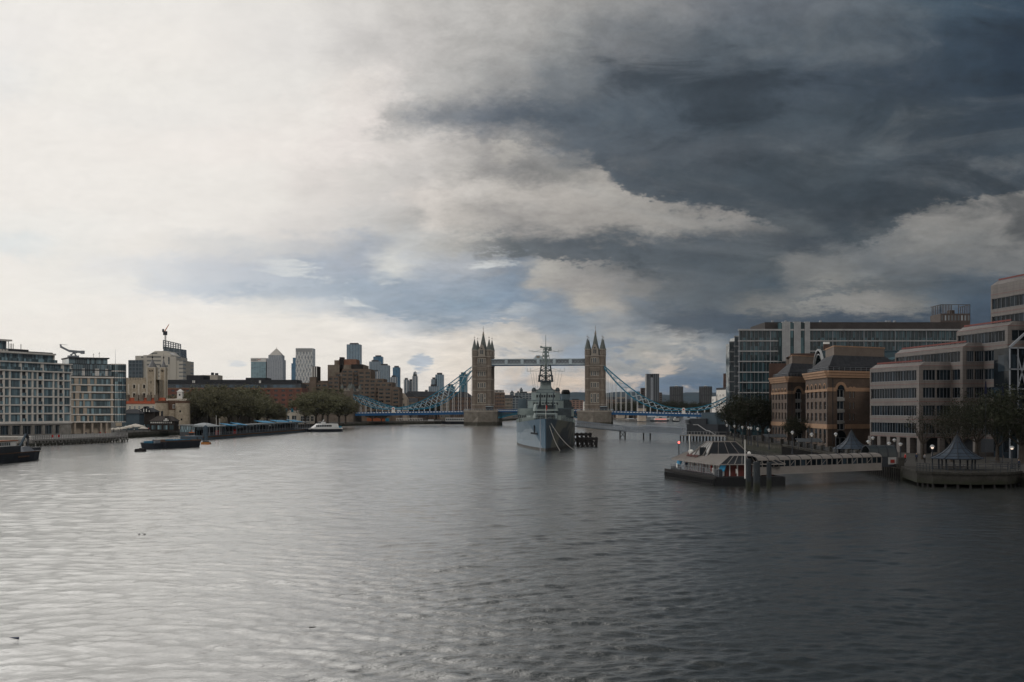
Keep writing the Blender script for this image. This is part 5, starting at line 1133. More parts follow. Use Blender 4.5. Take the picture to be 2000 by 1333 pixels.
q = MB(); q.use(M_glassb); q.box(14, W_ - 5, 6.9, 7.1, 1.5, 4.8); q.use(M_black); q.box(13, W_ - 4, 7.2, 7.4, 1.5, 4.9); q.build('glass_screen', parent=o)  # black back wall added behind the glass as painted shade under the canopy
for k in range(9):
    q = MB(); q.use(M_dark); x = 18 + k * (W_ - 30) / 9; q.box(x, x + 5, 4, 6.5, 1.5, 3.6 + .4 * (k % 3)); q.build('shelter', parent=o)
q = MB(); q.use(M_steel)
for k in range(70): x = W_ * k / 69; q.bar((x, .25, 1.5), (x, .25, 2.6), .09)
q.bar((0, .25, 2.6), (W_, .25, 2.6), .1); q.bar((0, .25, 2.1), (W_, .25, 2.1), .07); q.build('railing', parent=o)
for pa, pb, zz in ((444, 460, 5.2), (465, 481, 5.3), (511, 535, 5.8), (541, 566, 5.8), (572, 590, 5.6)):
    q = MB(); q.use(M_cyan); a, b = f.u(pa), f.u(pb); q.add([(a, -.6, zz), (b, -.6, zz - .4), (b, 3.5, zz + .5), (a, 3.5, zz + .9), (a, -.6, zz + .2), (b, -.6, zz - .2), (b, 3.5, zz + .7), (a, 3.5, zz + 1.1)], [(0, 1, 5, 4), (1, 2, 6, 5), (2, 3, 7, 6), (3, 0, 4, 7), (4, 5, 6, 7), (3, 2, 1, 0)]); q.build('awning', parent=o)
for px_ in (427, 434):
    q = MB(); q.use(M_white); q.bar((f.u(px_), 1, 1.5), (f.u(px_), 1, 9.6 if px_ == 427 else 8), .22, n=6, w2=.14); q.build('flagpole', parent=o)
q = MB(); q.use(M_pon); q.lathe(1.5, -.6, [(.9, -1), (.9, 5.2), (.2, 5.8)], 10); q.build('mooring_pile', parent=o)
for (x, c) in ((26, M_red), (52, M_red)):
    q = MB(); q.use(c); q.box(x, x + 1.2, 2, 3, 1.5, 3.4); q.build('ticket_machine', parent=o)
f = Fr(351, 520, 402, 500)
o = f.thing('pier_building', 'low dark glazed waiting hall with a pale roof at the river bus pier', 'waiting hall')
q = MB(); q.use(M_dark); q.box(0, f.L, 0, 7, .5, 5.1); q.use(M_glassb); q.box(.6, f.L - .6, -.05, 0, 2.3, 4.8); q.build('wall', parent=o)
q = MB(); q.use(M_can); q.box(-.6, f.L + .6, -.6, 7.6, 5.1, 5.35); q.prism([(f.L * .4, 1), (f.L * .95, 1), (f.L * .95, 6), (f.L * .4, 6)], 5.35, 6.3, [(f.L * .6, 3), (f.L * .75, 3), (f.L * .75, 4), (f.L * .6, 4)]); q.build('roof', parent=o)
# trees of the wharf
TL = [(362, 640, 14, 'a'), (384, 612, 15.5, 'b'), (408, 650, 17, 'c'), (425, 600, 15, 'a'), (447, 640, 16, 'b'), (466, 616, 15, 'c'), (486, 655, 17, 'a'), (503, 630, 13.5, 'b'), (522, 668, 12.6, 'c'), (539, 690, 10.2, 'b'), (455, 690, 18.5, 'c'), (492, 700, 18, 'b'), (400, 700, 18.5, 'a'), (596, 745, 15.5, 'a'), (617, 760, 17.5, 'b'), (640, 750, 16, 'c'), (662, 765, 16.5, 'b'), (630, 790, 18.5, 'a'), (675, 800, 14, 'c')]
LB = ['leftmost wharf tree, behind the half-timbered kiosk end of the wall', 'second wharf tree from the left, right of the round gate tower', 'third wharf tree from the left, taller and set back', 'wharf tree directly behind the two white flagpoles', 'wharf tree just right of the two white flagpoles', 'broad wharf tree in the middle of the left clump', 'tall wharf tree left of the red brick offices', 'wharf tree in front of the brick offices, nearer the pier', 'second tree from the right end of the left clump', 'rightmost tree of the left wharf clump', 'tree set back in the middle of the left clump', 'tallest tree of the left clump, set back', 'tree set back near the left end of the clump', 'leftmost tree of the clump before the brown hotel', 'second tree from the left before the brown hotel', 'middle front tree of the clump before the brown hotel', 'front tree nearest the stone gate tower', 'tallest tree, set back, of the clump before the brown hotel', 'smallest tree, beside the stone gate tower']
for i, (px, Y, h_, k) in enumerate(TL): tree(k, PX(px, Y), Y, 2.3, h_ * 1.27, i * 1.3, LB[i], 'plane trees along the left wharf', wide=1.12)
# ---------------------------------------------------------------- right bank
def granite(name, c, red, pu=2.7, pz=3.98, z0=1.0):
    m = bpy.data.materials.new(name); m.use_nodes = True; T = NT(m.node_tree); b = T.n['Principled BSDF']; b.inputs['Roughness'].default_value = .6
    t = T.node('ShaderNodeTexCoord'); s = T.node('ShaderNodeSeparateXYZ'); T.l.new(t.outputs['Object'], s.inputs[0])
    hx = T.m('ADD', s.outputs[0], s.outputs[1])
    j = T.m('MAXIMUM', T.m('LESS_THAN', T.m('FRACT', T.m('DIVIDE', hx, pu / 2)), .035), T.m('LESS_THAN', T.m('FRACT', T.m('DIVIDE', T.m('ADD', s.outputs[2], z0), .8)), .05))
    n = T.ss(T.noise(t.outputs['Object'], .35, 6, .65).outputs[0], .3, .7)
    st = T.ss(T.noise(T.xyz(T.m('MULTIPLY', hx, 1.2), T.m('MULTIPLY', s.outputs[2], .12), 0.0), 1.0, 4, .6).outputs[0], .45, .75, 1.0, .78)
    base = T.mix(n, tuple(x * .85 for x in c), tuple(x * 1.1 for x in c)); base = T.mix(j, base, tuple(x * .45 for x in c))
    sc = T.node('ShaderNodeVectorMath', operation='SCALE'); T.l.new(base, sc.inputs[0]); T.l.new(st, sc.inputs['Scale'])
    T.l.new(sc.outputs[0], b.inputs['Base Color']); MATS[name] = m; return m
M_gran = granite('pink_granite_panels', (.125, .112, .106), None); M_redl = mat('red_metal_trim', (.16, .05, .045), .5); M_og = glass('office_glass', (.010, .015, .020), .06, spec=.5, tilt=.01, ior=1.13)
Bc = {'B1': (1699, 290, 1795, 269, 22.7), 'B2': (1748, 298, 1880, 264, 26.7), 'B3': (1868, 276, 1968, 254, 30.7), 'B4': (1935, 271, 2050, 248, 40.8)}
off = thing('office_building', 'large pink granite office block stepping up in terraces at the right edge', 'office building', (90, 270, 0), 0)
off_o = Vector((90, 270, 0))
def blk(nm, wlen, depth, rowsel, nmull, z0):
    px0, Y0, px1, Y1, zt = Bc[nm]; f = Fr(px0, Y0, px1, Y1); L = f.L
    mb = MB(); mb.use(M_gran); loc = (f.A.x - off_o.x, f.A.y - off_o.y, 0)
    rows_ = [(20.85 + 3.98 * k - 2.35, 20.85 + 3.98 * k) for k in rowsel]
    op = [(.5, L - 1.1, a, b) for a, b in rows_]
    xw = face_xf(L, 0, -f.rz)     # face turned square to the viewer
    opw = [(.9, wlen / 2 - .15, a, b) for a, b in rows_] + [(wlen / 2 + .15, wlen - .5, a, b) for a, b in rows_]
    wall(mb, 0, L, z0, zt - 1.0, op, .35); wall(mb, 0, wlen, z0, zt - 1.0, opw, .35, xw)
    # chamfered roof edge
    e = xw @ Vector((wlen, 0, 0)); c0 = Vector((0, 0, 0)); c1 = Vector((L, 0, 0)); e2 = e + Vector((0, 0, 0)); bk = Vector((-math.sin(-0) * 0, depth, 0))
    Rm = Matrix.Rotation(-f.rz, 4, 'Z'); dn = Rm @ Vector((0, depth, 0))
    i0, i1, i2 = Vector((.9, 1.1, 0)), Vector((L - .3, 1.1, 0)) + Rm @ Vector((.6, .3, 0)), e + Rm @ Vector((0, 1.0, 0))
    zz = lambda v, z: (v.x, v.y, z)
    mb.face([zz(c0, zt - 1), zz(c1, zt - 1), zz(i1, zt), zz(i0, zt)]); mb.face([zz(c1, zt - 1), zz(e, zt - 1), zz(i2, zt), zz(i1, zt)])
    b0, b2 = Vector((.9, depth, 0)), e + dn
    mb.face([zz(i0, zt), zz(i1, zt), zz(i2, zt), zz(b2, zt), zz(b0, zt)]); mb.face([zz(c0, zt - 1), zz(i0, zt), zz(b0, zt)])
    q0 = Vector((0, depth, 0)); mb.face([zz(c0, z0), zz(c0, zt - 1), zz(q0, zt - 1), zz(q0, z0)]); mb.face([zz(e, z0), zz(e + dn, z0), zz(e + dn, zt), zz(e, zt - 1)])
    mb.use(M_redl)
    for k in range(len(rows_) + 1):
        z = (rows_[k][0] - .82) if k < len(rows_) else rows_[-1][1] + .9
        mb.box(0, L, -.03, .0, z, z + .07); n0 = len(mb.v); mb.box(0, wlen, -.03, 0, z, z + .07)
        for i in range(n0, len(mb.v)): mb.v[i] = tuple(xw @ Vector(mb.v[i]))
    mb.box(1.2, L - .8, 1.2, 1.3, zt + .1, zt + .45)
    w = mb.build('wall', parent=off, loc=loc, rz=f.rz)
    rt = bpy.data.objects.new('facade', None)
    M0 = Matrix.Translation(loc) @ Matrix.Rotation(f.rz, 4, 'Z')
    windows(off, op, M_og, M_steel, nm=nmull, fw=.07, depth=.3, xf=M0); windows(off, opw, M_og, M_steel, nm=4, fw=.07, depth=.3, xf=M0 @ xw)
    return f
Z0 = 5.6
blk('B1', 7.6, 60, [-3, -2, -1, 0], 17, Z0); blk('B2', 5.2, 60, [-3, -2, -1, 0, 1], 20, Z0); blk('B3', 14, 60, [-3, -2, -1, 0, 1, 2], 14, Z0); blk('B4', 10, 50, [1, 2, 3, 4], 12, 18)
bpy.data.objects.remove(bpy.data.objects['facade']) if 'facade' in bpy.data.objects else None
for o_ in [o_ for o_ in bpy.data.objects if o_.name.startswith('facade')]: bpy.data.objects.remove(o_)
mb = MB(); mb.use(M_dark); mb.add([(-1, 22, 2.1), (3.5, 1.5, 2.1), (8.5, 1.5, 2.1), (15, -12, 2.1), (40, -12, 2.1), (40, 30, 2.1), (-1, 22, Z0), (3.5, 1.5, Z0), (8.5, 1.5, Z0), (15, -12, Z0), (40, -12, Z0), (40, 30, Z0)], [(0, 1, 7, 6), (1, 2, 8, 7), (2, 3, 9, 8), (3, 4, 10, 9)]); mb.build('ground_floor_glazing', parent=off)
f = Fr(1699, 290, 1795, 269); q = MB(); q.use(M_gran)
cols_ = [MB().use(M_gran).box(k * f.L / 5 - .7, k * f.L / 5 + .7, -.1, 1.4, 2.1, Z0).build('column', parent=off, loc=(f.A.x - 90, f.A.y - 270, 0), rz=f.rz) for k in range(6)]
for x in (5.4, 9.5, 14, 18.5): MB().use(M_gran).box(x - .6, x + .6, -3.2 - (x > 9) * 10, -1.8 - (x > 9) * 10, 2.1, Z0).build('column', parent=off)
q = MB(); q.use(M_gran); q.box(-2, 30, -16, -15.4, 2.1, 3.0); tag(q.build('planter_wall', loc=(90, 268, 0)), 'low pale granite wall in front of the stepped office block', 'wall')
# steel framed atrium at the right edge
q = MB(); q.use(M_og); q.box(0, 12, .4, 8, 2.1, 24.5); q.use(M_steel)
for x in (0, 1.6, 3.2, 4.8, 6.4): q.box(x, x + .22, 0, .3, 2.1, 24.5)
for z in (8, 12, 16, 20, 24.3): q.box(0, 12, 0, .35, z, z + .25)
q.bar((0, .1, 24.5), (6, .1, 30), .4); q.bar((1.6, .1, 23), (3.4, .1, 16), .25); q.bar((1.6, .1, 16), (3.4, .1, 23), .25); q.build('atrium', parent=off, loc=(P(1972, 700, 243).x - 90, 243 - 270, 0))
# glass riverside offices further along
M_cot = glass('teal_office_glass', (.022, .045, .055), .08, tilt=.02); M_cotl = glass('pale_teal_glass', (.035, .065, .075), .15, spec=.4); M_alu = mat('white_aluminium', (.33, .34, .35), .4)
f = Fr(1443, 463, 1890, 463); o = f.thing('office_building', 'wide teal glass office block with white floor bands behind the brick warehouses', 'office building')
lv = [645, 666, 686, 706, 727, 747, 767, 788]; L = f.L
mb = MB(); mb.use(M_cot); mb.prism([(0, .3), (L, .3), (L, 40), (20, 40)], 2.1, f.z(645, 1443)); mb.build('curtain_wall', parent=o)
mb = MB(); mb.use(M_alu)
for k, y in enumerate(lv):
    z = f.z(y, 1443); mb.box(-.3, L, -.5 if k == 0 else -.25, .3, z - .25, z + (.35 if k == 0 else .15))
mb.build('floor_band', parent=o)
mb = MB(); mb.use(M_steel)
n = int(L / 1.5)
for k in range(n): x = k * 1.5; mb.box(x, x + (.09 if k % 8 else .3), .05 if k % 8 else -.1, .3, 4, f.z(645, 1443) - .2)
mb.build('mullion', parent=o)
for a, b in ((1527, 1542.5), (1550, 1563), (1571, 1581)):
    q = MB(); q.use(M_alu); x0, x1 = f.u(a), f.u(b); q.box(x0, x1, -.8, 1, f.z(706, a), f.z(629, a)); q.use(M_steel)
    for k in range(1, 5): x = x0 + (x1 - x0) * k / 5; q.box(x - .04, x + .04, -.84, -.8, f.z(706, a), f.z(629, a))
    q.build('cladding_panel', parent=o)
q = MB(); q.use(M_cotl); q.box(f.u(1520), f.u(1581), -.4, 1, f.z(706, a), f.z(631, a)); q.build('stair_glazing', parent=o)
q = MB(); q.use(mat('dark_roof_cladding', (.055, .05, .05), .7)); q.box(f.u(1496), f.u(1880), 2, 30, f.z(645, 1443), f.z(629, 1496)); q.build('plant_room', parent=o)
q = MB(); q.use(M_steel)
for px_ in (1515, 1541, 1610, 1741, 1747, 1757): q.box(f.u(px_), f.u(px_) + .6, 6, 8, f.z(629, 1496), f.z(629, 1496) + 1.0)
q.box(f.u(1722), f.u(1740), 6, 6.3, f.z(628, 1496), f.z(628, 1496) + .3); q.build('roof_vent', parent=o)
for a, b, yt, Y in ((1424.5, 1435, 668, 485), (1434.5, 1443.5, 657, 474)):
    g = Fr(a, Y, b, Y); q = MB(); q.use(M_cot); q.prism([(0, .2), (g.L, .2), (g.L, 20), (9.5, 20)], 2.1, g.z(yt, a)); q.use(M_alu)
    y = yt
    while y < 790: q.box(-.2, g.L + .1, -.1, .2, g.z(y, a) - .2, g.z(y, a) + .2); y += 19.5
    q.use(M_steel)
    for k in range(6): q.box(k * g.L / 6, k * g.L / 6 + .1, 0, .2, 4, g.z(yt, a) - .3)
    q.build('stepped_bay', parent=o, loc=(g.A.x - f.A.x, g.A.y - f.A.y, 0))
# far tower top behind
f = Fr(1837, 560, 1895, 560); o = f.thing('residential_tower', 'square bronze-framed tower top showing above the long glass office roof', 'tower block')
q = MB(); q.use(mat('bronze_frame', (.08, .065, .06), .5)); zt, zm, L = f.z(595, 1860), f.z(613, 1860), f.L
q.box(0, L, 0, L, 2, zm); 
for k in range(8): q.box(k * L * .36 / 7, k * L * .36 / 7 + .28, 0, .3, zm, zt)
for x in (L * .6, L * .85, L - .25): q.box(x, x + .25, 0, .3, zm, zt)
q.box(0, L, 0, .3, zt - .25, zt); q.box(0, .3, 0, L, zt - .25, zt); q.box(L - .3, L, 0, L, zt - .25, zt)
for k in range(6): q.box(0, .3, k * L / 6, k * L / 6 + .3, zm, zt); q.box(L - .3, L, k * L / 6, k * L / 6 + .3, zm, zt)
q.box(L * .42, L * .58, 4, 8, zm, zm + 2); q.build('frame', parent=o)
ops = [(L * k / 9 + .4, L * k / 9 + 1.1, zm - 3.2, zm - .8) for k in range(9)]
windows(o, ops, glass('pale_grey_glass', (.2, .22, .24), .2), None, depth=-.04)  # paler grey glass, without emission

# brick warehouses of the old wharf
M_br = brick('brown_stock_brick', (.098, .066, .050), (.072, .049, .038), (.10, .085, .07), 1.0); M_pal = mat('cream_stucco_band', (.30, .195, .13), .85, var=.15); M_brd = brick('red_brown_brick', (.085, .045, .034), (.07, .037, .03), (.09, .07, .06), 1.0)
M_wpan = mat('pale_infill_panel', (.26, .26, .25), .6)
def archrow(mb, xs, w, zs, r_out, y=-.16, xf=None):
    """semicircular stucco arches over narrow bays"""
    T4 = xf if xf is not None else Matrix.Identity(4)
    for x in xs:
        n = 8; ri = w / 2; ro = r_out
        for k in range(n):
            t0, t1 = math.pi * k / n, math.pi * (k + 1) / n
            pts = [(x + ro * math.cos(t0), y, zs + ro * math.sin(t0)), (x + ro * math.cos(t1), y, zs + ro * math.sin(t1)), (x + ri * math.cos(t1), y, zs + ri * math.sin(t1)), (x + ri * math.cos(t0), y, zs + ri * math.sin(t0))]
            q2 = [(p[0], 0, p[2]) for p in pts]
            mb.add([T4 @ Vector(p) for p in pts + q2], [(0, 3, 2, 1), (0, 1, 5, 4), (2, 3, 7, 6)])
def halfdisc(mb, x, z, r, y, xf=None, n=8):
    T4 = xf if xf is not None else Matrix.Identity(4)
    mb.face([T4 @ Vector((x + r * math.cos(math.pi * k / n), y, z + r * math.sin(math.pi * k / n))) for k in range(n + 1)])
def warehouse(pA, YA, pC, YC, pB, YB, label, wide, depth):
    f = Fr(pA, YA, pC, YC); g = Fr(pC, YC, pB, YB); o = f.thing('brick_warehouse', label, 'warehouse', 'brick wharf warehouses turned to offices')
    LA, LB_ = f.L, g.L; xg = face_xf(LA, 0, g.rz - f.rz); dn = Matrix.Rotation(g.rz - f.rz, 4, 'Z') @ Vector((0, depth, 0)); e = xg @ Vector((LB_, 0, 0))
    mb = MB(); mb.use(M_br)
    us = even(.4, LA - .4, 5, .5); opA = []
    for a, b in us:
        opA += [(a, b, 15.0, 17.3), (a, b, 12.0, 14.0), (a, b, 8.9, 11.0)] + [(a, b, 3.0, 5.6)]
    cx = 4.6; ww = 1.25
    opB = [(cx - ww, cx + ww, 15.1, 17.2), (cx - ww, cx + ww, 12.0, 14.2), (cx - ww, cx + ww, 9.0, 11.2), (cx - ww, cx + ww, 6.6, 8.3)]
    nar = ([7.9, 9.2] if wide else [])
    for x in nar: opB += [(x - .3, x + .3, 15.1, 17.2), (x - .3, x + .3, 12.2, 13.8), (x - .3, x + .3, 9.2, 10.8)]
    opB += [(cx - 1.9, cx + 1.9, 2.2, 4.6)] + [(x - .5, x + .5, 2.3, 4.6) for x in nar]
    ztop = 20.8
    wall(mb, 0, LA, 2.0, ztop, opA, .45); wall(mb, 0, LB_, 2.0, ztop, opB, .45, xg)
    zz = lambda v, z: (v[0], v[1], z)
    back = [Vector((0, depth, 0)), e + dn]; mb.face([zz((0, 0), 2), zz((0, 0), ztop), zz(back[0], ztop), zz(back[0], 2)]); mb.face([zz(e, 2), zz(back[1], 2), zz(back[1], ztop), zz(e, ztop)])
    mb.build('wall', parent=o)
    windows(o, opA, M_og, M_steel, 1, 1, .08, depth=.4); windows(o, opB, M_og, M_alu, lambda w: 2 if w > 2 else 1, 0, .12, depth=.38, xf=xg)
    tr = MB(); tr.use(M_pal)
    def band(z0, z1, t):
        tr.box(-t, LA + t * .3, -t, 0, z0, z1); n0 = len(tr.v); tr.box(-t * .3, LB_ + .1, -t, 0, z0 + .003, z1 - .003)
        for i in range(n0, len(tr.v)): tr.v[i] = tuple(xg @ Vector(tr.v[i]))
    band(6.9, 8.1, .2) if not wide else None
    if wide:
        tr.box(-.2, LA + .06, -.2, 0, 6.9, 8.1); n0 = len(tr.v); tr.box(0, cx - ww - .2, -.2, 0, 6.903, 8.097); tr.box(cx + ww + .2, LB_, -.2, 0, 6.903, 8.097)
        for i in range(n0, len(tr.v)): tr.v[i] = tuple(xg @ Vector(tr.v[i]))
    tr.box(-.1, LA + .05, -.12, 0, 16.7, 17.4); n0 = len(tr.v); tr.box(0, cx - ww - .3, -.12, 0, 16.703, 17.7); tr.box(cx + ww + .3, LB_, -.12, 0, 16.703, 17.7)
    for i in range(n0, len(tr.v)): tr.v[i] = tuple(xg @ Vector(tr.v[i]))
    band(20.3, 20.9, .35); band(20.9, 21.6, .6); band(21.6, 22.1, .85)
    tr.build('stucco_band', parent=o)
    def arch1(x, w, zs, ro, xf=None, disc=True):
        ar = MB(); ar.use(M_pal)
        if ro: archrow(ar, [x], w, zs, ro, xf=xf)
        ar.use(M_og); halfdisc(ar, x, zs, w / 2, -.02, xf); ar.build('arch', parent=o)
    for a, b in us: arch1((a + b) / 2, b - a, 17.3, (b - a) / 2 + .32); arch1((a + b) / 2, b - a, 5.6, 0)
    arch1(cx, 2 * ww, 17.2, ww + .75, xg); arch1(cx, 3.8, 4.6, 0, xg)
    for x in nar: arch1(x, .7, 17.3, .68, xg); arch1(x, 1.0, 4.6, 0, xg)
    pn = MB(); pn.use(M_wpan)
    for z0, z1 in ((14.2, 15.1), (11.2, 12.0), (8.3, 9.0)): pn.box(cx - ww, cx + ww, -.05, .1, z0, z1)
    for i in range(len(pn.v)): pn.v[i] = tuple(xg @ Vector(pn.v[i]))
    pn.build('infill_panel', parent=o)
    dp = MB(); dp.use(M_dark); dp.bar((cx - ww - 1.6, -.15, 3), (cx - ww - 1.6, -.15, 21), .16, n=6)
    for i in range(len(dp.v)): dp.v[i] = tuple(xg @ Vector(dp.v[i]))
    dp.build('drainpipe', parent=o)
    for x in (.15, LA - .15): MB().use(M_dark).box(x - .1, x + .1, -.1, 0, 8.2, 16.6).build('drainpipe', parent=o)
    # attic: glazed strip, slate roof, penthouse
    poly = [(0, 0), (LA, 0), (e.x, e.y), (back[1].x, back[1].y), (0, depth)]
    cen_ = Vector((sum(p[0] for p in poly) / 5, sum(p[1] for p in poly) / 5))
    def ins(k): return [tuple(Vector(p) + (cen_ - Vector(p)).normalized() * k) for p in poly]
    q = MB(); q.use(M_dark); q.prism(ins(1.0), 22.0, 23.4); q.use(M_steel)
    pp = ins(.5)
    for a, b in zip(pp[:2], pp[1:3]):
        q.bar((a[0], a[1], 23.1), (b[0], b[1], 23.1), .08); q.bar((a[0], a[1], 22.6), (b[0], b[1], 22.6), .06); n = 14
        for k in range(n): c = Vector(a).lerp(Vector(b), k / n); q.bar((c.x, c.y, 22.1), (c.x, c.y, 23.1), .07)
    q.build('attic_glazing', parent=o)
    q = MB(); q.use(M_slate); q.prism(ins(1.5), 23.3, 26.3, ins(5.0)); q.build('roof', parent=o)
    q = MB(); q.use(mat('beige_plant_cladding', (.15, .125, .108), .7)); q.prism(ins(5.6), 26.2, 28.8); q.use(M_pal); q.prism(ins(5.4), 28.6, 28.9); q.build('penthouse', parent=o)
    return o, f
warehouse(1573.5, 340, 1616, 313, 1768, 326, 'nearer brown brick warehouse with cream bands, beside the stepped granite offices', True, 26)
warehouse(1507, 388, 1538, 368, 1624, 378, 'farther brown brick warehouse with cream bands, behind the small riverside tree', False, 24)
# shop lettering on the wall of the nearer warehouse
def text(txt, size, m, parent, loc, rot, ext=.03, name='lettering'):
    cu = bpy.data.curves.new(name, 'FONT'); cu.body = txt; cu.size = size; cu.extrude = ext; cu.align_x = 'CENTER'; cu.resolution_u = 2
    tmp = bpy.data.objects.new('tmp', cu); me = bpy.data.meshes.new_from_object(tmp); bpy.data.objects.remove(tmp)
    me.materials.clear(); me.materials.append(m); o = bpy.data.objects.new(name, me); COL.objects.link(o); o.parent = parent; o.location = loc; o.rotation_euler = rot; return o
# steel arch of the galleria roof between them
f = Fr(1586, 372, 1612, 345); o = f.thing('galleria_roof', 'glazed barrel vault roof between the two brick warehouses', 'glass roof')
q = MB(); q.use(M_alu); L = f.L; c = L / 2; z0 = 20; r = f.z(683, 1600) - z0; n = 16
for (rr, th) in ((r, .5), (r * .86, .25)):
    for k in range(n): t0, t1 = math.pi * k / n, math.pi * (k + 1) / n; q.bar((c + .42 * L * math.cos(t0) * rr / r, 0, z0 + rr * math.sin(t0)), (c + .42 * L * math.cos(t1) * rr / r, 0, z0 + rr * math.sin(t1)), th)
q.build('arch_rib', parent=o)
q = MB(); q.use(M_cot)
for k in range(n): t0, t1 = math.pi * k / n, math.pi * (k + 1) / n; q.add([(c + .41 * L * math.cos(t), y, z0 + (r - .3) * math.sin(t)) for y in (.3, 40) for t in (t0, t1)], [(0, 1, 3, 2)])
q.build('glazing', parent=o)
f = Fr(1502, 400, 1560, 398); o = f.thing('brick_building', 'plain red-brown brick block rising behind the farther warehouse', 'building')
q = MB(); q.use(M_brd); q.prism([(0, 0), (f.L, 0), (f.L + 14, 6), (f.L + 14, 30), (0, 30)], 2, f.z(710, 1540)); q.prism([(7, 2), (f.L + 10, 2), (f.L + 10, 26), (7, 26)], f.z(710, 1540), f.z(690, 1580)); q.build('wall', parent=o)
q = MB(); q.use(M_brd); q.box(f.L + 8, f.L + 10, 2, 4, f.z(690, 1580), f.z(672, 1590)); q.use(M_white); q.box(f.L + 8, f.L + 10, 1.9, 4, f.z(672, 1590), f.z(668, 1590)); q.build('chimney', parent=o)
windows(o, [(1.2 + k * 1.8, 1.9 + k * 1.8, z, z + 1.8) for k in range(2) for z in (9, 12.5, 16, 19.5)], M_og, None, depth=-.04)

# promenade edge: wall, posts, rails, timber piles
M_kstone = tide(mat('dark_embankment_stone', (.036, .035, .032), .95, var=.4, vs=.8, bump=.5), 1.0)
def quay(pts, label, ztop=2.35, post=9.0, piles=True, name='quay_wall'):
    o = thing(name, label, 'quay wall', (pts[0][0], pts[0][1], 0)); b0 = Vector((pts[0][0], pts[0][1], 0))
    w = MB(); w.use(M_kstone); r = MB(); r.use(M_dark); p = MB(); p.use(M_wood2)
    for a, b in zip(pts[:-1], pts[1:]):
        a, b = Vector((*a, 0)), Vector((*b, 0)); d = b - a; L = d.length; u = d.normalized(); nrm = Vector((u.y, -u.x, 0))
        for z, wd in ((ztop, .9),): w.bar(a - b0 + Vector((0, 0, z)), b - b0 + Vector((0, 0, z)), wd, .35)
        for zz in (.45, .8, 1.15): r.bar(a - b0 + Vector((0, 0, ztop + zz)), b - b0 + Vector((0, 0, ztop + zz)), .07)
        n = max(1, int(L / 2.0))
        for k in range(n + 1): c = a + u * L * k / n - b0; r.bar(c + Vector((0, 0, ztop)), c + Vector((0, 0, ztop + 1.2)), .09)
        if post:
            for k in range(int(L / post) + 1): c = a + u * post * k - b0; w.rbox(c.x, c.y, .8, .8, ztop - .3, ztop + 1.45, 0)
        if piles:
            for k in range(int(L / 1.6)): c = a + u * 1.6 * k - b0; 
            n = int(L / 1.6)
            for k in range(n + 1):
                c = a + u * L * k / max(1, n) - b0
                for s in (-1, ): 
                    cc = c + Vector((-.5, -.35, 0)); p.bar(cc + Vector((0, 0, -1)), cc + Vector((0, 0, ztop - .5)), .34, n=6)
    w.build('coping', parent=o); r.build('railing', parent=o)
    if piles: p.build('fender_pile', parent=o)
quay([(84, 140), (80, 186)], 'riverside wall and railing under the right edge trees', post=0); quay([(66.5, 205.5), (70, 250), (74.5, 330)], 'piled river wall with stone posts and rails below the lit promenade lamps', post=9)
quay([(74.5, 332), (74, 380), (80, 450)], 'far river wall with railings in front of the tall tree and brick warehouses', post=12, piles=False)
# lookout bastion and its pavilion
bast = [(63.6, 189), (65, 186), (70, 183.5), (76, 184.5), (79.5, 188), (79.5, 200), (66.2, 204)]
o = thing('river_bastion', 'rounded stone lookout bastion on piles under the nearer pavilion', 'bastion', (71, 193, 0)); bo = Vector((71, 193, 0))
q = MB(); q.use(M_kstone); q.prism([(x - 71, y - 193) for x, y in bast], .5, 2.35); q.prism([((x - 71) * 1.03, (y - 193) * 1.03) for x, y in bast], 2.0, 2.36); q.build('masonry', parent=o)
q = MB(); q.use(M_wood2)
for a, b in zip(bast[:5], bast[1:6]):
    for k in range(3): c = Vector(a).lerp(Vector(b), k / 3) - Vector((71, 193)); q.bar((c.x * .97, c.y * .97, -1), (c.x * .97, c.y * .97, .6), .4, n=6)
q.build('pile', parent=o)
q = MB(); q.use(M_dark)
for a, b in zip(bast[:5], bast[1:6]):
    a3, b3 = Vector(a) - Vector((71, 193)), Vector(b) - Vector((71, 193))
    for z in (2.85, 3.2, 3.55): q.bar((a3.x, a3.y, z), (b3.x, b3.y, z), .07)
    for k in range(5): c = a3.lerp(b3, k / 5); q.bar((c.x, c.y, 2.3), (c.x, c.y, 3.55), .08)
q.build('railing', parent=o)
M_gaz = mat('pavilion_lead_roof', (.038, .052, .072), .45, var=.2, vs=.7)
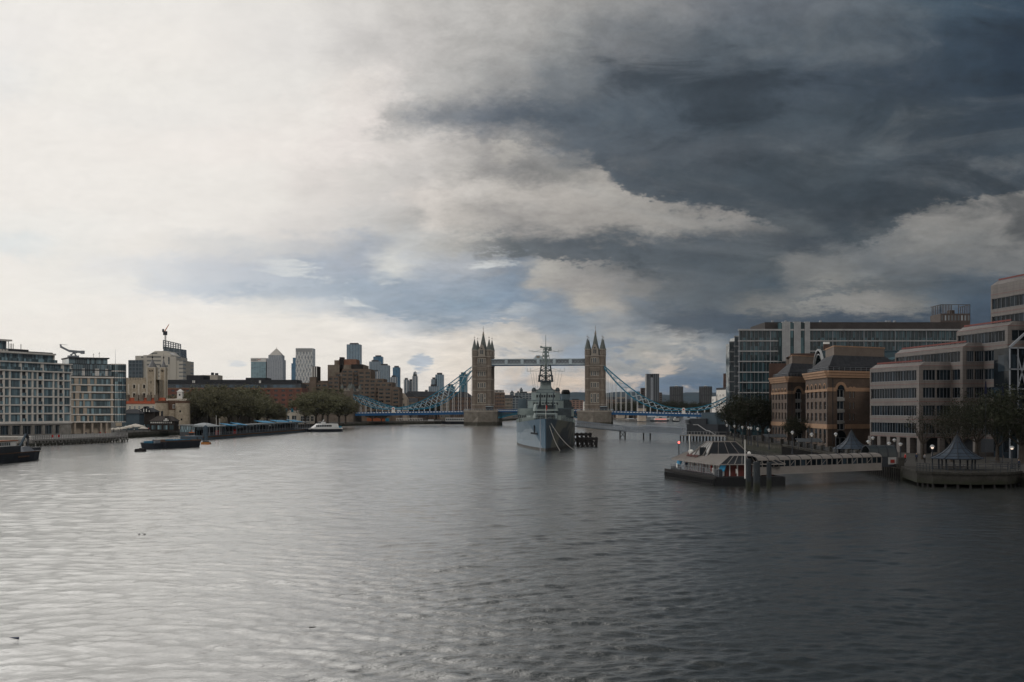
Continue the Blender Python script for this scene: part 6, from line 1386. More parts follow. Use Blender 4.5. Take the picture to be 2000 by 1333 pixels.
def gazebo(x, y, z, w, hh, label, eave=2.5):
    o = thing('pavilion', label, 'pavilion', (x, y, z), R(12), 'tent-roofed pavilions on the promenade')
    prof = [(w, eave), (w * .82, eave + .22 * hh * .4), (w * .6, eave + hh * .22), (w * .38, eave + hh * .42), (w * .2, eave + hh * .68), (w * .09, eave + hh * .9), (.04, eave + hh)]
    q = MB(); q.use(M_gaz); q.lathe(0, 0, [(w * .98, eave - .12)] + prof, 12)
    q.use(M_dark)
    for k in range(12):
        a = 2 * math.pi * k / 12
        for (r0, z0), (r1, z1) in zip(prof[:-1], prof[1:]): q.bar((r0 * math.cos(a), r0 * math.sin(a), z0 + .02), (r1 * math.cos(a), r1 * math.sin(a), z1 + .02), .1)
    for (r0, z0) in prof[1:5]:
        for k in range(12): a0, a1 = 2 * math.pi * k / 12, 2 * math.pi * (k + 1) / 12; q.bar((r0 * math.cos(a0), r0 * math.sin(a0), z0 + .02), (r0 * math.cos(a1), r0 * math.sin(a1), z0 + .02), .05)
    ro = q.build('roof', parent=o); q = MB(); q.use(M_dark); q.bar((0, 0, eave + hh), (0, 0, eave + hh + .6), .1, n=6); q.build('finial', parent=ro)
    for k in range(8):
        a = 2 * math.pi * (k + .5) / 8; q = MB(); q.use(M_dark); q.bar((w * .68 * math.cos(a), w * .68 * math.sin(a), 0), (w * .68 * math.cos(a), w * .68 * math.sin(a), eave + .1), .28, n=8)
        q.build('post', parent=o)
    q = MB(); q.use(M_timber)
    for k in range(6): a = 2 * math.pi * (k + .5) / 8; q.rbox(w * .5 * math.cos(a), w * .5 * math.sin(a), .5, 1.6, .35, .45, a)
    q.build('bench', parent=o)
gazebo(PX(1869, 193), 193, 2.36, 4.1, PZ(851, 193) - PZ(895, 193), 'nearer tent-roofed pavilion on the stone bastion, under the dark trees', eave=1.85)
gazebo(PX(1663, 256), 256, 2.1, 3.9, PZ(841, 256) - PZ(876, 256), 'farther tent-roofed pavilion behind the covered gangway', eave=1.6)
# promenade lamps
def lamp_things():
    heads = [(1419.8, 830.5), (1434.5, 832), (1450, 834), (1462, 835), (1467, 835.5), (1480, 837), (1502, 839.5), (1547.7, 844), (1585.5, 848), (1632.5, 847.5), (1696, 862), (1705, 855), (1736.6, 865.5), (1747, 859), (1759, 867), (1821, 871.5), (1976.5, 873.5)]
    lbs = ['farthest promenade lamp, at the foot of the dock stairs', 'second farthest promenade lamp, right of the dock stairs', 'promenade lamp in front of the left side of the tall dark tree', 'left lamp of the close pair before the dark tree', 'right lamp of the close pair before the dark tree', 'promenade lamp just right of the close pair', 'promenade lamp at the left corner of the farther brick warehouse', 'promenade lamp between the two brick warehouses', 'promenade lamp before the five arches of the nearer warehouse', 'promenade lamp before the white bay of the nearer warehouse', 'shorter lamp left of the gangway entrance hood', 'taller lamp left of the gangway entrance hood', 'lamp just above the gangway entrance hood, left of two', 'lamp behind the gangway entrance hood, right of two', 'tall dark lamp right of the gangway entrance hood', 'lamp left of the nearer pavilion', 'glowing lamp at the right edge beyond the nearer pavilion']
    M_sh = mat('lamp_dome', (.32, .34, .36), .4); M_gl = lamp_mat('lamp_globe', (.6, .57, .52), .06); M_gl2 = lamp_mat('lit_lamp_globe', (1, .8, .65), .8)
    for lit in (0, 1):
        p = MB(); p.use(M_dark); p.lathe(0, 0, [(.28, 0), (.2, .5), (.12, .9), (.1, 4.0)], 8); d = MB(); d.use(M_sh); d.lathe(0, 0, [(.40, 4.42), (.36, 4.6), (.2, 4.78), (.04, 4.84)], 12)
        g = MB(); g.use(M_gl2 if lit else M_gl); g.lathe(0, 0, [(.08, 4.05), (.2, 4.15), (.24, 4.41)], 10); TREES['lamp%d' % lit] = (p.mesh('post'), d.mesh('lamp_shade'), g.mesh('bulb'))
    for i, ((px, py), lb) in enumerate(zip(heads, lbs)):
        Y = 5.0 * F / (py - 800); Y = {1696: 226, 1705: 250, 1736.6: 221, 1747: 240, 1759: 218, 1793.7: 232, 1821: 194, 1976.5: 200}.get(px, Y); x = PX(px, Y); o = thing('promenade_lamp', lb, 'street lamp', (x, Y, 2.1), 0, 'globe lamps along the right promenade'); o.scale = (1, 1, (PZ(py, Y) - 2.1) / 4.6)
        for nm, me in zip(('post', 'lamp_shade', 'bulb'), TREES['lamp%d' % (px > 1800)]): c = bpy.data.objects.new(nm, me); COL.objects.link(c); c.parent = o
lamp_things()
# cafe awning, flagpoles
for (px0, px1, Y, py, lb) in ((1556, 1604, 300, 857.5, 'grey striped cafe awning below the nearer brick warehouse'), (1492, 1535, 350, 849, 'dark cafe awning below the farther brick warehouse')):
    f = Fr(px0, Y, px1, Y); o = f.thing('cafe_awning', lb, 'awning', z=2.1); z = f.z(py, px0) - 2.1; q = MB(); n = 12
    for k in range(n): q.use(mat('awning_grey', (.07, .08, .085), .8) if k % 2 else M_dark); a, b = f.L * k / n, f.L * (k + 1) / n; q.add([(a, -2, z - .8), (b, -2, z - .8), (b, 2, z), (a, 2, z), (a, -2, z - .7), (b, -2, z - .7), (b, 2, z + .1), (a, 2, z + .1)], [(0, 1, 5, 4), (4, 5, 6, 7), (0, 4, 7, 3), (1, 2, 6, 5), (2, 3, 7, 6)])
    q.build('canopy', parent=o); q = MB(); q.use(M_dark)
    for k in range(5): q.bar((f.L * k / 4, -1.7, 0), (f.L * k / 4, -1.7, z - .8), .12)
    q.build('post', parent=o)
for px, Y, yt, lb in ((1925, 222, 742, 'left dark flagpole with a furled flag before the stepped offices'), (1958, 222, 752, 'right dark flagpole with a furled flag before the stepped offices')):
    c = P(px, yt, Y); o = thing('flagpole', lb, 'flagpole', (c.x, Y, 2.1)); h_ = c.z - 2.1; q = MB(); q.use(M_dark); q.bar((0, 0, 0), (0, 0, h_), .16, n=6, w2=.08); q.build('pole', parent=o)
    q = MB(); q.use(mat('navy_cloth', (.012, .015, .035), .9)); q.prism([(-.3, -.1), (.2, -.15), (.35, .1), (-.1, .15)], h_ - 2.6, h_ - .3, [(-.08, -.05), (.1, -.05), (.12, .05), (0, .06)]); q.build('flag', parent=o)
# trees on the right
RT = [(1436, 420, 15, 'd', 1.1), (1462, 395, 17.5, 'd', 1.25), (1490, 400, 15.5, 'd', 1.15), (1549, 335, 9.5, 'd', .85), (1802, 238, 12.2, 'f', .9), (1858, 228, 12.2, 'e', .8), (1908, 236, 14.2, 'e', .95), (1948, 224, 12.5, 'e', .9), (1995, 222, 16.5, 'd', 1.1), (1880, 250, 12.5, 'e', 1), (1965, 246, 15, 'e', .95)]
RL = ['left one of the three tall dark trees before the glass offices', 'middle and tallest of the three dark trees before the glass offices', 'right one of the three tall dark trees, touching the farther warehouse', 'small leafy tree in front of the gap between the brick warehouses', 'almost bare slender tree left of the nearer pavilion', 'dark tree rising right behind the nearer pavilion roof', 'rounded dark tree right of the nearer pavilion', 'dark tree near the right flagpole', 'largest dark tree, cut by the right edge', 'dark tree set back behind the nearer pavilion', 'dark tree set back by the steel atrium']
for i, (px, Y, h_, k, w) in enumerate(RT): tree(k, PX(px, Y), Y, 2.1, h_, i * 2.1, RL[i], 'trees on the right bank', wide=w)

# ---- floating pier with its waiting hall
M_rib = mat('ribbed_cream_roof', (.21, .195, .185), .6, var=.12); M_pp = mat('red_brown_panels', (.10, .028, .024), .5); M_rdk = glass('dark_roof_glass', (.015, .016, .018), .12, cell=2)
c0, c1 = Vector((PX(1300, 214), 214, 0)), Vector((PX(1397, 189.5), 189.5, 0)); d_ = (c1 - c0); LL = d_.length; rz = math.atan2(d_.y, d_.x)
o = thing('pier_pontoon', 'dark floating passenger pier with tyre fenders, cream roof and red walls', 'pontoon', c0, rz)
# local x: along the long side towards the viewer; local +y: towards the bank
Wp = 10.0
q = MB(); q.use(M_black); q.prism([(0, 1.5), (1.5, 0), (LL, 0), (LL + .6, 1), (LL + .6, Wp + 1.5), (0, Wp + 1.5)], -.8, 1.3); q.use(M_wood2); q.box(0, LL + .6, -.2, 0, 1.1, 1.5); q.build('hull', parent=o)
q = MB(); q.use(mat('pontoon_deck', (.05, .05, .053), .8)); q.prism([(.1, 1.6), (1.6, .1), (LL, .1), (LL + .5, 1.1), (LL + .5, Wp + 1.4), (.1, Wp + 1.4)], 1.3, 1.36); q.build('deck', parent=o)
for k in range(26):
    q = MB(); q.use(M_black); x = .9 + k * (LL - 1.2) / 25
    for j in range(8): t0, t1 = j * math.pi / 4, (j + 1) * math.pi / 4; q.bar((x + .36 * math.cos(t0), -.32, .55 + .5 * math.sin(t0)), (x + .36 * math.cos(t1), -.32, .55 + .5 * math.sin(t1)), .24, n=5)
    q.build('tyre_fender', parent=o)
q = MB(); q.use(M_black); q.bar((-.6, 1.2, 1.1), (-.2, 3.0, 1.1), 1.5, n=10); q.build('bow_fender', parent=o)
# waiting hall with skirt roof and pyramid lantern
x0, x1, y0, y1 = 3.6, LL - 1.2, 2.3, Wp + .2
q = MB(); q.use(M_pp); q.box(x0, x1, y0, y1, 1.36, 3.75); q.build('wall', parent=o)
ops = [(x0 + .5 + k * 1.45, x0 + 1.35 + k * 1.45, 1.6, 3.4) for k in range(int((x1 - x0 - 1) / 1.45))]
windows(o, ops, M_glass, M_white, 1, 0, .07, depth=y0 - .05)
q = MB(); q.use(M_white)
for k in range(5): q.box(x1 - 5.2 + k * 1.1, x1 - 5.0 + k * 1.1, y0 - .25, y0 - .1, 1.4, 3.7)
for k in range(5): q.box(x1 + .1, x1 + .25, y0 + .4 + k * 1.3, y0 + .55 + k * 1.3, 1.4, 3.7)
q.build('porch_post', parent=o)
ze, zr = 3.3, 4.6; xe0, xe1, ye0, ye1 = x0 - 2.0, x1 + 1.6, y0 - 1.7, y1 + 1.4; xr0, xr1, yr0, yr1 = x0 - .2, x1 - .4, y0 + .7, y1 - .9
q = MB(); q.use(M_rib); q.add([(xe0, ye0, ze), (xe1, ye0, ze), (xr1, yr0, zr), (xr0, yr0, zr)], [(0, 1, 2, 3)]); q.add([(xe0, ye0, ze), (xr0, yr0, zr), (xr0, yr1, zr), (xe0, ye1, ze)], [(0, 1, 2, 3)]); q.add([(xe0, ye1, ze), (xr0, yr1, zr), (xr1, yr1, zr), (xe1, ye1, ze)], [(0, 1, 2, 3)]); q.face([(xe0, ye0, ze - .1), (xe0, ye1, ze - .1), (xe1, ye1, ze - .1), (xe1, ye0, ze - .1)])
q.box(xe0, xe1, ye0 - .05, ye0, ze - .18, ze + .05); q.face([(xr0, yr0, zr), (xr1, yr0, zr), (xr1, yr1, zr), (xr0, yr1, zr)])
n = 24
for k in range(n + 1): f_ = k / n; q.bar((xe0 + (xe1 - xe0) * f_, ye0, ze + .04), (xr0 + (xr1 - xr0) * f_, yr0, zr + .04), .09)
ro = q.build('roof', parent=o)
q = MB(); q.use(M_rdk); q.add([(xe1, ye0, ze), (xe1, ye1, ze), (xr1, yr1, zr), (xr1, yr0, zr)], [(0, 1, 2, 3)]); q.use(M_rib); n = 9
for k in range(n + 1): f_ = k / n; q.bar((xe1 + .02, ye0 + (ye1 - ye0) * f_, ze + .03), (xr1 + .02, yr0 + (yr1 - yr0) * f_, zr + .03), .1)
q.bar((xe1, ye0, ze), (xe1, ye1, ze), .15); q.build('glazed_slope', parent=ro)
# lantern
cx = x0 + (x1 - x0) * .36; bx0, bx1, by0, by1 = cx - 3.9, cx + 4.3, y0 - .1, y1 - .2; tx0, tx1, ty0, ty1 = cx - 1.4, cx + 1.6, y0 + 1.9, y1 - 1.9; zt = 6.5
q = MB(); q.use(M_rdk); Bq = [(bx0, by0), (bx1, by0), (bx1, by1), (bx0, by1)]; Tq = [(tx0, ty0), (tx1, ty0), (tx1, ty1), (tx0, ty1)]; q.prism(Bq, 4.2, zt, Tq); q.use(M_rib)
for k in range(4):
    j = (k + 1) % 4; q.bar((*Bq[k], 4.25), (*Tq[k], zt + .02), .13); q.bar((*Tq[k], zt + .03), (*Tq[j], zt + .03), .11)
    for g_ in (.25, .5, .75): a = Vector(Bq[k]).lerp(Vector(Bq[j]), g_); b = Vector(Tq[k]).lerp(Vector(Tq[j]), g_); q.bar((a.x, a.y, 4.3), (b.x, b.y, zt + .02), .07)
q.use(M_rdk); q.prism([(cx - .9, by0 - .3), (cx + 1.5, by0 - .3), (cx + 1.5, by0 + 2), (cx - .9, by0 + 2)], 4.3, 5.6, [(cx + .1, by0 + .1), (cx + .5, by0 + .1), (cx + .5, by0 + 2), (cx + .1, by0 + 2)]); q.use(M_rib)
q.bar((cx - .9, by0 - .32, 4.3), (cx + .3, by0 + .05, 5.65), .13); q.bar((cx + 1.5, by0 - .32, 4.3), (cx + .3, by0 + .05, 5.65), .13); q.build('lantern_roof', parent=ro)
text('London Bridge', .95, M_pp, ro, (cx - 1.6, y0 - .7, 3.95), (R(52), 0, 0), .04)
for x in (cx - 5.8, cx - 4.9):
    q = MB(); q.use(M_white); q.lathe(x, y0 + .5, [(.08, 4.1), (.08, 4.4), (.26, 4.5), (.3, 4.8), (.15, 5.0), (.05, 5.05)], 10); q.build('dome_light', parent=ro)
q = MB(); q.use(M_white); q.lathe(bx1 + 1.0, y1 - 1, [(.08, 4.0), (.26, 4.5), (.3, 4.8), (.05, 5.05)], 10); q.build('dome_light', parent=ro)
def local_pole(px, Y, pyb, pyt, r, m, nm):
    pass
for (px_, Y_, za_, yt_) in ((1347, 207, 3.4, 849), (1455, 186, 1.3, 859)):
    v_ = Vector((PX(px_, Y_), Y_, 0)) - c0; cc_, ss_ = math.cos(-rz), math.sin(-rz); x_, y_ = cc_ * v_.x - ss_ * v_.y, ss_ * v_.x + cc_ * v_.y
    q = MB(); q.use(M_white); q.bar((x_, y_, za_), (x_, y_, PZ(yt_, Y_)), .2, n=8, w2=.1); q.build('mast', parent=o)
q = MB(); q.use(M_dark); q.bar((.8, 2.2, 1.3), (.8, 2.2, 6.0), .16, n=6); po = q.build('signal_post', parent=o)
for z in (5.95, 3.2): q = MB(); q.use(lamp_mat('red_signal', (1, .12, .10), 3.0)); q.lathe(.8, 2.2, [(.12, z), (.2, z + .15), (.12, z + .35)], 8); q.build('signal_lamp', parent=po)
q = MB(); q.use(M_steel)
for k in range(30): x = 1.5 + k * (LL - 1.5) / 29; q.bar((x, .5, 1.36), (x, .5, 2.5), .06)
for z in (1.75, 2.1, 2.5): q.bar((1.5, .5, z), (LL, .5, z), .05)
q.build('railing', parent=o)
for (x, y) in ((2.2, 1.7), (LL - .9, 1.4)):
    q = MB(); q.use(M_cyan); q.add([(x - .9, y - .1, 2.5), (x + .9, y - .1, 2.2), (x + .8, y + .3, 3.4), (x - .6, y + .3, 3.9), (x - .9, y + .1, 2.5), (x + .9, y + .1, 2.2), (x + .8, y + .5, 3.4), (x - .6, y + .5, 3.9)], [(0, 1, 2, 3), (7, 6, 5, 4), (0, 4, 5, 1), (1, 5, 6, 2), (2, 6, 7, 3), (3, 7, 4, 0)]); q.use(M_steel); q.bar((x - .5, y, 1.3), (x - .5, y, 2.6), .1); q.bar((x + .5, y, 1.3), (x + .5, y, 2.4), .1); q.build('blue_board', parent=o)
for (x, y) in ((LL - 2.5, .45), (5, .45), (LL + .3, 3.4)):
    q = MB(); q.use(M_white); q.box(x - .2, x + .2, y - .06, y, 1.9, 2.6); q.build('notice', parent=o)
q = MB(); q.use(M_pp); q.bar((LL - 2.7, .35, 2.3), (LL - 2.7, .42, 2.3), .6, n=12); q.build('lifebuoy', parent=o)
for (x, y, w) in ((1.0, 5.5, 1.1), (LL - .9, .9, .9)):
    q = MB(); q.use(M_dark); q.box(x - w / 2, x + w / 2, y - w / 2, y + w / 2, 1.36, 2.5); q.build('bollard', parent=o)
# mooring dolphins (steel posts) in front of the gangway end
for (px, py0, py1, Y, r, lb) in ((1462, 898, 948, 180, .42, 'left steel guide pile at the near end of the floating pier'), (1478, 904, 952, 176, .5, 'middle and thickest steel guide pile at the near end of the floating pier'), (1502, 905, 935, 184, .38, 'right steel guide pile before the covered gangway')):
    q = MB(); q.use(M_steel if False else tide(mat('dark_steel_pile', (.03, .036, .043), .6), 1.2)); zt_ = PZ(py0, Y); q.lathe(0, 0, [(r, -2), (r, zt_), (r * .8, zt_ + .15)], 14); tag(q.build('guide_pile', loc=(PX(px, Y), Y, 0)), lb, 'mooring pile', 'steel guide piles of the floating pier')
# covered gangway
A_, B_ = Vector((PX(1478, 190), 190, 0)), Vector((PX(1722, 206), 206, 0)); d_ = B_ - A_; L = d_.length
o = thing('covered_gangway', 'long cream covered gangway with many small windows joining floating pier and promenade', 'gangway', A_, math.atan2(d_.y, d_.x))
zf, slope = 1.85, .0
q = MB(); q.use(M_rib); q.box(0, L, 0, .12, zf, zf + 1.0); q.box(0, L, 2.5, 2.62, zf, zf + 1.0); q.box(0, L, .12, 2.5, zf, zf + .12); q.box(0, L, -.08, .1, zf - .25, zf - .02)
for k in range(5): q.box(0, L, -.03, 0, zf + .18 + k * .19, zf + .21 + k * .19)
q.build('side_panel', parent=o)
q = MB(); q.use(M_rib); n = 6; rp = [(-.1, zf + 2.0), (-.1, zf + 2.15), (.3, zf + 2.5), (1.3, zf + 2.72), (2.3, zf + 2.5), (2.7, zf + 2.15), (2.7, zf + 2.0)]
q.add([(x, p[0], p[1]) for x in (0, L) for p in rp], [(i, 7 + i, 8 + i, i + 1) for i in range(6)]); q.use(M_dark)
for k in range(13): x = L * k / 12; [q.bar((x, a[0], a[1] + .03), (x, b[0], b[1] + .03), .09) for a, b in zip(rp[:-1], rp[1:])]
q.build('roof', parent=o)
nw = 24
wp = MB().use(M_rib).box(-.07, .07, -.02, .12, zf + 1.0, zf + 2.05).mesh('window_post')
for k in range(nw + 1):
    for y in (0, 2.5): c_ = bpy.data.objects.new('window_post', wp); COL.objects.link(c_); c_.parent = o; c_.location = (L * k / nw, y, 0)
windows(o, [(L * k / nw + .07, L * (k + 1) / nw - .07, zf + 1.0, zf + 2.0) for k in range(nw)], M_og, None, depth=.06)
for k in range(0, nw, 3): MB().use(M_rib).bar((L * k / nw, .02, zf + 1.0), (L * (k + 1) / nw, .02, zf + 2.0), .07).build('brace', parent=o)
# entrance hood
f = Fr(1700, 208, 1752, 209); o = f.thing('entrance_hood', 'dark barrel-roofed entrance hood with a white notice at the shore end of the gangway', 'entrance hood', z=2.1)
q = MB(); q.use(mat('hood_glazing', (.028, .036, .04), .35)); L = f.L; n = 8; rr = 1.7; zc = PZ(893, 208) - 2.1 + .0
arcp = [(-rr * math.cos(math.pi * k / n) + 1.6, zc + (rr * 1.15) * math.sin(math.pi * k / n)) for k in range(n + 1)]
q.add([(x, p[0], p[1]) for x in (0, L) for p in arcp], [(i, n + 1 + i, n + 2 + i, i + 1) for i in range(n)]); q.use(M_dark)
for k in range(4): x = L * k / 3; [q.bar((x, a[0], a[1]), (x, b[0], b[1]), .16) for a, b in zip(arcp[:-1], arcp[1:])]
q.build('roof', parent=o)
q = MB(); q.use(M_dark); q.box(0, L, 0, .12, -.1, zc) ; q.box(0, .12, 0, 3.2, -.1, zc); q.build('wall', parent=o)
q = MB(); q.use(mat('grey_white_board', (.30, .30, .30), .6)); q.box(L * .66, L * .97, -.08, -.02, .35, 1.6); so = q.build('notice_board', parent=o); q = MB(); q.use(mat('dull_red', (.20, .03, .025), .6)); q.box(L * .74, L * .9, -.11, -.085, .6, 1.2); q.build('red_panel', parent=so)
# dock platform by the footbridge
f = Fr(1328, 470, 1424, 452); o = f.thing('dock_platform', 'dark landing platform on timber piles with a sloping stair rail at the footbridge end', 'landing stage')
L = f.L; q = MB(); q.use(M_stone); q.box(0, L, 0, 9, 1.7, 2.3); q.build('deck', parent=o)
q = MB(); q.use(M_wood2)
for k in range(16):
    for y in (.3, 4.5): q.bar((L * k / 15, y, -1.5), (L * k / 15, y, 1.8), .5, n=6)
q.build('pile', parent=o)
q = MB(); q.use(M_dark); q.box(f.u(1337), f.u(1398), 1.2, 8, 2.3, f.z(829, 1360)); q.box(f.u(1340), f.u(1372), 2, 7, f.z(829, 1360), f.z(818, 1360)); q.use(mat('blue_grey_cladding', (.07, .10, .125), .6)); q.box(f.u(1360), f.u(1390), 3, 8, f.z(829, 1360), f.z(806, 1360)); q.use(M_steel); q.box(f.u(1328.5), f.u(1337), .5, 3, f.z(828, 1330), f.z(820, 1330)); q.build('cabin', parent=o)
q = MB(); q.use(M_alu); pts_ = [(1351, 830), (1360, 830), (1376, 841), (1382, 842), (1396, 851)]
for (a, b) in zip(pts_[:-1], pts_[1:]): q.bar((f.u(a[0]), .9, f.z(a[1], a[0])), (f.u(b[0]), .9, f.z(b[1], b[0])), .28)
for k in range(12): q.bar((f.u(1337 + 6 * k), .3, 2.3), (f.u(1337 + 6 * k), .3, 3.4), .09)
q.bar((f.u(1330), .3, 3.4), (L, .3, 3.4), .08); q.build('handrail', parent=o)
# ---------------------------------------------------------------- distance
hm = mat('far_hill', (.018, .042, .062), 1.0, var=.35, vs=.004)  # blue of the distance haze is put into the hill colour
def hills(pts, Y, depth, name='hills'):
    mb = MB(); mb.use(hm); rnd = random.Random(5)
    rowsN = 5; n = 120
    def top(px):
        for (a, ya), (b, yb) in zip(pts[:-1], pts[1:]):
            if a <= px <= b: return ya + (yb - ya) * (px - a) / (b - a)
        return pts[-1][1]
    P_ = []
    for r_ in range(rowsN + 1):
        row = []
        for i in range(n + 1):
            px = pts[0][0] + (pts[-1][0] - pts[0][0]) * i / n; h_ = PZ(top(px) + 1.0 * math.sin(px * .05) + .7 * math.sin(px * .17 + 2) + rnd.uniform(-.35, .35), Y)
            k = r_ / rowsN; row.append((PX(px, Y), Y - depth * (1 - k), max(0, h_) * math.sin(k * math.pi / 2)))
        P_.append(row)
    for a, b in zip(P_[:-1], P_[1:]):
        for i in range(n): mb.face([a[i], a[i + 1], b[i + 1], b[i]])
    mb.build(name, kind='structure')
hills([(-200, 790), (300, 786), (700, 785), (940, 780), (1000, 778), (1060, 774), (1110, 768), (1140, 766), (1180, 767), (1240, 766), (1300, 772), (1330, 768), (1380, 768), (1420, 774), (1600, 780), (2200, 788)], 7000, 1800)

def tower(px0, px1, py, Y, m, label, name='tower_block', cat='tower block', group=None, top=None, parts=(), depth=None, z0=2.0):
    f = Fr(px0, Y, px1, Y); L = f.L; D = depth or L; o = thing(name, label, cat, (f.A.x, Y, 0), 0, group); zt = PZ(py, Y)
    q = MB(); q.use(m); q.box(0, L, 0, D, z0, zt); q.build('wall', parent=o)
    return o, L, D, zt
G_bl = (.06, .10, .125)
m_hs = gridmat('teal_curtain_wall', (.26, .37, .42), (.14, .25, .30), 9, 4, .1, .3); m_one = gridmat('steel_clad_grid', (.34, .37, .41), (.19, .22, .26), 6, 4, .45, .45); m_nf = gridmat('white_diagrid', (.66, .66, .64), (.30, .33, .36), 10, 4, .2, .2, diag=True)  # teal and steel walls coloured paler and bluer in place of more haze
m_blu = gridmat('deep_blue_curtain_wall', (.08, .19, .30), (.04, .13, .23), 5, 4, .2, .25); m_grb = gridmat('grey_blue_ribbed', (.27, .36, .43), (.09, .16, .23), 5, 4, .45, .3, ribs=True); m_gry = gridmat('grey_flats_grid', (.24, .30, .35), (.08, .13, .18), 5, 3.4, .35, .4)  # grey walls lightened towards blue, distance haze put into their colour
m_res = gridmat('pale_ribbed_flats', (.42, .44, .46), (.10, .14, .18), 7, 3.4, .45, .3, ribs=True); m_teal = gridmat('teal_flats', (.05, .17, .24), (.03, .12, .18), 6, 3.4, .2, .3)
Yc = 4200
FG = 'far cluster of high-rise towers on the skyline'
o, L, D, zt = tower(490, 519, 707, Yc, m_hs, 'far teal glass tower with a white top band carrying small dark and red lettering', 'skyscraper', 'skyscraper', FG)
q = MB(); q.use(M_white); q.box(-.5, L + .5, -.5, D + .5, PZ(707, Yc), PZ(699.5, Yc)); so = q.build('sign_band', parent=o)
text('HSBC', 10, M_dark, so, (L * .25, -1.2, PZ(706, Yc) + 1), (R(90), 0, 0), .3); 
q = MB(); q.use(mat('faded_red', (.40, .14, .12), .6)); z = PZ(703, Yc); x = L * .55
for s in (-1, 1): q.add([(x, -1, z), (x + s * 5, -1, z + 3), (x + s * 5, -1, z - 3)], [(0, 1, 2) if s < 0 else (0, 2, 1)])
q.build('emblem', parent=so)
o, L, D, zt = tower(521.5, 552.5, 703, Yc, m_one, 'far grey tower with a pale pyramid roof', 'skyscraper', 'skyscraper', FG)
q = MB(); q.use(m_one); q.box(L * .07, L * .93, L * .07, L * .93, zt, PZ(694, Yc)); q.build('upper_storeys', parent=o)
q = MB(); q.use(mat('pale_pyramid', (.50, .48, .45), .5)); z = PZ(694, Yc); q.prism([(L * .1, L * .1), (L * .9, L * .1), (L * .9, L * .9), (L * .1, L * .9)], z, PZ(680, Yc), [(L * .49, L * .49), (L * .51, L * .49), (L * .51, L * .51), (L * .49, L * .51)]); q.bar((L / 2, L / 2, PZ(680, Yc)), (L / 2, L / 2, PZ(677, Yc)), 1.2, n=5); q.build('pyramid_roof', parent=o)
o, L, D, zt = tower(569, 580, 710, Yc, m_blu, 'narrow dark blue stepped tower left of the white lattice tower', 'skyscraper', 'skyscraper', FG); q = MB(); q.use(m_blu); q.box(L * .25, L, 1, D, zt, PZ(699, Yc)); q.build('upper_storeys', parent=o)
o, L, D, zt = tower(577.5, 610.5, 680.5, 3900, m_nf, 'white tower wrapped in a diagonal lattice', 'skyscraper', 'skyscraper', FG)
q = MB(); q.use(mat('grey_screen', (.30, .31, .32), .5)); q.box(2, L - 2, -.3, D - 2, zt - 12, zt - 1); q.build('crown_screen', parent=o)
for a, b, y, Y, m, lb in ((677, 703.5, 673, 3900, m_grb, 'tall ribbed blue-grey tower rising behind the brown hotel'), (721, 742, 706.5, 3900, m_gry, 'grey flats tower at the left of the blue group right of the hotel'), (729, 747, 697, 4300, m_blu, 'tallest dark blue tower of the group right of the hotel'), (739, 760, 714, 3800, m_gry, 'pale grey-blue tower at the right of the group right of the hotel'), (722, 741, 726, 3600, m_res, 'low pale block at the foot of the blue group'), (767, 781, 718, 3900, m_blu, 'slender deep blue tower with a square top standing alone'), (762, 775, 737, 3700, m_res, 'short pale block leaning on the slender blue tower'), (788.5, 798, 742, 3500, m_res, 'left wing of the pale ribbed twin flats'), (798, 806, 744.5, 3520, m_res, 'middle wing of the pale ribbed twin flats'), (805, 815.5, 735, 3500, m_res, 'right and taller wing of the pale ribbed twin flats'), (842, 853, 741, 3300, m_gry, 'mid-height grey tower left of the tall dark ribbed one'), (850, 866.5, 732, 3300, m_grb, 'tall dark ribbed tower above the left chain of the bridge'), (837, 856, 755, 3100, m_gry, 'low wide grey block behind the left chain'), (828, 837, 766, 3000, m_blu, 'smallest blue block at the left of the grey group behind the chain'), (897, 913, 732, 2600, m_teal, 'teal tower directly left of the left bridge tower'), (872, 888, 755, 2700, m_teal, 'low teal block left of the teal tower behind the chain')):
    o, L, D, zt = tower(a, b, y, Y, m, lb, 'skyscraper', 'skyscraper', FG)
    q = MB(); q.use(M_slate); q.box(L * .2, L * .8, D * .2, D * .8, zt, zt + 5); q.build('plant_room', parent=o)
o, L, D, zt = tower(806.5, 814, 731, 3510, m_res, 'rounded crown of a pale flats tower above the ribbed twins', 'skyscraper', 'skyscraper', FG); q = MB(); q.use(m_res); q.lathe(L / 2, D / 2, [(L * .42, zt), (L * .4, zt + 5), (L * .15, zt + 8)], 10); q.build('domed_top', parent=o)
# behind the keep
YW = 1150; m_wh = gridmat('cream_office_panels', (.50, .48, .43), (.20, .21, .21), 30, 3.7, .55, .6); m_dg = gridmat('dark_office_glass', (.10, .13, .16), (.03, .055, .075), 3.2, 3.7, .22, .22, .2)
f = Fr(253, YW, 358, YW)
o = f.thing('office_building', 'bulky cream office block with stepped roofline behind the pale keep', 'office building'); q = MB(); q.use(m_wh)
q.box(f.u(280), f.u(333), 0, 40, 2, f.z(694, 300)); q.prism([(f.u(285), 5), (f.u(332), 5), (f.u(332), 35), (f.u(285), 35)], f.z(694, 300), f.z(685.5, 300), [(f.u(300), 5), (f.u(322), 5), (f.u(322), 35), (f.u(300), 35)]); q.box(f.u(333), f.u(345), -2, 38, 2, f.z(697, 300)); q.box(f.u(345), f.u(358), -1, 38, 2, f.z(704.5, 300)); q.box(f.u(259), f.u(291), 8, 38, 2, f.z(694.5, 300)); q.build('wall', parent=o)
q = MB(); q.use(m_dg); q.box(f.u(252.5), f.u(280.2), -3, 30, 2, f.z(704, 300)); q.build('glazed_wing', parent=o)
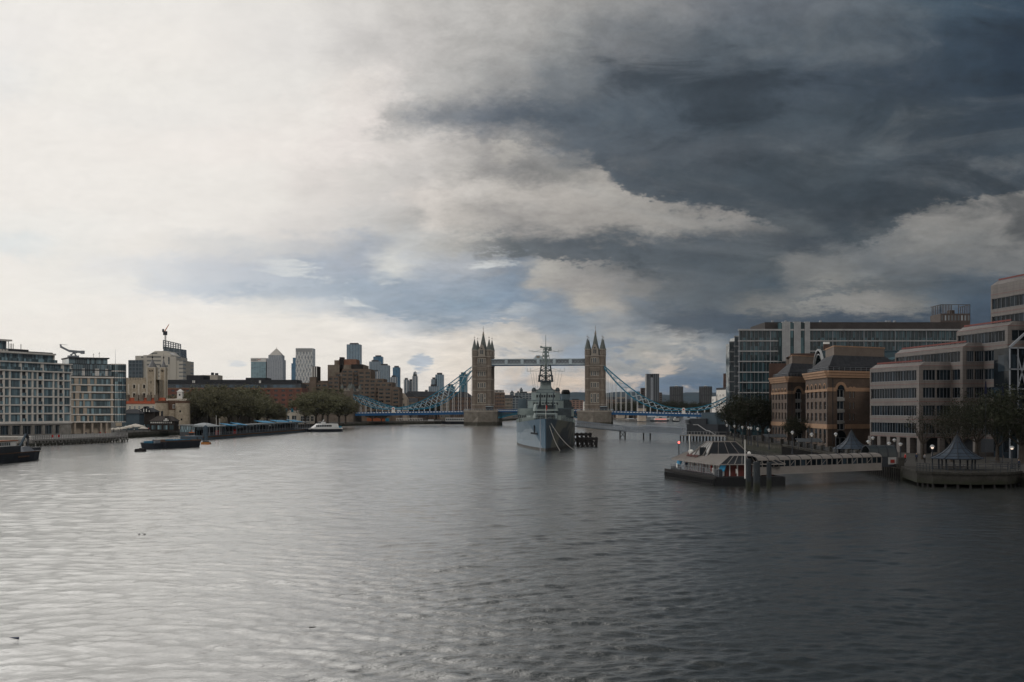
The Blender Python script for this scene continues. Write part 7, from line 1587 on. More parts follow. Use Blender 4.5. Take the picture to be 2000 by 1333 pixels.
ops = [(f.u(312 + k * 6), f.u(312 + k * 6) + 2, f.z(717 + r_ * 7.5, 300), f.z(714 + r_ * 7.5, 300)) for k in range(3) for r_ in range(3)] + [(f.u(328.5), f.u(331), f.z(712, 300), f.z(698, 300))]
windows(o, ops, M_glass, None, depth=-.1)
f = Fr(316, 1350, 357, 1350); o = f.thing('slanted_tower', 'dark glass tower with a slanted open-framed top behind the cream block', 'tower block'); m_sl = gridmat('slanted_tower_glass', (.16, .19, .22), (.06, .09, .11), 6.5, 4.2, .2, .22); q = MB(); q.use(m_sl)
ua, ub, uc = f.u(319), f.u(352.5), f.u(357); q.add([(ua, 0, 2), (uc, 0, 2), (ub, 0, f.z(674 + 8, 320)), (ua, 0, f.z(677, 320)), (ua, 25, 2), (uc, 25, 2), (ub, 25, f.z(682, 320)), (ua, 25, f.z(677, 320))], [(0, 1, 2, 3), (1, 5, 6, 2), (5, 4, 7, 6), (4, 0, 3, 7), (3, 2, 6, 7)]); q.build('wall', parent=o)
q = MB(); q.use(M_steel); zt0, zt1 = f.z(665, 320), f.z(673, 352)
for k in range(8): x = ua + (ub - ua) * k / 7; q.box(x - .5, x + .5, 0, 1, f.z(682, 320), zt0 + (zt1 - zt0) * k / 7)
for z in (.35, .7): q.bar((ua, .5, f.z(680, 320) + (zt0 - f.z(680, 320)) * z), (ub, .5, f.z(682, 320) + (zt1 - f.z(682, 320)) * z), .8)
q.bar((ua, .5, zt0), (ub, .5, zt1), 1.0); q.build('crown_frame', parent=o)
o = thing('tower_crane', 'red and white tower crane jib high above the slanted glass tower', 'crane', (PX(323, 1380), 1380, 2)); zc = PZ(655, 1380)
q = MB(); q.use(M_white); q.bar((0, 0, 0), (0, 0, zc - 2), 1.6); q.build('mast', parent=o); q = MB(); q.use(M_dark); q.box(-2.4, 2.0, -1, 1, zc - 2, zc + 2.5); q.box(-3.4, -1.6, -1, 1, zc + 1.5, zc + 5); q.build('cab', parent=o); q = MB(); q.use(M_orange); q.bar((-1, 0, zc + 2), (4.2, 0, zc + 10.5), 1.0, n=4, w2=.5); q.build('jib', parent=o)
# long blue roofed offices and red brick block
M_rb = brick('red_brick', (.20, .075, .055), (.16, .06, .045), (.15, .11, .09), .5); M_bgl = glass('dark_blue_office_glass', (.025, .05, .075), .15, cell=3)
YB = 860; f = Fr(313, YB, 590, YB); o = f.thing('brick_office', 'long red brick offices with arched windows under a dark blue glazed attic', 'office building'); L = f.L
zb_, za, zr_ = f.z(758, 500), f.z(750, 500), f.z(742, 500)
ops = []; ar_l = []
for k in range(19):
    c = f.u(524.5 + 14.35 * (k - 2)) if k < 7 else None
    if k >= 7: break
for px_ in [524.5 + 14.35 * j for j in range(-14, 5)]:
    if px_ - 4 < 316 or px_ + 4 > 588: continue
    a, b = f.u(px_ - 3.5), f.u(px_ + 3.5)
    for y in (763, 772, 781, 790, 799): ops.append((a, b, f.z(y + 2.3, 500), f.z(y - 1.4, 500)))
mb = MB(); mb.use(M_rb); wall(mb, 0, L, 2.3, zb_, ops, .6); body(mb, L, 25, 2.3, zb_)
for px_ in [531.7 + 14.35 * j for j in range(-15, 5)]:
    if 318 < px_ < 588: mb.box(f.u(px_) - .3, f.u(px_) + .3, -.3, 0, 2.3, zb_ - .5)
mb.use(M_pal); mb.box(0, L, -.25, 0, zb_ - .5, zb_); mb.build('wall', parent=o); windows(o, ops, M_glass, M_dark, 2, 0, .15, depth=.55, limit=95)
q = MB(); q.use(M_bgl); q.box(1, L - 1, 1, 24, zb_, za); q.use(M_slate); q.box(-.5, L - 2, 0, 24, za, za + .5); q.box(3, L - 4, 3, 22, za + .5, zr_); q.box(f.u(478), f.u(518), 3, 22, zr_, f.z(738, 500)); q.box(f.u(362), f.u(395), 3, 22, zr_, f.z(733, 500)); q.use(M_steel); q.box(0, L - 1, .6, .9, za - .4, za); q.build('attic', parent=o)
q = MB(); q.use(M_white)
for px_ in (320, 376, 379, 506, 508): q.box(f.u(px_) - .3, f.u(px_) + .3, 1, 1.6, za + .5, za + 2.4)
q.build('roof_vent', parent=o)
o, L, D, zt = tower(394, 425, 733, 1150, mat('cream_render', (.45, .42, .37), .8), 'pale flat building showing over the long brick offices', 'building', 'building', depth=20); q = MB(); q.use(M_dark); q.box(L * .55, L * .68, 2, 6, zt, zt + 2.5); q.box(L * .8, L * .95, 2, 6, zt, zt + 2); q.build('roof_vent', parent=o)
# riverside building with blue-crested gateway between the tree clumps
f = Fr(553, 800, 615, 800); o = f.thing('engine_house', 'small cream building with arched doors and blue crests between the two tree clumps', 'building'); L = f.L; ztp = f.z(804, 580)
opa = [(L * .05, L * .2, 2.6, f.z(812, 580)), (L * .27, L * .42, 2.6, f.z(812, 580)), (L * .55, L * .68, 4, f.z(813, 580)), (L * .72, L * .83, 4, f.z(813, 580)), (L * .87, L * .96, 4, f.z(813, 580))]
mb = MB(); mb.use(M_quoin); wall(mb, 0, L, 2.3, ztp, opa, .5); body(mb, L, 8, 2.3, ztp); mb.use(M_blue)
for px_ in (559, 571, 587): mb.box(f.u(px_) - .8, f.u(px_) + .8, -.3, 0, ztp - .5, ztp + 2)
mb.use(M_conc); mb.box(-.3, L + .3, -.3, 8, ztp, ztp + .5); mb.build('wall', parent=o); windows(o, opa, M_glass, M_white, 2, 1, .15, depth=.45)
# brown stepped hotel
M_hot = mat('brown_hotel_concrete', (.155, .122, .098), .9, var=.25, vs=.25); M_hotd = mat('dark_hotel_recess', (.03, .028, .028), .8)
YH = 1010; o = thing('hotel', 'huge brown terraced concrete hotel behind the left end of the bridge', 'hotel', (PX(690, YH), YH, 0)); X0 = PX(690, YH)
def hb(px0, px1, pyt, dY, D, rows=True, m=M_hot, pb=825, side=True):
    """one terrace block of the hotel, with real window recesses"""
    Y = YH + dY; a, b = PX(px0, Y) - X0, PX(px1, Y) - X0; zt = PZ(pyt, Y); ops = []
    z = zt - 1.5
    if rows:
        n = max(1, int((b - a) / 4.6)); fw = (b - a) / n
        while z - 1.5 > 12:
            for k in range(n): ops.append((a + fw * (k + .16), a + fw * (k + .84), z - 1.5, z))
            z -= 3.25
    q = MB(); q.use(m); XT = Matrix.Translation((0, dY, 0)); wall(q, a, b, 2, zt, ops, .8, XT)
    q.add([(a, dY, 2), (b, dY, 2), (b, dY + D, 2), (a, dY + D, 2), (a, dY, zt), (b, dY, zt), (b, dY + D, zt), (a, dY + D, zt)], [(1, 2, 6, 5), (2, 3, 7, 6), (3, 0, 4, 7), (4, 5, 6, 7)])
    q.build('terrace_block', parent=o)
    windows(o, ops, M_glass, M_hotd, 2, 0, .2, depth=.7, xf=XT)
hb(738, 777, 756, -6, 30); hb(766, 780, 758, -8, 30, pb=825); hb(700, 766, 747, 0, 30); hb(721, 749, 740, 4, 30); hb(668, 722, 721, 8, 34); hb(700, 724, 724, 5, 34)
hb(604, 668, 744, -4, 30); hb(616, 640, 748, -10, 30); hb(605, 617, 737, -12, 20, rows=False); hb(640, 662, 735, -8, 30); hb(655, 690, 728, 2, 30)
hb(640, 712, 713, 14, 30, rows=False, m=M_old); hb(686, 709, 712, 12, 20, rows=False, m=M_hotd); hb(653, 697, 704, 20, 20, rows=False, m=M_old); hb(662, 696, 702, 16, 20, rows=False, m=mat('reddish_plant_room', (.24, .13, .09), .9)); hb(663, 671, 698, 14, 8, rows=False, m=M_hotd)
hb(610, 621, 716, -6, 14, rows=False, m=M_hotd); hb(587, 606, 748, 30, 20)
q = MB(); q.use(M_white); a = PX(612, YH) - X0
for k in range(3): q.bar((a + k * 1.8, -6.6, PZ(737, YH)), (a + k * 1.8, -6.6, PZ(717, YH)), .9, n=8)
q.build('vent_pipe', parent=o)
# pointed gable building, brick warehouses behind the left chain
f = Fr(778, 1050, 795, 1050); o = f.thing('gabled_house', 'sandy gabled building at the right foot of the brown hotel', 'building'); q = MB(); q.use(M_sand); L = f.L; q.side([(0, 2), (L, 2), (L, f.z(780, 785)), (L * .5, f.z(768, 785)), (0, f.z(780, 785))], 0, 18); q.build('wall', parent=o); windows(o, [(L * .3, L * .45, 14, 17), (L * .55, L * .7, 14, 17), (L * .42, L * .58, 20, 22)], M_glass, None, depth=-.05)
def longblock(px0, px1, py, Y, m, label, cols_, rows_, name='warehouse', cat='warehouse', roof=True, D=14, Y1=None, pb=2.5, group=None):
    f = Fr(px0, Y, px1, Y1 or Y); L = f.L; zt = f.z(py, (px0 + px1) / 2); o = f.thing(name, label, cat, group)
    zs = [(pb + 1 + (zt - pb - 1.2) * (k + .25) / rows_, pb + 1 + (zt - pb - 1.2) * (k + .75) / rows_) for k in range(rows_)]
    ops = grid_opens(even(.5, L - .5, cols_, .5), zs); mb = MB(); mb.use(m); wall(mb, 0, L, 1, zt, ops, .4); body(mb, L, D, 1, zt); mb.build('wall', parent=o); windows(o, ops, M_glass, None, depth=.35)
    if roof: q = MB(); q.use(M_slate); q.add([(-.3, -.3, zt), (L + .3, -.3, zt), (L + .3, D / 2, zt + D * .28), (-.3, D / 2, zt + D * .28), (-.3, D + .3, zt), (L + .3, D + .3, zt)], [(0, 1, 2, 3), (3, 2, 5, 4), (0, 3, 4), (1, 5, 2)]); q.build('roof', parent=o)
    return o
M_stk = brick('brown_brick_far', (.17, .11, .08), (.13, .085, .065), (.13, .1, .08), .5)
longblock(812, 925, 776, 1180, M_stk, 'long brown brick wharf warehouse behind the left chain of the bridge', 30, 5, D=20, Y1=1240)
longblock(860, 878, 772, 1150, M_old, 'narrow brick warehouse end standing before the long one behind the chain', 4, 6, D=14)
longblock(795, 815, 786, 1150, M_old, 'low brown warehouse right of the gabled building', 5, 3)
longblock(966, 986, 767, 1500, M_stk, 'brown brick block just right of the left bridge tower', 6, 7, name='apartment_block', cat='apartment block', roof=False)
longblock(986, 1001, 778, 1450, M_old, 'low dark brick block between the left bridge tower and the ship', 5, 5, name='apartment_block', cat='apartment block')
m_gl = gridmat('grey_terrace_flats', (.15, .18, .20), (.05, .07, .09), 5, 3.2, .3, .35)
for a, b, y, Y, lb in ((991, 1022, 776, 1600, 'dark grey glass flats left of the warship bridge'), (1005, 1040, 768, 1750, 'wider grey flats right behind the warship superstructure'), (996, 1004, 766, 1800, 'small grey stair tower above the dark glass flats'), (1015, 1021, 760, 1820, 'slim grey tower over the flats left of the ship'), (1008, 1016, 767, 1830, 'short grey block beside the slim tower left of the ship'), (1108, 1140, 782, 1900, 'low reddish flats between the ship and the right bridge tower')):
    o, L, D, zt = tower(a, b, y, Y, m_gl if a != 1108 else gridmat('reddish_flats', (.22, .13, .10), (.07, .06, .06), 6, 3.2, .4, .4), lb, 'apartment_block', 'apartment block', 'blocks of flats seen beyond the middle of the bridge'); q = MB(); q.use(M_dark); q.box(L * .3, L * .7, 2, 6, zt, zt + 2); q.build('plant_room', parent=o)
tower(965, 984, 762, 1900, gridmat('pale_flats', (.40, .38, .36), (.12, .13, .14), 6, 3.2, .4, .4), 'pale rounded flats just right of the left bridge tower', 'apartment_block', 'apartment block', depth=20)
# beyond the right side span
m_dk = gridmat('dark_concrete_tower', (.07, .085, .10), (.035, .04, .048), 3.4, 60, .5, .02, ribs=True)
o, L, D, zt = tower(1262.5, 1287.5, 730.5, 1900, m_dk, 'tall dark slab tower with a notched top beyond the right side span'); q = MB(); q.use(M_steel); q.box(L * .33, L * .52, -.6, 0, 2, zt - 6); q.build('stair_shaft', parent=o); q = MB(); q.use(M_black); q.box(L * .36, L * .5, -.9, -.6, zt - 5, zt - 1.5); q.build('louvre', parent=o)
m_br2 = gridmat('dark_brown_flats', (.075, .055, .05), (.04, .035, .035), 5, 3.2, .3, .4)
tower(1251.5, 1263, 758, 1950, m_br2, 'short brown wing at the left foot of the dark slab tower'); tower(1287, 1293, 767, 1950, m_br2, 'short brown wing at the right foot of the dark slab tower')
for a, b, lb in ((1308.5, 1333.5, 'left one of the two round gasholder-shaped towers on the right skyline'), (1366, 1390, 'right one of the two round gasholder-shaped towers on the right skyline')):
    Y = 2100; r = (PX(b, Y) - PX(a, Y)) / 2; x = (PX(a, Y) + PX(b, Y)) / 2; zt = PZ(757, Y); o = thing('round_tower', lb, 'tower block', (x, Y, 0), 0, 'round towers on the right skyline')
    q = MB(); q.use(M_sb if False else mat('gasholder_grey', (.085, .09, .095), .7, var=.2)); q.lathe(0, 0, [(r, 2), (r, zt)], 20); q.build('wall', parent=o)
    q = MB(); q.use(M_dark)
    for k in range(20): t = 2 * math.pi * k / 20; q.bar((r * 1.02 * math.cos(t), r * 1.02 * math.sin(t), 2), (r * 1.02 * math.cos(t), r * 1.02 * math.sin(t), zt + 1), .8)
    for z in (zt * .45, zt * .72, zt + .5): q.lathe(0, 0, [(r * 1.04, z), (r * 1.04, z + 1.0)], 20)
    q.build('guide_frame', parent=o); q = MB(); q.use(M_alu); q.lathe(0, 0, [(r * .35, zt), (r * .3, zt + 2.4), (r * .08, zt + 3.2)], 10); q.build('rooftop_drum', parent=o)
for i, (a, b, y, Y, m) in enumerate(((1184, 1205, 781, 1700, M_stk), (1196, 1222, 776, 1850, M_old), (1206, 1236, 786, 1500, M_sand), (1140, 1150, 785, 1700, M_conc), (1228, 1252, 790, 1500, M_stk), (1146, 1160, 790, 1600, M_conc))):
    longblock(a, b, y, Y, m, ['red-brown riverside flats just right of the right bridge tower', 'dark stone flats rising right of the right bridge tower', 'sandy low flats behind the white hangers of the right span', 'small pale block left of the right bridge tower', 'low brown block beside the trees beyond the right span', 'white block low behind the right bridge tower'][i], 7, 5, 'apartment_block', 'apartment block', roof=(i % 2 == 0))
longblock(1247, 1262, 798, 900 + 230, M_sand, 'low white riverside pavilion seen through the right side span', 8, 1, 'riverside_pavilion', 'pavilion', D=10)
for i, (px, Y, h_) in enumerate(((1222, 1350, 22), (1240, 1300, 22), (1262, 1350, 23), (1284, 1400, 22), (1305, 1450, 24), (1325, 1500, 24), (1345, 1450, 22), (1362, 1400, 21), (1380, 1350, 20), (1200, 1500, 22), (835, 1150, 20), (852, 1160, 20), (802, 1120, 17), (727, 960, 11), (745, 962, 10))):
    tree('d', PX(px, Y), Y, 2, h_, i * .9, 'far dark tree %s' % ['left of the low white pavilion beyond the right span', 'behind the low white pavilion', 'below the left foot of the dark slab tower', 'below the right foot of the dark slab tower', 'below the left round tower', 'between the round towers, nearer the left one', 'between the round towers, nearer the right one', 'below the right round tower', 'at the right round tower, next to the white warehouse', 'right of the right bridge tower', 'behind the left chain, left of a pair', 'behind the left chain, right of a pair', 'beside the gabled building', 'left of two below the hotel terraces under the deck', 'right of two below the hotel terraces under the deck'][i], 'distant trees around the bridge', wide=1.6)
# white warehouse with chimney at the right bridge end
f = Fr(1390, 1020, 1425, 980); o = f.thing('white_warehouse', 'white stepped riverside warehouse with a tall brick chimney at the right end of the bridge', 'warehouse'); L = f.L
mb = MB(); mb.use(M_conc)
for a, b, y, d0 in ((1390, 1398, 775, 0), (1397, 1417, 762, 1), (1416, 1425, 768, 3)):
    u0, u1 = f.u(a), f.u(b); zt = f.z(y, a); mb.box(u0, u1, d0, 20, 2, zt)
mb.use(M_slate); mb.box(f.u(1397), f.u(1417), .8, 20, f.z(762, 1400), f.z(758, 1400)); mb.build('wall', parent=o)
windows(o, [(f.u(px_), f.u(px_) + 1.2, f.z(y, 1400) - .9, f.z(y, 1400) + .9) for px_ in (1392, 1400, 1406, 1412, 1420) for y in (782, 790, 773)], M_glass, M_dark, 1, 0, .15, depth=-.02)
q = MB(); q.use(M_brd); q.bar((f.u(1402), 6, 2), (f.u(1402), 6, f.z(730, 1400)), 3.0, n=10, w2=2.2); q.build('chimney', parent=o)
# under the left side span: moored river craft and a walkway
o = thing('landing_stage', 'white-ribbed floating landing stage under the left side span', 'landing stage', (PX(820, 1000), 1000, 0)); q = MB(); q.use(M_dark); a, b = PX(712, 1000) - PX(820, 1000), PX(825, 1000) - PX(820, 1000); q.box(a, b, 0, 6, -.5, 1.4); q.build('pontoon', parent=o)
q = MB(); q.use(M_white); a = PX(773, 1000) - PX(820, 1000)
for k in range(17): x = a + k * 1.35; q.bar((x, 1, 1.4), (x + .8, 1, 4.6), .28)
q.bar((a, 1, 4.6), (b, 1, 4.6), .3); q.build('gangway_truss', parent=o)
# ---------------------------------------------------------------- boats
def hull_mb(L, W, z0, z1, m, bow=.22, stern=.06, low=.8, sheer=.0):
    """boat hull, bow towards +x, centred"""
    q = MB(); q.use(m); st = [(-.5, stern and .8), (-.5 + stern, 1), (.5 - bow, 1), (.5 - bow * .45, .72), (.5 - bow * .12, .3), (.5, .03)]
    prev = None
    for (t, w) in st:
        x = t * L; h = z1 + sheer * max(0, t) ** 2 * 4; r = [(x - (.25 * z1 if t > .3 else 0), -w * W / 2 * low, z0), (x, -w * W / 2, h), (x, w * W / 2, h), (x - (.25 * z1 if t > .3 else 0), w * W / 2 * low, z0)]
        if prev: q.face([prev[0], r[0], r[1], prev[1]]); q.face([prev[2], r[2], r[3], prev[3]]); q.face([prev[1], r[1], r[2], prev[2]])
        else: q.face(r)
        prev = r
    return q
M_hull = mat('dark_blue_black_hull', (.022, .026, .034), .5, var=.3); M_rust = mat('rusty_deck', (.10, .065, .05), .85, var=.4, vs=1.5); M_grn = mat('faded_blue_tarpaulin', (.03, .13, .22), .8, var=.3, vs=.7)
# workboat at the left edge (bow to the right)
a, b = P(-62, 912, 250), P(76, 897, 283); a.z = b.z = 0
Ya = 12 * F / (909 - 800); Yb = 12 * F / (897 - 800)
a = Vector((PX(-60, Ya), Ya, 0)); b = Vector((PX(75, Yb), Yb, 0)); d = b - a; L = d.length; c = (a + b) / 2
o = thing('workboat', 'dark steel workboat with a crane arm and small white wheelhouse at the left edge', 'workboat', c, math.atan2(d.y, d.x))
hull_mb(L, 5.2, -.5, 2.0, M_hull, sheer=.35).build('hull', parent=o)
q = MB(); q.use(M_rust); q.box(-L * .45, L * .4, -2.3, 2.3, 1.95, 2.1); q.bar((-L * .45, -2.55, 2.05), (L * .3, -2.55, 2.1), .22); q.bar((L * .02, -2.66, 1.1), (L * .18, -2.66, 1.15), .2, .35); q.build('deck', parent=o)
q = MB(); q.use(M_dark); q.box(-L * .2, L * .12, -1.6, 1.6, 2.1, 3.6); q.use(M_white); q.box(-L * .2, L * .06, -1.5, 1.5, 3.6, 4.7); q.use(mat('orange_brown_roof', (.25, .11, .06), .7)); q.box(-L * .22, L * .08, -1.7, 1.7, 4.7, 4.95); wh_ = q.build('wheelhouse', parent=o)
windows(wh_, [(-L * .18 + k * 1.0, -L * .18 + k * 1.0 + .75, 3.8, 4.5) for k in range(5)], M_glass, None, xf=Matrix.Translation((0, -1.55, 0)), depth=0)
q = MB(); q.use(M_steel); q.prism([(L * .17, -1.6), (L * .36, -1.4), (L * .36, 1.4), (L * .17, 1.6)], 2.1, 3.2, [(L * .2, -.6), (L * .32, -.5), (L * .32, .5), (L * .2, .6)]); q.build('hatch_cover', parent=o)
q = MB(); q.use(M_pon); q.lathe(L * .19, 0, [(.6, 2.1), (.5, 2.9)], 8); q.bar((L * .19, 0, 2.8), (L * .3, 0, 6.1), .5, .45, w2=.4); q.use(M_dark); q.bar((L * .3, 0, 6.1), (L * .335, 0, 5.2), .5); q.bar((L * .335, 0, 5.3), (L * .33, 0, 3.2), .32); q.box(L * .315, L * .345, -.5, .5, 2.5, 3.3); q.build('crane_arm', parent=o)
q = MB(); q.use(M_dark); q.box(L * .42, L * .49, -.8, .8, 2.2, 2.9); q.build('windlass', parent=o)
# moored barges
def put(px0, py0, px1, py1):
    Y0, Y1 = 12 * F / (py0 - 800), 12 * F / (py1 - 800); a = Vector((PX(px0, Y0), Y0, 0)); b = Vector((PX(px1, Y1), Y1, 0)); d = b - a
    return (a + b) / 2, d.length, math.atan2(d.y, d.x)
c, L, rz = put(303, 877, 376, 873.5)
o = thing('barge', 'long open dark lighter barge with blue covers moored in the left stream', 'barge', c + Vector((0, 3, 0)), rz)
q = MB(); q.use(M_hull); q.prism([(-L / 2, -2.6), (L / 2 - 1.5, -2.6), (L / 2, -1.4), (L / 2, 1.4), (L / 2 - 1.5, 2.6), (-L / 2, 2.6)], -.4, 2.0, [(-L / 2, -3), (L / 2 - 1, -3), (L / 2 + .6, -1.6), (L / 2 + .6, 1.6), (L / 2 - 1, 3), (-L / 2, 3)]); q.build('hull', parent=o)
q = MB(); q.use(M_rust); q.box(-L / 2 + .4, L / 2 - .4, -2.7, -2.4, 2.0, 2.35); q.box(-L / 2 + .4, L / 2 - .4, 2.4, 2.7, 2.0, 2.6); q.box(-L / 2, -L / 2 + 2, -2.6, 2.6, 2.0, 2.3); q.box(L / 2 - 2, L / 2, -2.3, 2.3, 2.0, 2.4); q.build('coaming', parent=o)
q = MB(); q.use(M_grn); q.box(-L * .15, L * .22, -2.3, 2.3, 2.0, 2.55); q.use(M_dark); q.box(L * .44, L * .46, -1.8, -1.4, 2.3, 3.2); q.build('cargo_cover', parent=o)
c, L, rz = put(273, 877, 305, 877.5)
o = thing('barge', 'small dark pointed barge lashed to the left end of the long lighter', 'barge', c + Vector((0, 2.5, 0)), rz + math.pi)
hull_mb(L, 4.6, -.4, 1.7, M_hull, sheer=.3).build('hull', parent=o); q = MB(); q.use(M_grn); q.box(-L * .3, L * .2, -1.6, 1.6, 1.7, 2.3); q.use(M_steel); q.bar((-L * .1, 0, 2.3), (-L * .25, 0, 3.3), .15); q.box(-L * .45, -L * .35, -1.2, 1.2, 1.7, 2.5); q.build('cargo_cover', parent=o)
c, L, rz = put(264.5, 882.5, 284, 882.5)
q = MB(); q.use(M_wood2); q.prism([(-L / 2, -1.4), (L / 2, -1.4), (L / 2, 1.4), (-L / 2, 1.4)], -.3, .8, [(-L * .42, -1.2), (L * .42, -1.2), (L * .42, 1.2), (-L * .42, 1.2)]); q.box(-.3, .3, -.3, .3, .8, 1.0); tag(q.build('mooring_raft', loc=c, rz=rz), 'small flat dark mooring raft below the left end of the barges', 'raft')
c, L, rz = put(393.5, 868, 411, 868)
o = thing('mooring_buoy', 'small orange and black flat mooring float right of the barges', 'buoy', c, rz); q = MB(); q.use(mat('faded_orange', (.30, .13, .045), .7)); q.prism([(-L / 2, -1.3), (L / 2, -1.3), (L / 2, 1.3), (-L / 2, 1.3)], -.3, .7, [(-L * .45, -1.1), (L * .45, -1.1), (L * .45, 1.1), (-L * .45, 1.1)]); q.build('float', parent=o); q = MB(); q.use(M_black); q.box(-L * .3, L * .3, -.9, .9, .7, 1.0); q.build('top_plate', parent=o)
# rescue boat
c, L, rz = put(362, 857, 394, 857)
o = thing('rescue_boat', 'small orange and white rescue boat at the near end of the river bus pier', 'boat', c, rz + math.pi); hull_mb(L, 2.8, -.3, 1.1, mat('faded_orange', (.30, .13, .045), .7), sheer=.25).build('hull', parent=o)
q = MB(); q.use(M_dark); q.box(-L * .12, L * .22, -1, 1, 1.1, 2.4); q.use(M_orange); q.box(-L * .15, L * .24, -1.15, 1.15, 2.4, 2.65); q.bar((L * .1, 0, 2.6), (L * .1, 0, 3.6), .1); q.build('cabin', parent=o)
q = MB(); q.use(M_steel); q.bar((-L * .45, -1.1, 1.9), (-L * .15, -1.1, 1.9), .1); q.box(-L * .45, -L * .38, -.7, .7, 1.0, 2.2); q.build('deck_rail', parent=o)
# passenger catamaran
c, L, rz = put(598, 844.5, 660, 843.5)
o = thing('catamaran', 'white and blue passenger catamaran leaving the far end of the river bus pier', 'ferry', c + Vector((0, 4, 0)), rz + math.pi)
M_cw = mat('ferry_white', (.62, .63, .63), .4, var=.06)
for y in (-2.8, 2.8):
    q = hull_mb(L, 1.9, -.4, 1.5, M_hull, bow=.18, sheer=.1); q.build('hull', parent=o, loc=(0, y, 0))
q = MB(); q.use(M_cw); q.prism([(-L * .48, -3.7), (L * .3, -3.7), (L * .42, -1.5), (L * .42, 1.5), (L * .3, 3.7), (-L * .48, 3.7)], 1.3, 2.1); q.prism([(-L * .38, -3.3), (L * .24, -3.3), (L * .36, -1.3), (L * .36, 1.3), (L * .24, 3.3), (-L * .38, 3.3)], 2.1, 4.3, [(-L * .36, -3.0), (L * .14, -3.0), (L * .2, -1.1), (L * .2, 1.1), (L * .14, 3.0), (-L * .36, 3.0)]); ca = q.build('cabin', parent=o)
windows(ca, [(-L * .34 + k * L * .055, -L * .34 + k * L * .055 + L * .045, 2.7, 3.7) for k in range(9)], M_glass, None, xf=Matrix.Translation((0, 3.2, 0)) @ Matrix.Rotation(math.pi, 4, 'Z') @ Matrix.Translation((0, 0, 0)), depth=-.06)
q = MB(); q.use(M_cw); q.box(-L * .02, L * .12, -1.4, 1.4, 4.3, 5.3); q.use(M_glass); q.box(-L * .01, L * .125, -1.3, 1.3, 4.6, 5.1); q.use(M_cw); q.bar((L * .02, 0, 5.3), (-L * .02, 0, 6.8), .2); q.bar((L * .0, -.9, 6.0), (0, .9, 6.0), .12); q.build('bridge', parent=o)
q = MB(); q.use(M_blue); q.box(-L * .47, -L * .38, -3.2, 3.2, 2.1, 3.0); q.box(-L * .4, L * .2, 3.0, 3.36, 1.7, 2.15); q.build('livery_stripe', parent=o)
# boats beyond the bridge on the right
for (x0, x1, py, h_, m1, lb) in ((1265, 1300, 823.5, 1, M_red, 'red and white pleasure boat with lit windows beyond the right side span'), (1301, 1312, 823.0, .8, M_white, 'small white boat between the two pleasure boats beyond the right span'), (1313, 1327, 824.5, .9, M_white, 'white cabin boat nearest the landing stage beyond the right span')):
    c, L, rz = put(x0, py, x1, py); c.y = min(c.y, 1180)
    o = thing('pleasure_boat', lb, 'boat', c, rz + math.pi, 'boats moored beyond the right span'); s = h_; hull_mb(L, L * .28, -.3, 1.4 * s, M_hull, sheer=.3).build('hull', parent=o)
    q = MB(); q.use(M_cw); q.box(-L * .42, L * .28, -L * .1, L * .1, 1.4 * s, 3.4 * s); q.use(M_dark); q.box(-L * .44, L * .3, -L * .11, L * .11, 3.4 * s, 3.7 * s); q.use(M_cw); q.box(L * .02, L * .2, -L * .06, L * .06, 3.7 * s, 5 * s); ca = q.build('cabin', parent=o)
    for k in range(7): MB().use(lamp_mat('lit_red_window', (1, .25, .18), .4) if m1 is M_red else M_glass).box(-L * .38 + k * L * .09, -L * .38 + k * L * .09 + L * .06, L * .1, L * .1 + .1, 1.9 * s, 2.9 * s).build('window', parent=ca)
o = thing('pleasure_boat', 'long white restaurant boat moored under the left side span beside the left pier', 'boat', (PX(893, 990), 985, 0), 0); L = PX(926, 990) - PX(868, 990); hull_mb(L, 5, -.3, 2.2, M_hull).build('hull', parent=o); q = MB(); q.use(M_cw); q.box(-L * .38, L * .4, -2, 2, 2.2, 5.2); ca = q.build('cabin', parent=o); windows(ca, [(-L * .36 + k * 1.5, -L * .36 + k * 1.5 + 1.1, 3.2, 4.4) for k in range(12)], M_glass, None, depth=-2.05)
o = thing('pleasure_boat', 'low white-railed boat beyond the left span, left of the restaurant boat', 'boat', (PX(843, 1010), 1000, 0), 0); L = PX(869, 1010) - PX(818, 1010); hull_mb(L, 4, -.3, 1.5, M_hull).build('hull', parent=o); q = MB(); q.use(M_cw); q.box(-L * .1, L * .1, -1.5, 1.5, 1.5, 3.6); q.bar((-L * .4, 0, 2.6), (L * .4, 0, 2.6), .15); q.build('cabin', parent=o)
o = thing('workboat', 'orange and dark working craft under the left side span near the gate tower', 'workboat', (PX(738, 985), 985, 0), 0); L = PX(764, 985) - PX(712, 985); hull_mb(L, 5, -.3, 2.2, M_hull).build('hull', parent=o); q = MB(); q.use(mat('rust_orange', (.30, .10, .05), .8)); q.box(-L * .4, L * .25, -2, 2, 2.2, 5.0); q.use(M_blue); q.box(L * .3, L * .42, -1.5, 1.5, 2.2, 4.8); q.build('cabin', parent=o)

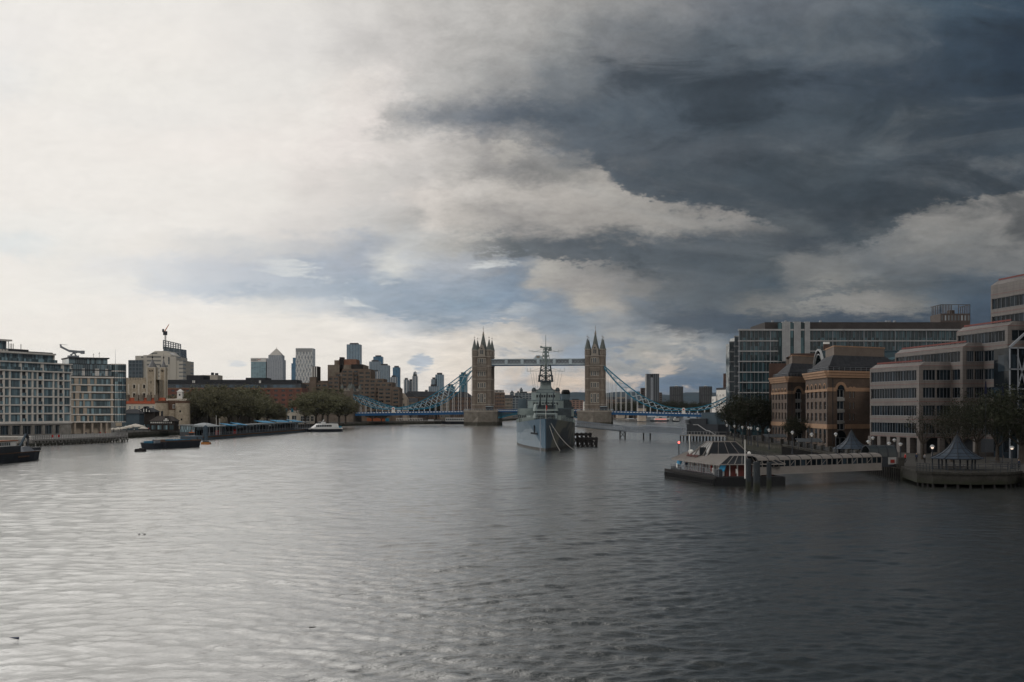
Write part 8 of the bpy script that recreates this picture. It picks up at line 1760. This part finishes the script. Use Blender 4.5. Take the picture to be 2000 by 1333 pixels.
# ---------------------------------------------------------------- people on the quays (a few pixels tall)
def person_mesh(seed, coat, legs):
    r = random.Random(seed); me = bpy.data.meshes.new('person'); import bmesh
    V = [(0, 0, .95), (0, 0, 1.2), (0, 0, 1.42), (0, 0, 1.52), (0, 0, 1.68), (-.2, 0, 1.38), (-.26, .04, 1.1), (-.22, -.1, .86), (.2, 0, 1.38), (.26, .03, 1.1), (.22, -.08, .88), (-.1, 0, .88), (-.12, -.08 * (seed % 2), .48), (-.12, .1 * (seed % 2), .06), (.1, 0, .88), (.12, .1 * (seed % 2), .48), (.12, -.06, .06), (-.12, -.12, .04), (.12, -.14, .04)]
    E = [(0, 1), (1, 2), (2, 3), (3, 4), (2, 5), (5, 6), (6, 7), (2, 8), (8, 9), (9, 10), (0, 11), (11, 12), (12, 13), (0, 14), (14, 15), (15, 16), (13, 17), (16, 18)]
    rad = [.15, .17, .16, .06, .115, .075, .055, .04, .075, .055, .04, .1, .075, .05, .1, .075, .05, .05, .05]
    me.from_pydata(V, E, []); o = bpy.data.objects.new('tmp', me); COL.objects.link(o); mdf = o.modifiers.new('s', 'SKIN')
    for v, rr in zip(me.skin_vertices[0].data, rad): v.radius = (rr, rr * .8)
    me.skin_vertices[0].data[0].use_root = True; o.modifiers.new('u', 'SUBSURF').levels = 1
    dg = bpy.context.evaluated_depsgraph_get(); dg.update(); n = bpy.data.meshes.new_from_object(o.evaluated_get(dg)); bpy.data.objects.remove(o); n.materials.clear()
    for m in (coat, legs, mat('skin', (.42, .27, .2), .6, var=.05), mat('dark_hair', (.03, .022, .018), .8, var=.05)): n.materials.append(m)
    for p in n.polygons:
        z = p.center.z; x = abs(p.center.x); p.material_index = 3 if z > 1.70 or (z > 1.6 and p.center.y > .03) else 2 if (z > 1.5 or (x > .18 and z < .9 and z > .8)) else 0 if z > .88 else 1; p.use_smooth = True
    return n
coats = [mat('coat_navy', (.03, .04, .07), .8), mat('coat_red', (.35, .04, .04), .8), mat('coat_grey', (.16, .16, .17), .8), mat('coat_cream', (.45, .42, .38), .8)]
pm = [person_mesh(i, coats[i], M_black) for i in range(4)]
def person(x, y, z, i, rz, label, group='people on the quays'):
    o = bpy.data.objects.new('person', pm[i % 4]); COL.objects.link(o); o.location = (x, y, z); o.rotation_euler.z = rz; tag(o, label, 'person', group)
for i, (px, py, Y, z, k, lb) in enumerate(((168, 0, 436, 2.2, 0, 'person in navy at the railing below the rounded glass corner, leftmost there'), (181, 0, 440, 2.2, 2, 'person in grey standing among others on the left jetty'), (196, 0, 442, 2.2, 1, 'person in a red coat near the right lifebuoy on the left jetty'), (206, 0, 446, 2.2, 1, 'second person in a red coat, nearer the end of the left jetty'), (222, 0, 505, 2.35, 3, 'person in cream before the leftmost parasol'), (236, 0, 506, 2.35, 0, 'person in navy before the small parasols'), (247, 0, 508, 2.35, 2, 'person in grey before the middle parasols'), (262, 0, 508, 2.35, 3, 'person in cream before the highest parasol'), (290, 0, 535, 2.35, 1, 'person in red beside the half-timbered kiosk'), (1427, 0, 452, 2.15, 3, 'person in cream by the farthest promenade lamp'), (1440, 0, 440, 2.15, 0, 'person in navy between the two farthest promenade lamps'), (1530, 0, 345, 2.15, 2, 'person in grey near the dark cafe awning'), (1557, 0, 330, 2.15, 3, 'person in cream near the grey striped cafe awning'), (1660, 0, 255, 2.15, 3, 'person in cream inside the farther tent-roofed pavilion'), (1768, 0, 222, 2.15, 1, 'person in red on the promenade right of the gangway hood'), (1790, 0, 224, 2.15, 0, 'person in navy on the promenade before the granite columns'), (1806, 0, 221, 2.15, 2, 'person in grey walking left of the nearer pavilion'), (1990, 0, 196, 2.15, 0, 'person in navy at the right edge beyond the glowing lamp'))):
    person(PX(px, Y), Y, z, k, i * 1.7, lb)
po_ = Vector((PX(1300, 214), 214, 0))
for i, (fx, fy, lb, k) in enumerate(((.28, .9, 'person in navy on the deck of the floating pier by the hall doors', 0), (.62, .9, 'person in grey waiting at the middle of the floating pier deck', 2), (.78, .8, 'person in red near the lifebuoy on the floating pier', 1))):
    d1_ = Vector((PX(1397, 189.5), 189.5, 0)) - po_; nn = Vector((-d1_.y, d1_.x, 0)).normalized(); p = po_ + d1_ * fx + nn * (fy + .6); person(p.x, p.y, 1.36, k, i * 2.0, lb, 'people on the floating pier')
# gulls and drifting wood
def gull(px, py, Y, rz, lb):
    c = P(px, py, Y); q = MB(); q.use(mat('gull_grey', (.42, .42, .42), .7, var=.05)); q.lathe(0, 0, [(.02, -.3), (.09, -.12), (.11, .05), (.06, .22), (.02, .3)], 8); q.v = [(z, x, y) for x, y, z in q.v]
    for s in (-1, 1): q.add([(.1, 0, .02), (.12, s * .38, .2), (-.02, s * .42, .2), (-.1, 0, .02), (.0, s * .8, .1), (-.1, s * .75, .09)], [(0, 1, 2, 3), (1, 4, 5, 2)])
    g_ = tag(q.build('gull', loc=c, rz=rz), lb, 'bird', 'gulls over the river'); g_.scale = (.7, .7, .7)
gull(272, 1044, 100, R(90), 'left gull gliding low over the bright water'); gull(282, 1044.5, 101, R(80), 'right gull gliding low over the bright water')
c, L, rz = put(18, 1248, 36, 1246); q = MB(); q.use(mat('drift_blue', (.02, .03, .09), .6)); q.bar((-L / 2, 0, .0), (L / 2, .1, .0), .1, n=6); tag(q.build('driftwood', loc=c), 'dark bluish floating plank at the lower left of the river', 'driftwood')
c, L, rz = put(604, 1226, 616, 1226); q = MB(); q.use(M_wood2); q.bar((-L / 2, 0, .0), (L / 2, .1, .0), .07, n=6); tag(q.build('driftwood', loc=c), 'small dark floating stick near the bottom centre of the river', 'driftwood')
# ---------------------------------------------------------------- haze
HAZE = 1.3e-5
hm_ = bpy.data.materials.new('haze'); hm_.use_nodes = True; T = NT(hm_.node_tree); T.n.clear(); v = T.node('ShaderNodeVolumePrincipled'); v.inputs['Density'].default_value = HAZE; v.inputs['Color'].default_value = (.86, .92, 1, 1); v.inputs['Anisotropy'].default_value = .2
ou = T.node('ShaderNodeOutputMaterial'); T.l.new(v.outputs[0], ou.inputs['Volume']); q = MB(); q.use(hm_); q.box(-7400, 7400, -90, 9700, -3.2, 420); q.build('haze', kind='stuff')
